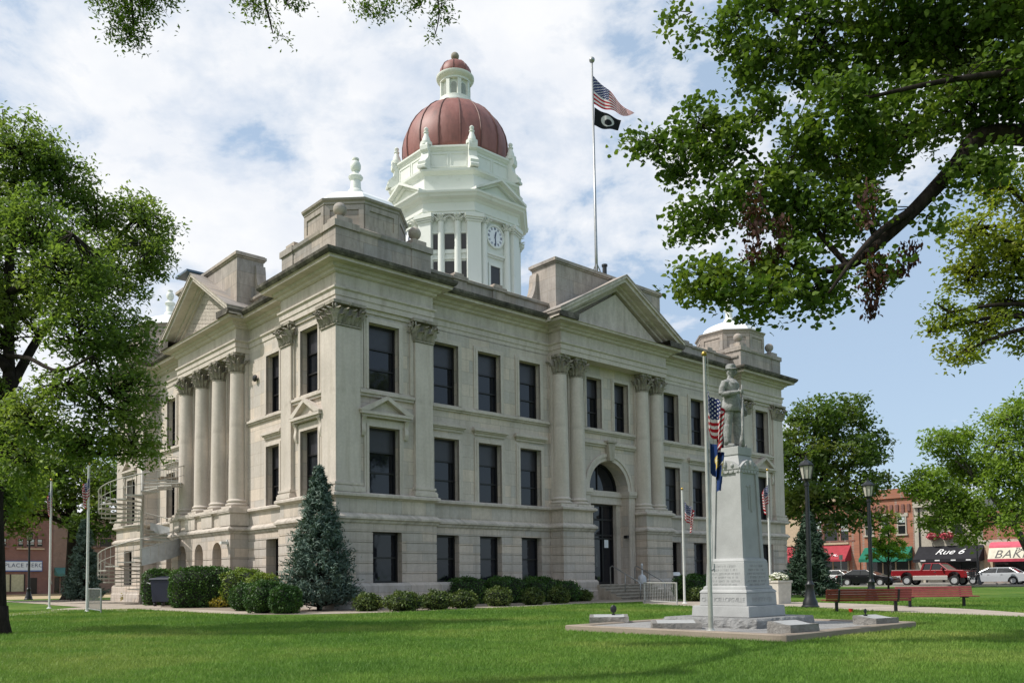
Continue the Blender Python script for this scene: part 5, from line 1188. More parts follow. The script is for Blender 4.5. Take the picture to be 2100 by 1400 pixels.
def leaves(name, P, size, mat, parent, rng, up=0.45, aspect=0.55, shape='diamond', axis=None, axis_w=0.0, jitter=0.35, fold=0.22):
    n = len(P); P = np.asarray(P, float)
    N = rng.normal(size=(n, 3)); N /= np.linalg.norm(N, axis=1)[:, None]; N[:, 2] = np.abs(N[:, 2])*0.7+N[:, 2]*0.3; N[:, 2] += up; N /= np.linalg.norm(N, axis=1)[:, None]
    A = rng.normal(size=(n, 3))
    if axis is not None: A = A*(1-axis_w)+np.asarray(axis)*axis_w*1.6
    A -= N*np.sum(A*N, axis=1)[:, None]; A /= np.linalg.norm(A, axis=1)[:, None]+1e-9; B = np.cross(N, A)
    s = size*(1+jitter*(rng.random(n)*2-1)); L = (s)[:, None]; Wd = (s*aspect)[:, None]
    if shape == 'diamond':
        V = np.stack([P-A*L*0.5, P+B*Wd*0.5-A*L*0.08+N*L*fold*0.5, P+A*L*0.5-N*L*0.08, P-B*Wd*0.5-A*L*0.08+N*L*fold*0.5], axis=1).reshape(-1, 3); k = 4
    else:
        V = np.stack([P-A*L*0.5, P-A*L*0.25+B*Wd*0.46+N*L*fold*0.4, P+A*L*0.12+B*Wd*0.44+N*L*fold*0.4, P+A*L*0.55-N*L*0.12, P+A*L*0.12-B*Wd*0.44+N*L*fold*0.4, P-A*L*0.25-B*Wd*0.46+N*L*fold*0.4], axis=1).reshape(-1, 3); k = 6
    me = bpy.data.meshes.new(name); me.vertices.add(len(V)); me.vertices.foreach_set('co', V.astype(np.float32).ravel())
    me.loops.add(n*k); me.loops.foreach_set('vertex_index', np.arange(n*k, dtype=np.int32)); me.polygons.add(n); me.polygons.foreach_set('loop_start', np.arange(0, n*k, k, dtype=np.int32)); me.polygons.foreach_set('loop_total', np.full(n, k, dtype=np.int32))
    me.update(calc_edges=True); me.materials.append(mat); return link_mesh(name, me, parent)
def crown(blobs, n, rng, clump=26, sig=0.20, flat=0.6, shell=0.45):
    """leaf positions gathered in sprays that fill each blob unevenly, denser towards its outside"""
    out = []; wt = np.array([b[1]*b[2]*b[3]*(b[4] if len(b) > 4 else 1.0) for b in blobs])**0.72; wt /= wt.sum(); cl = []
    for b, w in zip(blobs, wt):
        c = np.array(b[0]); r = np.array(b[1:4]); k = max(4, int(n*w/clump))
        d = rng.normal(size=(k, 3)); d /= np.linalg.norm(d, axis=1)[:, None]; rad = shell+(1-shell)*rng.random(k)**0.6
        rad *= 0.86+0.20*np.sin(d[:, 0]*5+d[:, 2]*7+c[0])*np.cos(d[:, 1]*6+c[2]*2)+0.10*np.clip(rng.normal(size=k), -2, 1.3)
        cc = c+d*rad[:, None]*r; cl.append(cc); m = np.repeat(np.arange(k), clump); sg = sig*(0.6+0.8*rng.random(k))[m]
        g = rng.normal(size=(len(m), 3)); g /= np.linalg.norm(g, axis=1)[:, None]; g *= (1.75*rng.random(len(m))**0.5)[:, None]; g = g*sg[:, None]; g[:, 2] *= flat; g[:, 2] -= 0.25*np.abs(g[:, 0]+g[:, 1])
        out.append(cc[m]+g)
    return np.concatenate(out), np.concatenate(cl)
def limb(m, pts, r0, r1, n=8, wob=0.0, rng=None):
    P = [Vector(p) for p in pts]; Q = []
    # smooth the polyline (Catmull-Rom)
    for i in range(len(P)-1):
        p0, p1, p2, p3 = P[max(i-1, 0)], P[i], P[i+1], P[min(i+2, len(P)-1)]
        for k in range(5):
            t = k/5; Q.append(0.5*((2*p1)+(p2-p0)*t+(2*p0-5*p1+4*p2-p3)*t*t+(3*p1-p0-3*p2+p3)*t**3))
    Q.append(P[-1])
    if wob: Q = [q+Vector((rng.normal(), rng.normal(), rng.normal()*0.5))*wob*(0 < i < len(Q)-1) for i, q in enumerate(Q)]
    m.tube(Q, [r0+(r1-r0)*(i/(len(Q)-1))**0.8 for i in range(len(Q))], n)
def twigs(m, anchors, targets, rng, r=0.02, frac=0.4):
    A = np.array(anchors)
    for t in targets:
        if rng.random() > frac: continue
        d = np.linalg.norm(A-t, axis=1); a = A[int(np.argmin(d))]
        mid = (a+t)/2+rng.normal(size=3)*0.12*np.linalg.norm(t-a); m.tube([tuple(a), tuple(mid), tuple(t)], [r, r*0.7, r*0.3], 4, cap=False)
def tree(name, label, base, trunk_pts, r0, r1, limbs, blobs, n, size, mat, seed, group=None, clump=26, sig=0.2, shape='diamond', up=0.45, aspect=0.55, bark='bark', tw=0.35, twr=0.02, flat=0.6, shell=0.45, extra=None):
    rng = np.random.default_rng(seed); t = thing(name, label, 'tree', base, 0, group); b = Vector(base)
    loc = lambda p: tuple(Vector(p)-b)
    m = MB(); tp = [loc(p) for p in trunk_pts]
    limb(m, tp, r0, r1, 12); fl = MB(); anchors = []
    m.lathe([(r0*1.5, -0.15), (r0*1.25, 0.08), (r0*1.06, 0.3), (r0*0.98, 0.6)], tp[0][0], tp[0][1], 14)
    for pts, a, c in limbs:
        q = [loc(p) for p in pts]; limb(m, q, a, c, 7); anchors += q[1:]
    anchors += tp[1:]
    bl = [(loc(x[0]),)+tuple(x[1:]) for x in blobs]
    P, C = crown(bl, n, rng, clump, sig, flat, shell)
    dense = []
    for i in range(len(anchors)): dense.append(anchors[i])
    for bb in bl: dense.append(tuple(Vector(bb[0])*0.7+Vector(min(anchors, key=lambda q: (Vector(q)-Vector(bb[0])).length))*0.3))
    twigs(m, dense, C, rng, twr, tw)
    build('trunk', m, M[bark], t, smooth=True, recalc=False)
    leaves('crown', P, size, mat, t, rng, up, aspect, shape)
    return t, rng
def B(px, py, Y, rpx, rpy=None, rd=None, w=1.0):
    c = at(px, py, Y); k = Y/F_PX; rpy = rpy or rpx; return (tuple(c), rpx*k, rd if rd else (rpx+rpy)/2*k, rpy*k, w)
# --- the big ash on the left lawn
g0 = gnd(-10, 1300); Y0 = g0.y
def a(px, py, dy=0.0): return at(px, py, Y0+dy)
tree('ash_tree', 'large leafy ash tree on the left lawn with its trunk at the frame edge', (g0.x, g0.y, 0),
    [(g0.x, g0.y, 0), a(-12, 1150), a(-12, 1010), a(6, 900), a(18, 800), a(18, 700, .3), a(20, 520, .5), a(28, 400, .6), a(34, 320, .5)], 0.24, 0.05,
    [([a(0, 960), a(70, 830, -.6), a(140, 790, -1), a(215, 830, -1.4)], .13, .03), ([a(18, 800), a(80, 690, .8), a(150, 600, 1.2), a(230, 500, 1.4), a(285, 440, 1.2)], .12, .03),
     ([a(15, 730), a(60, 735, -1), a(120, 760, -2), a(190, 730, -2.2)], .065, .02), ([a(20, 520, .5), a(70, 430, 1), a(120, 340, 1.4)], .07, .02), ([a(18, 600), a(90, 560, -1.4), a(150, 480, -2)], .09, .02),
     ([a(18, 760), a(-90, 620, .5), a(-170, 480, 1)], .12, .03), ([a(10, 850), a(110, 900, -.9), a(200, 930, -1.2), a(270, 930, -1)], .09, .02), ([a(24, 470, .5), a(-50, 380, .2), a(-100, 330, 0)], .07, .02), ([a(-2, 1000), a(-110, 900, 0.6), a(-200, 820, 1)], .10, .03)],
    [B(30, 310, Y0+.5, 95, 90), B(118, 370, Y0+1, 85, 75), B(-70, 420, Y0, 130, 130), B(70, 470, Y0-1, 110, 80), B(190, 440, Y0+1.2, 55, 55), B(285, 460, Y0+1.4, 82, 75), B(322, 530, Y0+1, 48, 42), B(225, 560, Y0+.6, 95, 80),
     B(140, 560, Y0-1.5, 100, 85), B(40, 600, Y0+1.5, 110, 70), B(-80, 640, Y0, 140, 130), B(170, 680, Y0-1.5, 95, 75), B(262, 690, Y0-.6, 62, 80), B(240, 800, Y0-1.2, 85, 80), B(140, 800, Y0-1.8, 85, 55, None, .7),
     B(270, 900, Y0-1, 66, 66), B(180, 900, Y0-1.5, 75, 55), B(60, 860, Y0-1.6, 85, 65), B(-50, 850, Y0, 110, 120), B(35, 960, Y0-1.2, 60, 48), B(-20, 1010, Y0+.6, 70, 60), B(-165, 480, Y0+1, 90, 90), B(-190, 800, Y0+1, 90, 80)],
    72000, 0.110, M['leaf_ash'], 31, clump=24, sig=0.19, aspect=0.42, tw=0.5, twr=0.022)
# --- trees behind, on the left
def bgtree(label, px, Y, blobs, n, size, mat, seed, trunk_px=None, tw=0.2, r0=0.3, name='broadleaf_tree', group='trees round the courthouse square', sig=0.45, bark='bark', **k):
    tx = trunk_px if trunk_px is not None else px; c = at(tx, 1200, Y); top = at(px, min(b[1] for b in blobs)+40, Y); mid = at((px+tx)/2, sum(b[1] for b in blobs)/len(blobs)+20, Y)
    lims = []
    bl = [B(x, y, Y+dy, rx, ry) for x, y, rx, ry, dy in blobs]
    for q in bl: lims.append(([tuple(Vector((c.x, Y, 0)).lerp(mid, 0.75)), tuple((mid+Vector(q[0]))/2+Vector((0, 0, -0.3))), q[0]], r0*0.42, 0.04))
    return tree(name, label, (c.x, Y, 0), [(c.x, Y, 0), tuple(Vector((c.x, Y, 0)).lerp(mid, 0.5)), tuple(mid), tuple(top)], r0, 0.06, lims, bl, n, size, mat, seed, group, clump=22, sig=sig, tw=tw, twr=0.04, bark=bark, **k)
bgtree('dark broad tree behind the left spruce, in front of the brick shops', 150, 56, [(150, 980, 110, 75, 0), (60, 1010, 95, 70, 1), (235, 1010, 75, 80, -1), (100, 930, 110, 70, 2), (200, 1075, 60, 40, -2), (20, 1060, 70, 40, -1)], 15000, 0.30, M['leaf_dark'], 41, trunk_px=150, r0=0.62)
bgtree('dark tree far left behind the ash, shading the shop fronts', -60, 50, [(-60, 980, 110, 90, 0), (30, 1000, 70, 60, 1), (-140, 960, 90, 90, 1)], 9000, 0.30, M['leaf_dark'], 42, r0=0.4)
bgtree('yellow green tree between the ash trunk and the dark tree behind', 60, 43, [(50, 985, 42, 45, 0), (25, 1030, 45, 38, 1)], 3000, 0.24, M['leaf_pale'], 43, trunk_px=-30, r0=0.2)
# --- trees on the right
bgtree('broad dark maple just behind the right end of the courthouse', 1690, 58, [(1670, 860, 60, 55, 0), (1735, 845, 62, 50, 1), (1640, 930, 62, 70, -1), (1730, 930, 85, 60, 0), (1795, 915, 40, 38, 1), (1660, 1020, 70, 60, -2), (1755, 1005, 60, 50, -1), (1800, 985, 30, 24, 0), (1725, 1070, 45, 26, -3), (1790, 1060, 45, 22, -2), (1620, 1010, 40, 60, 1)], 17000, 0.30, M['leaf_dark'], 51, trunk_px=1650, r0=0.5, tw=0.25)
bgtree('pale green tree over the black and green awnings', 1960, 60, [(1945, 905, 60, 35, 0), (1990, 960, 62, 45, 1), (1905, 985, 50, 38, -1), (1880, 1005, 36, 22, -2), (1955, 1030, 62, 40, -1), (1925, 1065, 40, 28, -2), (2000, 1055, 42, 36, -2), (1985, 1100, 28, 18, -2)], 11000, 0.28, M['leaf_pale'], 52, trunk_px=2150, r0=0.4, tw=0.25, bark='bark_grey')
bgtree('tall pale green tree at the right edge, over the pink and white awning', 2085, 56, [(2075, 860, 55, 50, 0), (2130, 850, 70, 60, 1), (2045, 915, 45, 45, 0), (2100, 950, 75, 60, -1), (2050, 990, 48, 40, 0), (2100, 1040, 55, 40, -1), (2075, 1075, 28, 24, -2), (2150, 980, 70, 90, 0)], 12000, 0.27, M['leaf_pale'], 53, trunk_px=2180, r0=0.4, tw=0.25)
bgtree('yellow green tree hanging in at the right edge below the dark limb', 2200, 25, [(2060, 380, 60, 60, 0), (2000, 470, 75, 55, -.5), (2080, 520, 85, 70, 0), (1985, 560, 60, 52, .5), (1945, 640, 48, 38, -.5), (2015, 665, 75, 45, 0), (2070, 620, 70, 60, .6), (1975, 720, 55, 34, -.6), (2110, 700, 42, 34, .5), (2150, 450, 90, 120, 0), (1905, 680, 30, 18, -.4), (2330, 330, 130, 120, .5), (2450, 480, 120, 110, 0), (2300, 600, 90, 80, 1)], 24000, 0.15, M['leaf_yellow'], 54, trunk_px=2420, r0=0.3, sig=0.26, tw=0.45)
# the small street tree
bgtree('small bright green young tree in front of the green awning', 1822, 51, [(1822, 1088, 18, 14, 0), (1803, 1110, 20, 15, 0), (1840, 1112, 20, 15, .3), (1822, 1128, 34, 17, 0), (1790, 1140, 16, 8, 0), (1852, 1140, 12, 7, 0)], 3000, 0.16, M['leaf_bright'], 55, r0=0.055, sig=0.14, name='young_tree', group=None, tw=0.3)
# --- the linden whose limb reaches in from the right, close by
NY = 12.5
def b(px, py, dy=0.0): return at(px, py, NY+dy)
lt = b(2520, 1000); 
tree('linden_tree', 'overhanging linden with a thick dark limb, filling the upper right corner', (lt.x, NY+1.0, 0),
    [(lt.x, NY+1.0, 0), b(2510, 900, 1.0), b(2460, 560, .8), b(2400, 330, .6), b(2380, 100, .4), b(2360, -250, .2)], 0.42, 0.16,
    [([b(2405, 330, .6), b(2240, 290, .3), b(2120, 278, 0), b(2010, 282, 0), b(1955, 345, -.1), b(1880, 425, -.2), b(1800, 500, -.3), b(1740, 545, -.3), b(1650, 560, -.2)], .22, .05),
     ([b(1880, 425, -.2), b(1810, 470, -.6), b(1760, 520, -1), b(1700, 600, -1.2)], .07, .02), ([b(1740, 545, -.3), b(1690, 490, 0), b(1640, 425, .2), b(1590, 365, .4), b(1520, 300, .5), b(1440, 260, .6)], .05, .015),
     ([b(1800, 500, -.3), b(1760, 400, .6), b(1700, 300, 1), b(1640, 240, 1.2)], .05, .015), ([b(2380, 160, .4), b(2150, 80, .8), b(1900, 60, 1), b(1650, 40, 1.2), b(1500, -10, 1.2)], .13, .02), ([b(2390, 220, .5), b(2200, 150, -.5), b(1980, 160, -1), b(1780, 200, -1.2)], .10, .02),
     ([b(2120, 278, 0), b(2050, 200, .3), b(1950, 150, .5)], .06, .02), ([b(2365, 0, .3), b(2100, -60, 0), b(1850, -80, -.5)], .1, .02)],
    [B(1430, 255, NY+.6, 68, 38, .7), B(1325, 285, NY+.6, 50, 30, .5), B(1390, 320, NY+.6, 55, 45, .7), B(1480, 310, NY+.5, 68, 68, .8), B(1545, 240, NY+.8, 55, 30, .6), B(1410, 450, NY, 52, 38, .6), B(1470, 420, NY, 55, 60, .7), B(1560, 400, NY+.4, 75, 70, .9), B(1420, 570, NY-.2, 50, 48, .6),
     B(1475, 580, NY-.3, 62, 52, .8), B(1560, 600, NY-.4, 66, 58, .8), B(1620, 540, NY-.3, 75, 60, .9), B(1690, 590, NY-.3, 60, 48, .8), B(1650, 440, NY+.2, 75, 65, .9), B(1640, 320, NY+.9, 75, 65, .9), B(1740, 440, NY, 75, 70, .9), B(1760, 320, NY+.6, 95, 70, 1.1), B(1840, 250, NY, 95, 80, 1.2),
     B(1560, 120, NY+1.1, 70, 60, .9), B(1510, 60, NY+1.2, 60, 50, .8), B(1385, 40, NY+1.2, 35, 26, .4, .45), B(1420, 80, NY+1.2, 32, 20, .4, .5), B(1680, 90, NY+1, 110, 80, 1.2), B(1720, 210, NY-.6, 90, 60, 1.0), B(1830, 100, NY+.8, 120, 90, 1.3), B(1960, 70, NY+.5, 120, 100, 1.4), B(1980, 200, NY, 90, 70, 1.1), B(2080, 180, NY-.4, 90, 90, 1.2),
     B(2080, 60, NY, 110, 90, 1.4), B(1600, -60, NY+1, 120, 60, 1.2), B(1850, -70, NY, 160, 80, 1.5), B(2100, -80, NY, 160, 90, 1.5), B(1990, 360, NY-.5, 60, 42, .7), B(1800, 560, NY-.4, 48, 34, .6, .6), B(1910, 450, NY-.4, 34, 26, .5, .6), B(2040, 330, NY-.4, 42, 30, .6), B(2360, -120, NY, 200, 130, 1.8), B(2520, 150, NY+.5, 150, 130, 1.8), B(2330, 150, NY-.8, 110, 110, 1.4)],
    56000, 0.084, M['leaf_linden'], 61, clump=24, sig=0.15, shape='leaf', aspect=0.85, tw=0.55, twr=0.011, flat=0.8)
lind = [o for o in bpy.data.objects if o.name == 'linden_tree'][0]
def hanging(px, py0, py1, w, n, dy, seed):
    rng = np.random.default_rng(seed); top = b(px, py0, dy); bot = b(px, py1, dy); u = rng.random(n)**0.8; k = NY/F_PX
    P = np.stack([top.x+(bot.x-top.x)*u+rng.normal(size=n)*w*k*(0.45+0.55*np.sin(PI*np.minimum(1, u*1.1))), np.full(n, top.y)+rng.normal(size=n)*w*k, top.z+(bot.z-top.z)*u], axis=1)-np.array(lind.location)
    leaves('dead_leaves', P, 0.075, M['leaf_dead'], lind, rng, 0.0, 0.5, 'leaf', np.array([0, 0, -1.0]), 0.6)
for q in ((1785, 510, 655, 12, 300, -.5, 1), (1800, 520, 600, 14, 200, -.6, 2), (1850, 495, 570, 9, 110, -.5, 3), (1873, 490, 545, 8, 80, -.4, 4), (1545, 390, 540, 15, 280, -.5, 5), (1600, 440, 530, 12, 160, -.5, 6), (1780, 370, 470, 14, 80, -.8, 7)): hanging(*q)
# --- twigs hanging in at the top left from a tree beside the camera
TY = 11.5
def c_(px, py, dy=0.0): return at(px, py, TY+dy)
tb = Vector((-8.6, 6.2, 0))
tree('elm_tree', 'tree beside the viewer, only its hanging twigs showing along the top edge', tuple(tb),
    [tuple(tb), (-8.5, 6.3, 3.5), (-7.8, 6.8, 7.5), (-7.2, 7.4, 11)], 0.38, 0.2,
    [([(-7.2, 7.4, 10.6), (-6.4, 9.5, 11.4), tuple(c_(270, -150)), tuple(c_(268, -20)), tuple(c_(275, 60))], .10, .008), ([(-6.4, 9.5, 11.4), tuple(c_(420, -230)), tuple(c_(520, -90)), tuple(c_(545, 10)), tuple(c_(560, 70))], .07, .006),
     ([tuple(c_(420, -230)), tuple(c_(700, -200)), tuple(c_(800, -80)), tuple(c_(790, 20))], .05, .006), ([tuple(c_(800, -90)), tuple(c_(880, -60)), tuple(c_(900, 20)), tuple(c_(893, 70))], .03, .005)],
    [B(255, 20, TY, 62, 40, .5), B(300, 10, TY, 45, 35, .4), B(265, 75, TY, 52, 26, .4), B(340, -5, TY, 30, 15, .3, .6), B(200, 5, TY, 24, 30, .3, .5), B(270, -60, TY, 90, 50, .6), B(510, 10, TY, 36, 24, .3, .7), B(545, 20, TY, 26, 26, .3, .6), B(600, 8, TY, 34, 24, .3, .6), B(575, 75, TY, 22, 18, .2, .35),
     B(740, 10, TY, 34, 20, .3, .5), B(790, 20, TY, 55, 24, .3, .6), B(850, 5, TY, 40, 18, .3, .6), B(905, 15, TY, 36, 26, .3, .7), B(893, 65, TY, 16, 20, .2, .6), B(560, -60, TY, 90, 45, .6, .6), B(800, -60, TY, 110, 40, .6, .6)],
    6800, 0.060, M['leaf_linden'], 71, clump=12, sig=0.085, aspect=0.4, tw=0.9, twr=0.005, flat=1.0, shell=0.2)
# ------------------------------------------------------------------ spruces, hedges and shrubs
def spruce(label, px, py, w, h_px, mat, n, seed, size=0.16, Yf=None, lean=0.0):
    p = gnd(px, py) if Yf is None else Vector((at(px, py, Yf).x, Yf, 0)); k = p.y/F_PX; R0 = w*k/2; H = h_px*k; rng = np.random.default_rng(seed)
    t = thing('spruce', label, 'spruce', (p.x, p.y, 0))
    m = MB(); m.tube([(0, 0, -0.1), (0, 0, H*0.5), (0, 0, H*0.97)], [0.10, 0.06, 0.012], 8)
    nb = int(n/34); P = []; AX = []
    for i in range(nb):
        u = rng.random()**1.35; z = H*(0.04+0.94*u); an = rng.random()*2*PI; r = R0*(1-u)**0.95*(1.0 if u > 0.10 else 0.84+u*1.6)*(0.68+0.42*rng.random())*(1+0.14*math.sin(an*3+u*23))+0.05; d = np.array([math.cos(an), math.sin(an), 0])
        L = r; up = 0.30+0.35*u; tip = d*L+np.array([0, 0, z+L*up*0.6])
        root = np.array([0, 0, z-0.1*L])
        if i % 3 == 0: m.tube([tuple(root), tuple((root+tip)/2+np.array([0, 0, -0.05*L])), tuple(tip)], [0.022, 0.014, 0.005], 4, cap=False)
        q = (0.55+0.5*rng.random(34)**0.7); sp = rng.normal(size=(34, 3))*0.085*(0.5+0.7*(1-u)); P.append(root+(tip-root)*q[:, None]+sp); ax = (d+np.array([0, 0, 0.75])); AX.append(np.repeat((ax/np.linalg.norm(ax))[None], 34, 0)+rng.normal(size=(34, 3))*0.35)
    build('trunk', m, M['bark'], t, smooth=True, recalc=False)
    leaves('foliage', np.concatenate(P), size, mat, t, rng, 0.15, 0.24, 'diamond', np.concatenate(AX), 0.8, fold=0.5)
    return t
spruce('tall blue green spruce at the near corner of the courthouse', 655, 1251, 158, 298, M['needles'], 26000, 81, 0.17)
spruce('blue green spruce on the left beyond the slim flagpoles', 172, 1231, 78, 166, M['needles'], 9000, 82, 0.30)
spruce('dark spruce at the right end of the courthouse, behind the lamp', 1662, 1222, 104, 172, M['needles_dark'], 12000, 83, 0.24, Yf=39)
def bush(name, label, cat, p, rx, ry, rz, n, size, mat, seed, box=2.0, group=None, rz_rot=0.0, lumps=0.08):
    rng = np.random.default_rng(seed); t = thing(name, label, cat, (p.x, p.y, 0), rz_rot, group)
    def surf(d, k=1.0):
        e = (np.abs(d[:, 0])**box+np.abs(d[:, 1])**box+np.abs(d[:, 2])**box)**(-1/box); l = 1+lumps*np.sin(d[:, 0]*7+seed)*np.cos(d[:, 1]*6+seed*2)+lumps*0.7*np.sin(d[:, 2]*9+d[:, 0]*5)
        q = d*(e*l*k)[:, None]*np.array([rx, ry, rz]); q[:, 2] += rz*0.92; return q
    d = rng.normal(size=(n, 3)); d /= np.linalg.norm(d, axis=1)[:, None]; d[:, 2] = np.where(d[:, 2] < -0.75, -d[:, 2], d[:, 2]); P = surf(d, 1.0)*1.0+rng.normal(size=(n, 3))*size*0.45; P[:, 2] = np.maximum(P[:, 2], 0.03)
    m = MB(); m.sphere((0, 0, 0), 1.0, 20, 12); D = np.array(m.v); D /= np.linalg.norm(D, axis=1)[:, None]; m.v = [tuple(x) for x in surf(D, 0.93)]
    build('dark_core', m, M['bush_core'], t, smooth=True); leaves('foliage', P, size, mat, t, rng, 0.25, 0.6)  # solid core; its near-black colour stands for the shade inside the bush
    return t
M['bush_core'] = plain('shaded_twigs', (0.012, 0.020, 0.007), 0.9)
def gb(px, py): return gnd(px, py)
def bx(name, label, px, py, w, h, n, size, mat, seed, box=2.4, depth=None, cat='bush', group=None, rot=YAW, Y=None, lumps=0.08):
    p = gb(px, py) if Y is None else Vector((at(px, py, Y).x, Y, 0)); k = p.y/F_PX; rx = w*k/2; rz = h*k/1.92; d = depth if depth else rx
    p = Vector((p.x, p.y+0.4*d, 0)); return bush(name, label, cat, p, rx, d, rz, n, size, mat, seed, box, group, rot, lumps)
bx('hedge', 'large boxy dark green clipped hedge by the arches of the side portico', 410, 1245, 122, 80, 9000, 0.085, M['leaf_hedge'], 91, 5.0, 0.9, 'hedge', rot=0.2, lumps=0.03)
bx('hedge', 'small dark green hedge behind the blue dumpster', 322, 1241, 62, 72, 3000, 0.09, M['leaf_hedge'], 92, 4.0, 0.5, 'hedge', rot=0.2, lumps=0.03)
bx('hedge', 'pale green clipped bush right behind the large boxy hedge', 494, 1244, 86, 74, 5000, 0.085, M['leaf_hedge_pale'], 93, 3.5, None, 'hedge', rot=0.1)
bx('hedge', 'yellowish green clipped bush between the pale bush and the spruce', 538, 1246, 70, 66, 4500, 0.085, M['leaf_hedge_pale'], 94, 3.2, None, 'hedge', rot=0.1)
bx('perennials', 'clump of golden perennials in front of the large boxy hedge', 453, 1245, 50, 20, 900, 0.10, M['leaf_gold'], 95, 2.0, cat='plants')
bx('perennials', 'small yellow green plants at the foot of the spiral stair', 262, 1233, 26, 17, 500, 0.12, M['leaf_gold'], 96, 2.0, cat='plants')
G1_ = 'round clipped bushes by the spruce'
bx('bush', 'dark round clipped bush left of its two neighbours, beside the golden perennials', 500, 1252, 58, 54, 4500, 0.062, M['leaf_hedge'], 97, 2.5, group=G1_)
bx('bush', 'largest dark round clipped bush, middle of the three by the spruce', 540, 1257, 78, 64, 6000, 0.062, M['leaf_hedge'], 98, 2.6, group=G1_)
bx('bush', 'dark round clipped bush touching the left foot of the spruce', 582, 1258, 62, 56, 4500, 0.062, M['leaf_hedge'], 99, 2.5, group=G1_)
for i, (px, py, w, h, lab) in enumerate(((953, 1238, 92, 52, 'leftmost lobe of the dark hedge under the front windows'), (1033, 1236, 96, 51, 'dark clipped hedge bush under the middle front window'), (1105, 1234, 84, 49, 'dark clipped hedge bush under the window nearest the entrance'), (1158, 1233, 46, 40, 'small dark clipped bush ending the front hedge near the steps'))):
    bx('hedge', lab, px, py, w, h, 4500 if w > 50 else 2500, 0.075, M['leaf_hedge'], 100+i, 3.0, 0.75, 'hedge', 'dark hedge along the front wall')
LOW = (('low olive shrub at the right foot of the spruce', 752, 1253, 56, 34), ('wide low olive shrub below the first ground floor window', 826, 1253, 78, 38), ('low olive shrub at the left end of the dark front hedge', 894, 1250, 62, 36), ('low shrub before the left lobe of the dark front hedge', 949, 1247, 58, 34), ('round low shrub before the middle of the dark front hedge', 1022, 1243, 54, 38), ('low shrub before the right part of the dark front hedge', 1093, 1240, 44, 32), ('low shrub before the small end bush of the front hedge', 1146, 1237, 40, 32), ('smallest low shrub, left of the entrance steps', 1197, 1232, 34, 20))
for i, (lab, px, py, w, h) in enumerate(LOW): bx('shrub', lab, px, py, w, h, 2200, 0.075, M['leaf_shrub'], 120+i, 2.0, cat='shrub', group='low shrubs in the front bed', lumps=0.12)
bx('hedge', 'dark clipped hedge right of the entrance, behind the white railing pole', 1424, 1228, 88, 48, 4000, 0.085, M['leaf_hedge'], 131, 3.0, 0.7, 'hedge')
bx('shrub', 'low dark shrub before the hedge right of the entrance', 1432, 1233, 46, 26, 2000, 0.075, M['leaf_shrub'], 132, 2.0, cat='shrub')
bx('shrub', 'untidy low shrub at the foot of the dark spruce by the lamp', 1702, 1213, 36, 18, 1500, 0.11, M['leaf_shrub'], 133, 2.0, cat='shrub')
# ------------------------------------------------------------------ grass blades near the viewer
def grass():
    rng = np.random.default_rng(5); N0 = 1250000; y = 7.5+26*rng.random(N0)**1.6; x = (rng.random(N0)*2-1)*(y*0.70+4.0); keep = rng.random(N0) < 0.55; x, y = x[keep], y[keep]
    # not on the plot, the paths or the beds
    dx, dy = x-pc.x, y-pc.y; c, s = math.cos(PYAW), math.sin(PYAW); u, v = dx*c+dy*s, -dx*s+dy*c; ok = ~((np.abs(u) < hs+0.03) & (np.abs(v) < hs+0.03))
    bx_, by_ = x-AX, y-AY; sB, tB = bx_*EX.x+by_*EX.y, bx_*EY.x+by_*EY.y; ok &= ~((sB > -4.3) & (tB > -4.3))
    poly = [gp(1318, 1238), gp(1420, 1243), gp(1625, 1244), gp(1750, 1250), gp(1830, 1255), gp(2110, 1265), gp(2300, 1274), gp(2300, 1264), gp(2110, 1257.5), gp(1995, 1249), gp(1870, 1243), gp(1800, 1239), gp(1640, 1234), gp(1420, 1232), gp(1318, 1231)]
    ins = np.zeros(len(x), bool); j = len(poly)-1
    for i in range(len(poly)):
        xi, yi = poly[i]; xj, yj = poly[j]; ins ^= ((yi > y) != (yj > y)) & (x < (xj-xi)*(y-yi)/(yj-yi+1e-12)+xi); j = i
    ok &= ~ins
    x, y = x[ok], y[ok]; n = len(x); sc = np.clip(y/11, 0.7, 2.4); h = (0.022+0.030*rng.random(n))*(0.85+0.25*sc); w = 0.0042*sc*(0.7+0.6*rng.random(n)); a = rng.random(n)*2*PI; l = h*(0.25+0.7*rng.random(n)); la = rng.random(n)*2*PI
    P = np.stack([x, y, np.zeros(n)], 1); S_ = np.stack([np.cos(a), np.sin(a), np.zeros(n)], 1)*w[:, None]; T_ = P+np.stack([np.cos(la)*l, np.sin(la)*l, h], 1)
    V = np.stack([P-S_, P+S_, T_], 1).reshape(-1, 3); me = bpy.data.meshes.new('grass'); me.vertices.add(3*n); me.vertices.foreach_set('co', V.astype(np.float32).ravel()); me.loops.add(3*n); me.loops.foreach_set('vertex_index', np.arange(3*n, dtype=np.int32)); me.polygons.add(n); me.polygons.foreach_set('loop_start', np.arange(0, 3*n, 3, dtype=np.int32)); me.polygons.foreach_set('loop_total', np.full(n, 3, dtype=np.int32)); me.update(calc_edges=True)
    me.materials.append(M['blade']); o = link_mesh('grass', me); tag(o, 'short green lawn grass in the foreground', 'grass', kind='stuff')
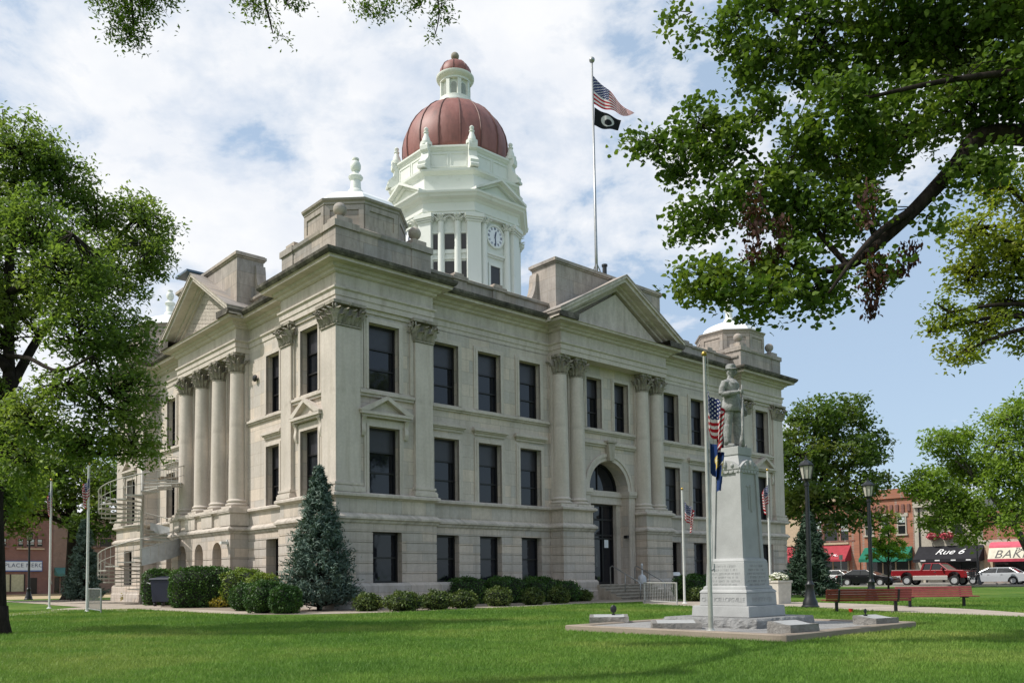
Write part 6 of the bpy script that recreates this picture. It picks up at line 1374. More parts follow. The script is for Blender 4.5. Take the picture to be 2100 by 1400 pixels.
def blade_mat():
    n = NT('grass_blades'); v = n.coords('Object'); a = n.noise(v, 0.22, 4, 0.6); b = n.noise(v, 40, 2, 0.6); d = n.noise(v, 2.2, 4, 0.65)
    k = n.ramp(a, [(0.34, (0.088, 0.200, 0.028)), (0.5, (0.150, 0.280, 0.040)), (0.68, (0.300, 0.370, 0.085))]); k = n.mix(0.6, k, n.ramp(d, [(0.3, (0.6, 0.66, 0.6)), (0.7, (1.35, 1.22, 1.2))]), 'MULTIPLY'); k = n.mix(0.8, k, n.ramp(b, [(0.3, 0.55), (0.7, 1.45)]), 'MULTIPLY'); n.col(k); n.set(0.6, 0, 0.3)
    tr = n.N('ShaderNodeBsdfTranslucent'); n.L(k, tr.inputs[0]); mx = n.N('ShaderNodeMixShader'); mx.inputs[0].default_value = 0.35; n.L(n.b.outputs[0], mx.inputs[1]); n.L(tr.outputs[0], mx.inputs[2]); n.L(mx.outputs[0], n.o.inputs[0]); return n.m
M['blade'] = blade_mat()
grass()
# ------------------------------------------------------------------ lamps, benches, small things on the lawn
M['lamp_glass'] = plain('pale_lantern_glass', (0.50, 0.48, 0.42), 0.25, var=0.05)
def lamp_proto(p, h, label):
    t = thing('street_lamp', label, 'street lamp', (p[0], p[1], 0), 0, 'black post lamps round the courthouse square')
    m = MB(); m.lathe([(0.27, 0), (0.27, 0.06), (0.23, 0.10), (0.22, 0.20), (0.17, 0.30), (0.135, 0.50), (0.12, 0.66), (0.135, 0.69), (0.135, 0.74), (0.095, 0.79), (0.082, 0.85)], n=16); build('base', m, M['black_iron'], t, smooth=True, auto=35)
    m = MB(); n = 16; 
    for k in range(16): pass
    m.lathe([(0.075, 0.80), (0.072, 2.2), (0.060, h-0.86), (0.085, h-0.84), (0.085, h-0.79), (0.055, h-0.76), (0.055, h-0.70)], n=16); build('post', m, M['black_iron'], t, smooth=True, auto=35)
    m = MB(); m.lathe([(0.05, h-0.72), (0.10, h-0.69), (0.14, h-0.66), (0.15, h-0.63), (0.11, h-0.62)], n=8); 
    m.lathe([(0.24, h-0.24), (0.25, h-0.21), (0.20, h-0.14), (0.10, h-0.06), (0.05, h-0.03), (0.05, h), (0.025, h+0.03), (0.035, h+0.06), (0.012, h+0.10)], n=8)
    for k in range(8): a = 2*PI*k/8; m.tube([(0.145*math.cos(a), 0.145*math.sin(a), h-0.64), (0.225*math.cos(a), 0.225*math.sin(a), h-0.23)], 0.011, 5)
    la = build('lantern', m, M['black_iron'], t)
    m = MB(); m.lathe([(0.130, h-0.63), (0.205, h-0.235)], n=8); build('glass', m, M['lamp_glass'], la)
    return t
p1 = gnd(1662, 1246); lamp_proto((p1.x, p1.y), 4.66, 'tall black lamp post at the path, left of the red benches')
l0 = [o for o in bpy.data.objects if o.name == 'street_lamp'][0]
q = at(1787, 1200, 32.5); again(l0, (q.x, q.y, 0), label='black lamp post rising behind the red benches, in front of the green awning')
q = at(59, 1200, 57); again(l0, (q.x, q.y, 0), label='black lamp post on the left lawn in front of the brick shop sign')
q = at(2006, 1180, 68); again(l0, (q.x, q.y, 0.1), label='thin distant lamp post at the kerb before the black awning')
M['bench_red'] = plain('dark_red_bench_slats', (0.235, 0.045, 0.042), 0.35, var=0.15, scale=9)
def bench(p, rz, label):
    t = thing('park_bench', label, 'bench', (p[0], p[1], 0), rz, 'red slatted benches by the path'); L = 1.12
    m = MB()
    for k in range(5): m.box(-L, L, -0.30+k*0.102, -0.30+k*0.102+0.088, 0.315, 0.345)
    build('seat', m, M['bench_red'], t, bevel=0.006)
    m = MB()
    for k in range(5): z = 0.305+k*0.066; y = 0.205+k*0.018; m.add([(-L, y, z), (L, y, z), (L, y+0.026, z), (-L, y+0.026, z), (-L, y+0.016, z+0.058), (L, y+0.016, z+0.058), (L, y+0.042, z+0.058), (-L, y+0.042, z+0.058)], [(0, 3, 2, 1), (4, 5, 6, 7), (0, 1, 5, 4), (1, 2, 6, 5), (2, 3, 7, 6), (3, 0, 4, 7)])
    build('backrest', m, M['bench_red'], t, bevel=0.006)
    for s in (-0.78, 0.78):
        m = MB(); m.box(s-0.035, s+0.035, -0.02, 0.06, 0, 0.30); m.box(s-0.03, s+0.03, -0.30, 0.22, 0.285, 0.313); m.tube([(s, 0.22, 0.29), (s, 0.262, 0.37), (s, 0.33, 0.625)], 0.028, 6); m.box(s-0.07, s+0.07, -0.08, 0.12, 0, 0.02); build('leg', m, M['black_iron'], t)
    return t
qa = gnd(1776, 1254); b1_ = bench((qa.x, qa.y), PI-0.10, 'dark red slatted bench seen from behind, nearer of the two')
qb = gnd(1922, 1244); again(b1_, (qb.x, qb.y, 0), -0.13, 'pinkish red slatted bench facing the viewer, farther of the two')
# white planter with flowers
pp = gnd(1603, 1238); t = thing('planter', 'square off white planter box of white flowers behind the monument', 'planter', (pp.x, pp.y+0.35, 0), 0.5)
m = MB(); m.taper(-0.30, 0.30, -0.30, 0.30, 0, 0.76, -0.03, -0.03); m.box(-0.36, 0.36, -0.36, 0.36, 0.761, 0.84); build('box', m, plain('off_white_planter_paint', (0.52, 0.49, 0.43), 0.7), t, bevel=0.01)
rng = np.random.default_rng(3); d = rng.normal(size=(900, 3)); d /= np.linalg.norm(d, axis=1)[:, None]; d[:, 2] = np.abs(d[:, 2]); P = d*np.array([0.36, 0.36, 0.24])*(0.8+0.25*rng.random((900, 1)))+np.array([0, 0, 0.84])
leaves('foliage', P[:520], 0.085, M['leaf_pale'], t, rng, 0.4, 0.6); leaves('flowers', P[520:]+np.array([0, 0, 0.03]), 0.075, plain('white_petals', (0.75, 0.74, 0.62), 0.7, var=0.05), t, rng, 0.6, 0.95, 'leaf')
q = at(1589, 1186, pp.y+1.6); t = thing('flower_pot', 'small pot of orange flowers just left of the white planter', 'flower pot', (q.x, q.y, 0))
m = MB(); m.lathe([(0.16, 0), (0.22, 0.55), (0.25, 0.57), (0.25, 0.63), (0.2, 0.63)], n=16); build('pot', m, M['kerb'], t, smooth=True, auto=40)
d = rng.normal(size=(300, 3)); d /= np.linalg.norm(d, axis=1)[:, None]; d[:, 2] = np.abs(d[:, 2]); leaves('flowers', d*np.array([0.24, 0.24, 0.34])+np.array([0, 0, 0.66]), 0.09, plain('orange_petals', (0.42, 0.12, 0.04), 0.7), t, rng, 0.4, 0.8)
q = gnd(1745, 1256); t = thing('cup', 'small red cup lying on the path edge under the near bench', 'cup', (q.x, q.y, 0)); m = MB(); m.lathe([(0.045, 0.012), (0.055, 0.10), (0.06, 0.10), (0.06, 0.115), (0.05, 0.115)], n=14); build('cup_body', m, plain('red_plastic', (0.45, 0.03, 0.02), 0.35), t, smooth=True, auto=40)
# ------------------------------------------------------------------ entrance fittings
def bpt(s, d, z): p = W(s, -d); return Vector((p.x, p.y, z-GZ))
def rail(s, label):
    t = thing('handrail', label, 'handrail', (0, 0, 0), 0, 'steel handrails of the entrance steps'); t.location = bpt(s, 0.9, GZ); o = t.location.copy()
    L = lambda d, z: tuple(bpt(s, d, z)-o)
    m = MB(); m.tube([L(0.30, 1.29), L(0.30, 2.10), L(0.42, 2.16), L(2.00, 1.40), L(2.10, 1.30), L(2.10, 0.6)], 0.028, 8); build('rail', m, M['galv'], t, smooth=True)
    m = MB(); m.tube([L(1.2, 0.97), L(1.2, 1.78)], 0.022, 8); build('post', m, M['galv'], t, smooth=True)
rail(14.55, 'left steel handrail on the entrance steps'); rail(16.35, 'right steel handrail on the entrance steps, by the white urn')
q = bpt(16.95, 0.25, GZ); t = thing('ash_urn', 'white bottle shaped ash urn at the top of the entrance steps', 'ash urn', (q.x, q.y, 1.29-GZ))
m = MB(); m.lathe([(0.20, 0), (0.215, 0.05), (0.21, 0.30), (0.15, 0.40), (0.05, 0.46), (0.035, 0.85), (0.06, 0.90), (0.055, 0.97), (0.02, 1.0)], n=18); build('body', m, plain('pale_grey_plastic', (0.55, 0.57, 0.60), 0.5, var=0.04), t, smooth=True, auto=50)
def fence(pa, pb, h, label, cat, mat, gap=0.14, br_=0.008):
    pa, pb = Vector((pa.x, pa.y, 0)), Vector((pb.x, pb.y, 0)); t = thing('railing', label, cat, tuple(pa)); d = pb-pa; n = int(d.length/gap)
    m = MB()
    for z in (h, 0.10): m.tube([(0, 0, z), (d.x, d.y, z)], 0.022, 6)
    build('rail', m, mat, t)
    m = MB()
    for k in range(1, n): q = d*(k/n); m.tube([(q.x, q.y, 0.10), (q.x, q.y, h)], br_, 5, cap=False)
    build('balusters', m, mat, t)
    for q in (Vector((0, 0, 0)), d): m = MB(); m.tube([(q.x, q.y, 0), (q.x, q.y, h+0.02)], 0.030, 8); build('post', m, mat, t)
SMR = plain('grey_white_rail_paint', (0.42, 0.42, 0.40), 0.5, var=0.06)
fence(gnd(1322, 1236), gnd(1388, 1240), 0.80, 'white metal railing panel beside the entrance walk', 'railing', SMR)
q = gnd(1387, 1222); t = thing('notice_stand', 'small slanted notice stand in front of the wall right of the entrance', 'sign', (q.x, q.y, 0)); m = MB(); m.box(-0.04, 0.04, -0.03, 0.03, 0, 1.1); m.box(-0.11, 0.11, -0.06, 0.06, 0.55, 1.05); build('post', m, M['black_iron'], t)
m = MB(); m.add([(-0.22, -0.16, 1.06), (0.22, -0.16, 1.06), (0.22, 0.16, 1.22), (-0.22, 0.16, 1.22), (-0.22, -0.16, 1.09), (0.22, -0.16, 1.09), (0.22, 0.16, 1.25), (-0.22, 0.16, 1.25)], [(0, 3, 2, 1), (4, 5, 6, 7), (0, 1, 5, 4), (1, 2, 6, 5), (2, 3, 7, 6), (3, 0, 4, 7)]); build('plate', m, M['paper'], t)
# ------------------------------------------------------------------ spiral fire stair, bin and fence on the left
SM = plain('cream_steel', (0.40, 0.385, 0.345), 0.45, var=0.08)
def spiral():
    sc = at(290, 1200, 41.5); t = thing('spiral_stair', 'cream steel spiral fire stair winding up beside the side portico', 'spiral stair', (sc.x, sc.y, 0)); R = 1.95; H = 6.35; turns = 2.05; n = 34; a_end = math.atan2(EX.y, EX.x)+0.35; a0 = a_end-turns*2*PI
    m = MB(); m.tube([(0, 0, 0), (0, 0, H+1.1)], 0.085, 12); build('centre_pole', m, SM, t, smooth=True)
    m = MB()
    for k in range(n):
        z = H*(k+1)/n; aa = a0+turns*2*PI*k/n; ab = aa+turns*2*PI/n*1.12; P = [(0.09*math.cos(aa), 0.09*math.sin(aa)), (R*math.cos(aa), R*math.sin(aa)), (R*math.cos(ab), R*math.sin(ab)), (0.09*math.cos(ab), 0.09*math.sin(ab))]; m.prism(P, z-0.055, z, 'z')
    build('treads', m, SM, t)
    m = MB(); pts = []; mid = []
    for k in range(0, 4*n+1):
        u = k/(4*n); aa = a0+turns*2*PI*u; z = H*u; pts.append((R*math.cos(aa), R*math.sin(aa), z+0.98)); mid.append((R*math.cos(aa), R*math.sin(aa), z+0.5))
    m.tube(pts, 0.026, 6); m.tube(mid, 0.014, 5); build('handrail', m, SM, t, smooth=True)
    m = MB()
    for k in range(0, 4*n+1, 2):
        u = k/(4*n); aa = a0+turns*2*PI*u; z = H*u; m.tube([(R*math.cos(aa), R*math.sin(aa), z), (R*math.cos(aa), R*math.sin(aa), z+0.98)], 0.012, 5, cap=False)
    build('balusters', m, SM, t)
    # a closed sheet skirt under the middle flight
    m = MB(); q = []
    for k in range(46, 78):
        u = k/(4*n); aa = a0+turns*2*PI*u; z = H*u; q.append([(1.0*R*math.cos(aa), 1.0*R*math.sin(aa), z-0.30), (1.0*R*math.cos(aa), 1.0*R*math.sin(aa), z+0.55)])
    m.add([p for e in q for p in e], [(2*i, 2*i+2, 2*i+3, 2*i+1) for i in range(len(q)-1)]); m.add([(x*0.985, y*0.985, z) for e in q for x, y, z in e], [(2*i, 2*i+2, 2*i+3, 2*i+1) for i in range(len(q)-1)]); build('sheet_guard', m, plain('pale_sheet_metal', (0.43, 0.44, 0.44), 0.4), t)
    # landing to the wall
    m = MB(); wall = W(0.75, CYB+3.9)-sc; e0 = Vector((math.cos(a_end), math.sin(a_end), 0))*1.0; dd = (Vector((wall.x, wall.y, 0))-e0); nrm = Vector((-dd.y, dd.x, 0)).normalized()*0.6
    P = [e0-nrm, Vector((wall.x, wall.y, 0))-nrm, Vector((wall.x, wall.y, 0))+nrm, e0+nrm]; m.prism([(p.x, p.y) for p in P], H-0.12, H, 'z')
    ld = build('landing', m, plain('brown_steel', (0.22, 0.17, 0.12), 0.6), t)
    m = MB()
    for sg in (-1, 1):
        for z in (0.5, 1.0): m.tube([tuple(e0+nrm*sg+Vector((0, 0, H+z))), tuple(Vector((wall.x, wall.y, 0))+nrm*sg+Vector((0, 0, H+z)))], 0.02, 6)
        for k in range(6): q = e0.lerp(Vector((wall.x, wall.y, 0)), k/5)+nrm*sg; m.tube([(q.x, q.y, H), (q.x, q.y, H+1.0)], 0.014, 5)
    build('landing_rail', m, SM, ld)
spiral()
fence(gnd(181, 1253), gnd(207, 1257), 0.85, 'small grey metal fence panel in front of the spiral stair', 'fence', M['galv'], 0.10, 0.0045)
q = gnd(334, 1243); t = thing('dumpster', 'dark blue wheeled dumpster between the spiral stair and the hedge', 'dumpster', (q.x, q.y+0.5, 0), -0.15)
nb = plain('navy_bin_plastic', (0.006, 0.011, 0.030), 0.5)
m = MB(); m.taper(-0.48, 0.52, -0.42, 0.42, 0.20, 1.16, -0.06, -0.06); build('bin', m, nb, t, bevel=0.02)
m = MB(); m.add([(-0.60, -0.52, 1.17), (0.62, -0.52, 1.17), (0.62, 0.52, 1.17), (-0.60, 0.52, 1.17), (-0.60, -0.50, 1.23), (0.62, -0.50, 1.23), (0.62, 0.50, 1.33), (-0.60, 0.50, 1.33)], [(0, 3, 2, 1), (4, 5, 6, 7), (0, 1, 5, 4), (1, 2, 6, 5), (2, 3, 7, 6), (3, 0, 4, 7)]); build('lid', m, nb, t, bevel=0.015)
for x in (-0.4, 0.42):
    for y in (-0.32, 0.32): m = MB(); m.tube([(x-0.03, y, 0.10), (x+0.03, y, 0.10)], 0.10, 12); build('wheel', m, M['black_iron'], t)
m = MB(); m.tube([(-0.58, -0.4, 1.0), (-0.74, -0.4, 1.05), (-0.74, 0.4, 1.05), (-0.58, 0.4, 1.0)], 0.018, 6); build('handle', m, M['galv'], t)
t = thing('pipe_rail', 'short bent pipe rail between the spiral stair and the blue dumpster', 'railing', tuple(gnd(306, 1240))); m = MB(); m.tube([(-0.3, 0, 0), (-0.3, 0, 1.05), (0.0, 0, 1.10), (0.35, 0, 0.75), (0.35, 0, 0)], 0.022, 8); build('rail', m, M['galv'], t)
# ------------------------------------------------------------------ shops
def brick_mat(name, c, sc=1.0, mort=(0.30, 0.27, 0.24)):
    n = NT(name); tc = n.N('ShaderNodeTexCoord'); sp = n.N('ShaderNodeSeparateXYZ'); n.L(tc.outputs['Object'], sp.inputs[0]); ad = n.N('ShaderNodeMath', operation='ADD'); n.L(sp.outputs[0], ad.inputs[0]); n.L(sp.outputs[1], ad.inputs[1]); cb = n.N('ShaderNodeCombineXYZ'); n.L(ad.outputs[0], cb.inputs[0]); n.L(sp.outputs[2], cb.inputs[1])
    br = n.N('ShaderNodeTexBrick'); n.L(cb.outputs[0], br.inputs['Vector']); br.inputs['Brick Width'].default_value = 0.24; br.inputs['Row Height'].default_value = 0.08; br.inputs['Scale'].default_value = sc; br.inputs['Mortar Size'].default_value = 0.008
    br.inputs['Color1'].default_value = (*[x*0.85 for x in c], 1); br.inputs['Color2'].default_value = (*[x*1.15 for x in c], 1); br.inputs['Mortar'].default_value = (*mort, 1)
    f = n.noise(cb.outputs[0], 0.6, 5, 0.6); n.col(n.mix(0.6, br.outputs['Color'], n.ramp(f, [(0.3, 0.72), (0.7, 1.18)]), 'MULTIPLY')); return n.set(0.9, 0, 0.2)
M['brick'] = brick_mat('red_brick', (0.30, 0.105, 0.065)); M['brick_or'] = brick_mat('orange_brick', (0.36, 0.135, 0.075)); M['brick_dk'] = brick_mat('dark_brick', (0.20, 0.075, 0.06)); M['brick_br'] = brick_mat('brown_brick', (0.21, 0.125, 0.095))
M['render_cream'] = plain('cream_render', (0.42, 0.385, 0.32), 0.85); M['tan_stone'] = plain('tan_stone_trim', (0.46, 0.36, 0.25), 0.85); M['shop_glass'] = glass_mat('dark_shop_glass', (0.016, 0.018, 0.02)); M['blind'] = plain('pale_window_blind', (0.42, 0.47, 0.46), 0.5)
def shop(name, label, fx, s0, s1, h, mat, depth=14, cat='building'):
    """fx maps (along the street, outward, up) to world; returns the thing and a part maker"""
    o = Vector(fx(s0, 0, 0)); t = thing(name, label, cat, tuple(o)); L = lambda u, d, z: tuple(Vector(fx(u, d, z))-o)
    def part(nm, boxes, mt, parent=t): m = MB(L); [m.box(*b) for b in boxes]; return build(nm, m, mt, parent)
    part('wall', [(s0, s1, -depth, 0, 0, h)], mat); part('roof', [(s0+0.2, s1-0.2, -depth+0.2, -0.3, h, h+0.05)], M['asphalt'])
    def win(a, b, z0, z1, trim, glass=M['shop_glass'], sill=True, head=0.25, blind=0.0):
        f = part('window', [(a, b, -0.02, 0.03, z0, z1)], glass)
        fr = [(a-0.10, a, -0.02, 0.09, z0, z1), (b, b+0.10, -0.02, 0.09, z0, z1), (a, b, -0.02, 0.07, (z0+z1)/2-0.04, (z0+z1)/2+0.04)]
        part('frame', fr, M['frame'] if trim is None else trim, f)
        part('lintel', [(a-0.25, b+0.25, -0.02, 0.10, z1, z1+head)], trim or mat, f)
        if sill: part('sill', [(a-0.2, b+0.2, -0.02, 0.16, z0-0.14, z0)], trim or mat, f)
        if blind: part('blind', [(a+0.06, b-0.06, 0.031, 0.045, z1-(z1-z0)*blind, z1-0.05)], M['blind'], f)
    def awning(a, b, z0, z1, out, mt, valance=0.35, lname='awning', stripes=None):
        m = MB(L); P = lambda u, d, z: (u, d, z)
        vs = [(a, 0.06, z1), (b, 0.06, z1), (b, out, z0+valance), (a, out, z0+valance), (a, out, z0), (b, out, z0)]; m.add(vs, [(0, 1, 2, 3), (3, 2, 5, 4)]); m.add([(a, 0.06, z1), (a, out, z0+valance), (a, out, z0), (a, 0.06, z0+valance*0.4)], [(0, 1, 2, 3)]); m.add([(b, 0.06, z1), (b, out, z0+valance), (b, out, z0), (b, 0.06, z0+valance*0.4)], [(0, 1, 2, 3)])
        return build(lname, m, mt, t, recalc=False)
    return t, part, win, awning, L
def canvas(name, c): 
    n = NT(name); v = n.coords('Object'); f = n.noise(v, 3, 4); n.col(n.ramp(f, [(0.3, tuple(x*0.85 for x in c)), (0.7, tuple(min(1, x*1.12) for x in c))])); return n.set(0.8, 0, 0.2)
SF = 66.2
def fE(u, d, z): p = W(SF-d, u); return (p.x, p.y, z)      # u runs along the courthouse's own side direction, the shops face the square
def onE(px, d=0.0):   # where the sight line through a pixel column meets the shop line
    r = ray_px(px, 1150); A = Vector((AX, AY, 0)); k = (A.dot(EX)+SF-d)/(r.x*EX.x+r.y*EX.y); p = r*k; return (p.x-AX)*EY.x+(p.y-AY)*EY.y
def txt_E(name, s, size, mat, parent, u, d, z, o, tilt=0.0, shear=0.0, sp=1.0):
    n = (EX*-1); r = EY*-1; up = Vector((0, 0, 1)); n2 = (n*math.cos(tilt)+up*math.sin(tilt)); u2 = (up*math.cos(tilt)-n*math.sin(tilt)); p = Vector(fE(u, d, z))-o
    return text_mesh(name, s, size, mat, parent, Matrix(((r.x, u2.x, n2.x, p.x), (r.y, u2.y, n2.y, p.y), (r.z, u2.z, n2.z, p.z), (0, 0, 0, 1))), 0.004, shear, spacing=sp)
M['letter_white'] = plain('white_lettering', (0.78, 0.78, 0.78), 0.6, var=0.02); M['letter_black'] = plain('black_lettering', (0.03, 0.03, 0.03), 0.6)
def zE(py, u, d=0.0): p = Vector(fE(u, d, 0)); r = ray_px(1900, py); return EYE+(CY_PX-py-0.0)/F_PX*p.y*0+_zfix(p, py)
def _zfix(p, py):
    # height whose image row is py at this spot
    lo, hi = -5.0, 40.0
    for _ in range(40):
        m_ = (lo+hi)/2; d = Vector((p.x, p.y, m_-EYE)); w = d.dot(_f); y = CY_PX-F_PX*d.dot(_u)/w
        if y > py: lo = m_
        else: hi = m_
    return lo-EYE
def zz(py, u, d=0.0): return EYE+_zfix(Vector(fE(u, d, 0)), py)
uA0, uA1 = onE(1560), onE(1765); uB1 = onE(1877); uC1 = onE(2018); uD1 = onE(2230)
# red awning shop
t, part, win, awn, L = shop('shop_building', 'brick and tan stone shop with a red awning, behind the dark spruce', fE, uA1, uA0, 8.6, M['tan_stone']); o = Vector(t.location)
part('brick_pier', [(uA1+0.02, uA1+1.1, 0.0, 0.12, 0, 8.6)], M['brick_or']); part('cornice', [(uA1-0.05, uA0, 0.0, 0.45, 8.1, 8.75)], M['tan_stone']); part('brick_band', [(uA1+1.1, uA0, 0.0, 0.06, 7.0, 8.0)], M['brick_or'])
for a_, b_ in ((1752, 1727), (1720, 1693), (1688, 1664)): win(onE(a_), onE(b_), zz(1106, uA1), zz(1058, uA1), M['brick_dk'], blind=0.0 if b_ == 1693 else 0.6)
part('string_course', [(uA1+1.1, uA0, 0, 0.2, zz(1112, uA1)-0.1, zz(1112, uA1)+0.1)], M['tan_stone'])
e = uA1+0.9; rd = canvas('red_awning_canvas', (0.33, 0.045, 0.058)); awn(e, e+7.5, zz(1150, e, 1.4), zz(1116, e), 1.4, rd, 0.22)
m_ = txt_E('lettering', 'erk.', 0.95, M['letter_white'], t, onE(1706, 1.0), 0.98, (zz(1150, e, 1.4)+zz(1116, e))/2-0.15, o, 0.95, 0.3)
part('shop_front', [(uA1+1.2, uA0-1, 0.0, 0.04, 0.4, 2.7)], M['shop_glass']); [part('mullion', [q_], M['tan_stone']) for q_ in [(uA1+1.2+k*1.6, uA1+1.32+k*1.6, 0.03, 0.1, 0.1, 2.8) for k in range(6)]]
# green awning shop
t, part, win, awn, L = shop('shop_building', 'orange brick two storey shop with a green awning and a stepped gable top', fE, uB1, uA1-0.02, zz(1012, uB1), M['brick_or']); o = Vector(t.location); hB = zz(1012, uB1)
um = onE(1835); part('parapet', [(um-1.0, um+1.6, -0.6, 0.06, hB, zz(1002, um))], M['brick_or']); part('corbel_band', [(uB1+0.3+k*0.55, uB1+0.55+k*0.55, 0, 0.12, hB-1.6-0.25*(k % 2), hB-0.9) for k in range(9)], M['brick_dk']); part('cornice', [(uB1, uA1-0.05, 0, 0.22, hB-0.3, hB+0.02)], M['brick_or'])
for a_, b_ in ((1860, 1845), (1825, 1812), (1792, 1778)): win(onE(a_), onE(b_), zz(1093, uB1), zz(1057, uB1), M['render_cream'], head=0.35, blind=0.35)
gr = canvas('green_awning_canvas', (0.018, 0.15, 0.095)); awn(uB1+0.2, uA1-0.5, zz(1150, uB1, 1.5), zz(1119, uB1), 1.5, gr, 0.30)
part('shop_front', [(uB1+0.5, uA1-0.6, 0.0, 0.04, 0.5, 2.7)], M['shop_glass']); part('door', [(uB1+2.6, uB1+3.6, 0.03, 0.08, 0.1, 2.5)], M['frame']); [part('mullion', [q_], M['tan_stone']) for q_ in [(uB1+0.5+k*1.25, uB1+0.62+k*1.25, 0.03, 0.1, 0.1, 2.8) for k in range(5)]]
# black awning restaurant
t, part, win, awn, L = shop('shop_building', 'cream two storey shop with a black awning lettered in white script', fE, uC1, uB1-0.02, zz(1020, uC1), M['render_cream']); o = Vector(t.location); hC = zz(1020, uC1)
part('cornice', [(uC1, uB1-0.05, 0, 0.3, hC-0.5, hC)], M['render_cream']); part('downpipe', [(uB1-0.55, uB1-0.45, 0.02, 0.12, 3.5, hC)], M['frame'])
for a_, b_ in ((1932, 1910), (1978, 1956)): win(onE(a_), onE(b_), zz(1092, uC1), zz(1050, uC1), M['render_cream'])
bk = canvas('black_awning_canvas', (0.022, 0.022, 0.026)); z0_, z1_ = zz(1150, uC1, 1.5), zz(1116, uC1); awn(uC1-0.1, uB1-0.4, z0_, z1_, 1.5, bk, 0.28)
tl = math.atan2(1.44, z1_-z0_-0.28); txt_E('lettering', 'Rue 6', 1.05, M['letter_white'], t, onE(1948, .8), 0.82, (z1_+z0_+0.28)/2+0.03, o, tl, 0.35)
for k, (px, w_) in enumerate(((1893, 'Lunch'), (1922, 'Dinner'), (1955, 'Wine'), (1986, 'Beer'))): txt_E('lettering', '~~~', 0.30, M['letter_white'], t, onE(px, 1.5), 1.51, z0_+0.14, o, 0.0, 0.3) if False else part('valance_lettering', [(onE(px+5, 1.5), onE(px-5, 1.5), 1.50, 1.515, z0_+0.10, z0_+0.20)], M['letter_white'])
part('shop_front', [(uC1+0.4, uB1-0.9, 0.0, 0.04, 0.4, 2.6)], M['shop_glass']); [part('mullion', [q_], M['frame']) for q_ in [(uC1+0.4+k*1.5, uC1+0.55+k*1.5, 0.03, 0.1, 0.1, 2.7) for k in range(5)]]
part('red_neon_sign', [(onE(1944), onE(1936), 0.05, 0.10, zz(1157, uC1), zz(1152, uC1))], canvas('red_sign', (0.5, 0.02, 0.05)))
for px, lab in ((1915, 'hanging basket of pink flowers over the black awning, left one'), (1944, 'hanging basket of pink flowers over the black awning, half behind leaves')):
    p = Vector(fE(onE(px, .4), 0.4, zz(1100, uC1))); tb_ = thing('flower_basket', lab, 'flower basket', tuple(p), 0, 'flower baskets on the cream shop'); m = MB(); m.lathe([(0.1, -0.1), (0.35, 0.05), (0.42, 0.22), (0.38, 0.22)], n=12); m.tube([(0, 0, 0.2), (0, 0, 0.8)], 0.015, 5); build('basket', m, M['leaf_dark'], tb_)
    r2 = np.random.default_rng(px); d = r2.normal(size=(260, 3)); d /= np.linalg.norm(d, axis=1)[:, None]; leaves('flowers', d*np.array([0.55, 0.5, 0.32])+np.array([0, 0, 0.22]), 0.2, plain('pink_petals', (0.55, 0.10, 0.13), 0.7), tb_, r2, 0.3, 0.8)
# bakery
t, part, win, awn, L = shop('shop_building', 'red brick shop with a pink and white awning reading bakery, at the right edge', fE, uD1, uC1-0.02, zz(1050, uC1), M['brick']); o = Vector(t.location); hD = zz(1050, uC1)
part('fascia', [(uD1, uC1-0.03, 0.0, 0.12, zz(1118, uC1), zz(1107, uC1))], M['render_cream']); part('pier', [(uC1-0.75, uC1-0.03, 0.0, 0.14, 0, zz(1118, uC1))], M['tan_stone']); part('cornice', [(uD1, uC1-0.03, 0.0, 0.3, hD-0.4, hD)], M['brick'])
zt, zm, zb, zq = zz(1112, uC1), zz(1124, uC1, .8), zz(1146, uC1, 1.3), zz(1152, uC1, 1.3); ua, ub = uD1+0.2, onE(2028, 1.0)
pk = canvas('pink_awning_canvas', (0.62, 0.12, 0.17)); wh = canvas('white_awning_canvas', (0.62, 0.58, 0.47)); rdk = canvas('dark_pink_valance', (0.42, 0.06, 0.09))
m = MB(L); n_ = 8; pr = [(0.10+0.75*math.sin(k/n_*PI/2), zt-(zt-zm)*(1-math.cos(k/n_*PI/2))) for k in range(n_+1)]
for k in range(n_): m.add([(ua, pr[k][0], pr[k][1]), (ub, pr[k][0], pr[k][1]), (ub, pr[k+1][0], pr[k+1][1]), (ua, pr[k+1][0], pr[k+1][1])], [(0, 1, 2, 3)])
m.add([(ub, 0.1, zb)]+[(ub, d, z) for d, z in pr]+[(ub, 1.3, zb)], [tuple(range(n_+3))]); aw_ = build('awning', m, pk, t, recalc=False)
m = MB(L); m.add([(ua, 0.85, zm), (ub, 0.85, zm), (ub, 1.3, zb), (ua, 1.3, zb)], [(0, 1, 2, 3)]); build('sign_panel', m, wh, aw_, recalc=False)
m = MB(L); m.add([(ua, 1.3, zb), (ub, 1.3, zb), (ub, 1.3, zq), (ua, 1.3, zq)], [(0, 1, 2, 3)]); build('valance', m, rdk, aw_, recalc=False)
tl = math.atan2(0.45, zm-zb); nn = Vector((math.cos(tl), math.sin(tl)))
txt_E('lettering', 'BAKERY', 1.10, M['letter_black'], t, onE(2093, 1.1), 1.135, zb+(zm-zb)*0.36+0.02, o, tl, 0.25, 1.05); txt_E('lettering', 'THE', 0.42, M['letter_black'], t, onE(2092, 1.0), 0.955, zb+(zm-zb)*0.80+0.02, o, tl, 0.25, 1.0)
part('shop_front', [(uD1+0.4, uC1-0.85, 0.0, 0.04, 0.6, 2.5)], M['shop_glass']); part('mullion', [(uC1-4.2, uC1-4.1, 0.03, 0.1, 0.1, 2.6)], M['render_cream'])
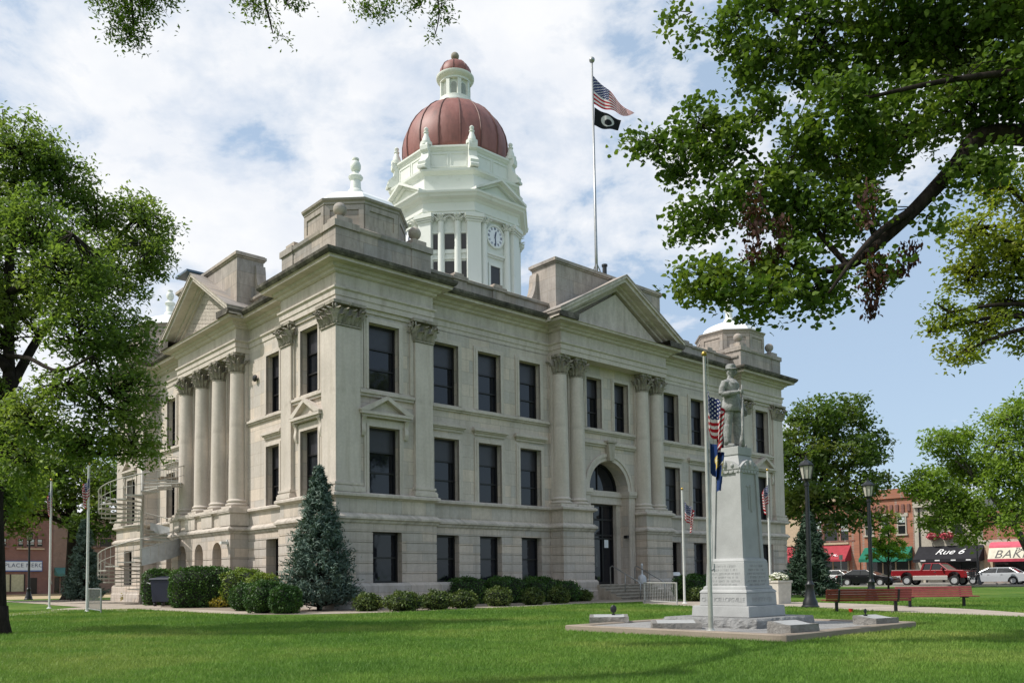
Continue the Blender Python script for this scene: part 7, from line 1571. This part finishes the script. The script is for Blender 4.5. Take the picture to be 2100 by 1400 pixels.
# brick shops on the left side street
TF = 60.2
def fN(u, d, z): p = W(u, TF-d); return (p.x, p.y, z)
def onN(px, d=0.0):
    r = ray_px(px, 1170); k = (Vector((AX, AY, 0)).dot(EY)+TF-d)/(r.x*EY.x+r.y*EY.y); p = r*k; return (p.x-AX)*EX.x+(p.y-AY)*EX.y
def zn(py, u, d=0.0): return EYE+_zfix(Vector(fN(u, d, 0)), py)
u0, u1 = onN(-80), onN(108)
t, part, win, awn, L = shop('shop_building', 'dark red brick shop with a white and blue sign, behind the left flagpoles', fN, u0, u1, 8.5, M['brick_dk']); o = Vector(t.location)
part('cornice', [(u0, u1+0.03, 0, 0.3, 8.0, 8.6)], M['brick_dk'])
for a_, b_ in ((36, 47), (53, 70), (75, 86), (-6, 12)): win(onN(a_), onN(b_), zn(1120, onN(50)), zn(1104, onN(50)), M['brick_dk'], blind=0.7)
part('sill_band', [(onN(33), onN(90), 0, 0.15, zn(1126, onN(50)), zn(1122, onN(50)))], M['tan_stone'])
za, zb2 = zn(1171, onN(50)), zn(1149, onN(50)); sg = part('sign_board', [(onN(-30), onN(86), 0.0, 0.14, za, zb2)], plain('white_sign_board', (0.62, 0.66, 0.70), 0.5, var=0.03)); part('sign_border', [(onN(-30), onN(86), 0.13, 0.15, za, za+0.10), (onN(-30), onN(86), 0.13, 0.15, zb2-0.08, zb2), (onN(85), onN(86), 0.13, 0.15, za+0.1, zb2-0.08)], plain('blue_sign_border', (0.05, 0.12, 0.32), 0.5), sg)
r_ = EX; p = Vector(fN(onN(48), 0.145, (za+zb2)/2+0.05))-o; n_ = EY*-1
text_mesh('lettering', 'PLACE MERC', 0.50, plain('navy_lettering', (0.015, 0.03, 0.10), 0.5), sg, Matrix(((r_.x, 0, n_.x, p.x), (r_.y, 0, n_.y, p.y), (0, 1, 0, p.z), (0, 0, 0, 1))), 0.004, spacing=1.1)
part('shop_window', [(onN(-20), onN(50), 0, 0.04, zn(1212, onN(40)), zn(1177, onN(40)))], plain('curtained_shop_window', (0.42, 0.40, 0.26), 0.3, var=0.15)); [part('mullion', [q_], M['frame']) for q_ in [(onN(x), onN(x)+0.10, 0.03, 0.1, zn(1212, onN(40)), zn(1177, onN(40))) for x in (8, 20, 49)]]
part('door', [(onN(60), onN(76), 0, 0.05, 0.1, zn(1184, onN(68)))], M['frame'])
u2 = onN(260); t, part, win, awn, L = shop('shop_building', 'low brown brick building with a small green awning, beside the left spruce', fN, u1+0.02, u2, 7.8, M['brick_br'])
ga = canvas('pale_green_awning', (0.07, 0.17, 0.15)); awn(onN(111), onN(142), zn(1181, onN(120), 1.2), zn(1163, onN(120)), 1.2, ga, 0.25); part('shop_front', [(onN(112), onN(150), 0, 0.05, 0.2, zn(1183, onN(120)))], M['shop_glass']); win(onN(150)+1, onN(150)+2.2, 4.6, 6.2, M['brick_br']); win(onN(200), onN(200)+1.2, 4.6, 6.2, M['brick_br'])
[part('mullion', [q_], M['brick_br']) for q_ in [(onN(112)+0.4+k*1.1, onN(112)+0.5+k*1.1, 0.04, 0.1, 0.1, 2.4) for k in range(3)]]
# ------------------------------------------------------------------ cars
M['tyre'] = plain('tyre_rubber', (0.014, 0.014, 0.015), 0.8); M['rim'] = plain('alloy_rim', (0.50, 0.51, 0.52), 0.35, 0.2); M['car_glass'] = glass_mat('tinted_car_glass', (0.012, 0.014, 0.016)); M['chrome'] = plain('chrome_trim', (0.50, 0.50, 0.50), 0.2, 0.9)
def paint(name, c): return plain(name, c, 0.22, 0.1, 0.6, var=0.03)
def wheel(t, x, y, r, w=0.22):
    s = 1 if y > 0 else -1; m = MB(lambda a, b, c: (a, c, b)); m.lathe([(r*0.60, -w*0.40), (r*0.62, -w/2), (r*0.93, -w/2), (r, -w*0.3), (r, w*0.3), (r*0.93, w/2), (r*0.62, w/2), (r*0.60, w*0.40)], n=26, cap=False); ty = build('wheel', m, M['tyre'], t, smooth=True, auto=40, loc=(x, y, r))
    m = MB(lambda a, b, c: (a, c, b)); m.lathe([(0.05, -w*0.40), (r*0.63, -w*0.42), (r*0.63, w*0.42), (0.05, w*0.40)], n=22)
    for k in range(6): a = k*PI/3; m.add([(math.cos(a-.1)*r*0.15, math.sin(a-.1)*r*0.15, s*w*0.43), (math.cos(a-.1)*r*0.55, math.sin(a-.1)*r*0.55, s*w*0.45), (math.cos(a+.1)*r*0.55, math.sin(a+.1)*r*0.55, s*w*0.45), (math.cos(a+.1)*r*0.15, math.sin(a+.1)*r*0.15, s*w*0.43)], [(0, 1, 2, 3)])
    build('rim', m, M['rim'], ty)
def arch_profile(pts, wheels, r):
    # lower edge of a body side with round wheel openings
    out = []
    for x0 in wheels: out += [(x0+r*math.cos(PI*k/10), 0.0+max(pts, r*math.sin(PI*k/10)+0.30)) for k in range(11)]
    return out
def loft(m, prof_xz, ys):
    pass
def sedan(loc, rz, label, col, Ln=4.8, Hh=1.42, name='parked_car', tint=None):
    t = thing(name, label, 'car', loc, rz, 'cars parked along the street'); Wd = 0.88; x0, x1 = -Ln/2, Ln/2; wf, wr = x1-0.95, x0+0.98; r = 0.33
    up = [(x0, 0.55), (x0+0.03, 0.80), (x0+0.10, 0.93), (x0+0.75, 0.99), (x0+1.5, 0.97), (x1-1.55, 0.95), (x1-0.9, 0.88), (x1-0.28, 0.76), (x1-0.04, 0.62), (x1, 0.45), (x1-0.03, 0.30)]
    lo = [(x0+0.05, 0.32)]+[(wr-0.40*math.cos(PI*k/12), 0.24+0.46*math.sin(PI*k/12)) for k in range(13)]+[(wf-0.40*math.cos(PI*k/12), 0.24+0.46*math.sin(PI*k/12)) for k in range(13)]
    poly = lo+up[::-1]; n = len(poly); m = MB()
    rings = [(-Wd, 0.88), (-Wd*0.985, 0.97), (-Wd*0.90, 1.0), (Wd*0.90, 1.0), (Wd*0.985, 0.97), (Wd, 0.88)]
    zc = 0.55; vs = []
    for y, k in rings:
        for x, z in poly: vs.append((x*(0.985+0.015*(abs(y) < Wd*0.95)), y, zc+(z-zc)*(k if z > 0.7 else 1.0)))
    m.add(vs, [(i*n+j, i*n+(j+1) % n, (i+1)*n+(j+1) % n, (i+1)*n+j) for i in range(len(rings)-1) for j in range(n)]+[tuple(range(n)), tuple(range(6*n-1, 5*n-1, -1))]); body = build('body', m, col, t, smooth=True, auto=35)
    # cabin: glass house under a roof skin
    gb_, gt = 0.94, Hh; b0, b1, t0, t1 = x0+0.55, x1-1.25, x0+1.30, x1-2.15; yb, yt = Wd*0.93, Wd*0.70
    m = MB(); m.add([(b0, -yb, gb_), (b1, -yb, gb_), (b1, yb, gb_), (b0, yb, gb_), (t0, -yt, gt-0.05), (t1, -yt, gt-0.05), (t1, yt, gt-0.05), (t0, yt, gt-0.05)], [(0, 3, 2, 1), (4, 5, 6, 7), (0, 1, 5, 4), (1, 2, 6, 5), (2, 3, 7, 6), (3, 0, 4, 7)]); build('windows', m, M['car_glass'], t)
    m = MB(); xm = (t0+t1)/2; m.add([(t0-0.10, -yt-0.03, gt-0.07), (t1+0.10, -yt-0.03, gt-0.07), (t1+0.10, yt+0.03, gt-0.07), (t0-0.10, yt+0.03, gt-0.07), (t0+0.12, -yt+0.10, gt), (t1-0.12, -yt+0.10, gt), (t1-0.12, yt-0.10, gt), (t0+0.12, yt-0.10, gt)], [(0, 3, 2, 1), (4, 5, 6, 7), (0, 1, 5, 4), (1, 2, 6, 5), (2, 3, 7, 6), (3, 0, 4, 7)])
    for s in (-1, 1):
        for (xa, xb) in ((b0, t0), (b1, t1), ((b0+b1)/2+0.1, (t0+t1)/2+0.1)): m.tube([(xa, s*(yb+0.012), gb_-0.02), (xb, s*(yt+0.012), gt-0.05)], 0.032 if xa != (b0+b1)/2+0.1 else 0.024, 6)
    build('roof', m, col, t, smooth=True, auto=30)
    for x in (wf, wr):
        for y in (-Wd+0.09, Wd-0.09): wheel(t, x, y, r)
    for s in (-1, 1):
        m = MB(); m.sphere((x1-0.20, s*(Wd-0.22), 0.66), 0.13, 10, 8, 1.2, 1.2, 0.6); build('headlight', m, M['chrome'], t, smooth=True); m = MB(); m.box(*sorted((x0-0.01, x0+0.14)), *sorted((s*(Wd-0.40), s*(Wd+0.004))), 0.72, 0.88); build('taillight', m, plain('red_lens', (0.35, 0.02, 0.03), 0.3), t); m = MB(); m.sphere((b1-0.35, s*(Wd+0.06), 0.98), 0.09, 8, 6, 0.8, 1, 0.7); build('mirror', m, col, t, smooth=True)
        m = MB(); 
        for xd in (x0+1.75, x0+2.75): m.box(xd, xd+0.16, *sorted((s*(Wd+0.002), s*(Wd+0.02))), 0.80, 0.83)
        build('door_handle', m, M['chrome'], t)
    m = MB(); m.box(x0-0.03, x0+0.10, -Wd*0.9, Wd*0.9, 0.34, 0.54); m.box(x1-0.10, x1+0.03, -Wd*0.9, Wd*0.9, 0.30, 0.46); build('bumper', m, col, t, bevel=0.03)
    return t
def pickup(loc, rz, label, col):
    t = thing('pickup_truck', label, 'pickup truck', loc, rz); Ln = 6.1; x0, x1 = -Ln/2, Ln/2; Wd = 0.98; wf, wr = x1-1.02, x0+1.28; r = 0.40
    def side(poly, y0, y1, mt, nm): m = MB(); m.prism(poly, y0, y1, 'y'); return build(nm, m, mt, t, bevel=0.03)
    lo = lambda z: [(x0, z)]+[(wr-0.50*math.cos(PI*k/12), z+0.50*math.sin(PI*k/12)*1.0) for k in range(13)]+[(wf-0.50*math.cos(PI*k/12), z+0.50*math.sin(PI*k/12)) for k in range(13)]+[(x1-0.05, z)]
    body = lo(0.62)+[(x1-0.02, 0.75), (x1-0.05, 1.10), (x1-0.35, 1.22), (x1-1.45, 1.28), (x1-1.55, 1.27), (x0+0.02, 1.27), (x0, 1.2)]; side(body, -Wd, Wd, col, 'body')
    lowp = [(x0+0.02, 0.46), (wr-0.52, 0.46), (wr-0.52, 0.74), (x0+0.02, 0.74)]; silver = paint('silver_lower_paint', (0.45, 0.43, 0.40))
    m = MB()
    for a_, b_ in ((x0+0.02, wr-0.51), (wr+0.51, wf-0.51)): m.box(a_, b_, -Wd-0.012, Wd+0.012, 0.44, 0.80)
    build('lower_panel', m, silver, t, bevel=0.02)
    m = MB(); m.box(x0+0.12, x0+2.35, -Wd+0.10, Wd-0.10, 1.10, 1.285); build('bed', m, plain('dark_bed_liner', (0.03, 0.03, 0.03), 0.7), t)
    m = MB()
    for s in (-1, 1): m.box(x0+0.02, x0+2.42, *sorted((s*(Wd-0.12), s*(Wd+0.01))), 1.272, 1.31)
    build('bed_rail', m, silver, t)
    cb0, cb1 = x0+2.45, x1-1.45; ct0, ct1 = x0+2.62, x1-2.20; zt = 1.86; yb, yt = Wd*0.97, Wd*0.80
    m = MB(); m.add([(cb0+.02, -yb, 1.25), (cb1, -yb, 1.25), (cb1, yb, 1.25), (cb0+.02, yb, 1.25), (ct0, -yt, zt-0.05), (ct1, -yt, zt-0.05), (ct1, yt, zt-0.05), (ct0, yt, zt-0.05)], [(0, 3, 2, 1), (4, 5, 6, 7), (0, 1, 5, 4), (1, 2, 6, 5), (2, 3, 7, 6), (3, 0, 4, 7)]); build('windows', m, M['car_glass'], t)
    m = MB(); m.add([(ct0-0.05, -yt-0.02, zt-0.08), (ct1+0.08, -yt-0.02, zt-0.08), (ct1+0.08, yt+0.02, zt-0.08), (ct0-0.05, yt+0.02, zt-0.08), (ct0+0.1, -yt+0.1, zt), (ct1-0.1, -yt+0.1, zt), (ct1-0.1, yt-0.1, zt), (ct0+0.1, yt-0.1, zt)], [(0, 3, 2, 1), (4, 5, 6, 7), (0, 1, 5, 4), (1, 2, 6, 5), (2, 3, 7, 6), (3, 0, 4, 7)])
    for s in (-1, 1):
        for xa, xb, rr in ((cb0+0.06, ct0+0.04, 0.10), (cb1-0.03, ct1, 0.055), (cb0+0.78, ct0+0.70, 0.06)): m.tube([(xa, s*(yb+0.0), 1.22), (xb, s*(yt+0.0), zt-0.06)], rr, 6)
    build('roof', m, col, t, smooth=True, auto=30)
    for x in (wf, wr):
        for y in (-Wd+0.10, Wd-0.10): wheel(t, x, y, r, 0.28)
    m = MB(); m.box(x1-0.03, x1+0.16, -Wd*0.98, Wd*0.98, 0.45, 0.70); build('bumper', m, M['chrome'], t, bevel=0.03)
    m = MB()
    for y in (-0.75, -0.3, 0.3, 0.75): m.tube([(x1+0.14, y, 0.45), (x1+0.26, y, 0.75), (x1+0.20, y, 1.22)], 0.035, 6)
    for z in (0.72, 0.95, 1.18): m.tube([(x1-0.25, -0.98, z), (x1+0.2, -0.85, z), (x1+0.24, 0, z), (x1+0.2, 0.85, z), (x1-0.25, 0.98, z)], 0.035, 6)
    build('brush_guard', m, M['black_iron'], t)
    m = MB(); m.box(x1-0.08, x1+0.02, -0.6, 0.6, 0.78, 1.12); build('grille', m, M['frame'], t)
    for s in (-1, 1):
        m = MB(); m.box(x1-0.16, x1+0.015, *sorted((s*0.64, s*0.96)), 0.82, 1.06); build('headlight', m, M['chrome'], t, bevel=0.02); m = MB(); m.box(x0-0.02, x0+0.05, *sorted((s*0.82, s*0.99)), 0.80, 1.12); build('taillight', m, plain('red_lamp_lens', (0.35, 0.02, 0.03), 0.3), t)
        m = MB(); m.box(cb1-0.50, cb1-0.38, *sorted((s*(Wd+0.02), s*(Wd+0.26))), 1.26, 1.46); build('mirror', m, col, t, bevel=0.02); m = MB(); m.box(cb1-1.15, cb1-0.98, *sorted((s*(Wd+0.0), s*(Wd+0.03))), 1.08, 1.12); build('door_handle', m, M['chrome'], t)
    return t
def road_at(px, s):
    r = ray_px(px, 1195); k = (Vector((AX, AY, 0)).dot(EX)+s)/(r.x*EX.x+r.y*EX.y); p = r*k; return (p.x, p.y, 0.004)
away = math.atan2(-EY.y, -EY.x)      # heading toward the right of the picture along the street
pickup(road_at(1914, 58.0), away, 'dark red pickup truck with silver lower sides passing the black awning', paint('dark_red_car_paint', (0.24, 0.012, 0.018)))
sedan(road_at(2044, 61.6), away+PI, 'silver sedan parked in front of the bakery awning', paint('silver_car_paint', (0.46, 0.48, 0.50)), 5.0)
sedan(road_at(1780, 53.5), away, 'black car parked before the green awning, half behind the lamp post', paint('black_car_paint', (0.006, 0.006, 0.008)), 4.7, 1.36)
sedan(road_at(1707, 61.8), away+PI, 'white car parked before the red awning, partly behind the dark spruce', paint('white_car_paint', (0.62, 0.62, 0.60)), 4.7)
sedan(road_at(2140, 61.8), away+PI, 'dark car at the right frame edge, behind the silver sedan', paint('dark_grey_car_paint', (0.02, 0.02, 0.024)), 4.8)
t = thing('sign_post', 'thin grey street sign post beside the white car', 'sign post', road_at(1726, 50.8)); m = MB(); m.tube([(0, 0, 0), (0, 0, 2.6)], 0.03, 6); m.box(-0.15, 0.15, -0.01, 0.01, 2.2, 2.6); build('post', m, M['galv'], t)
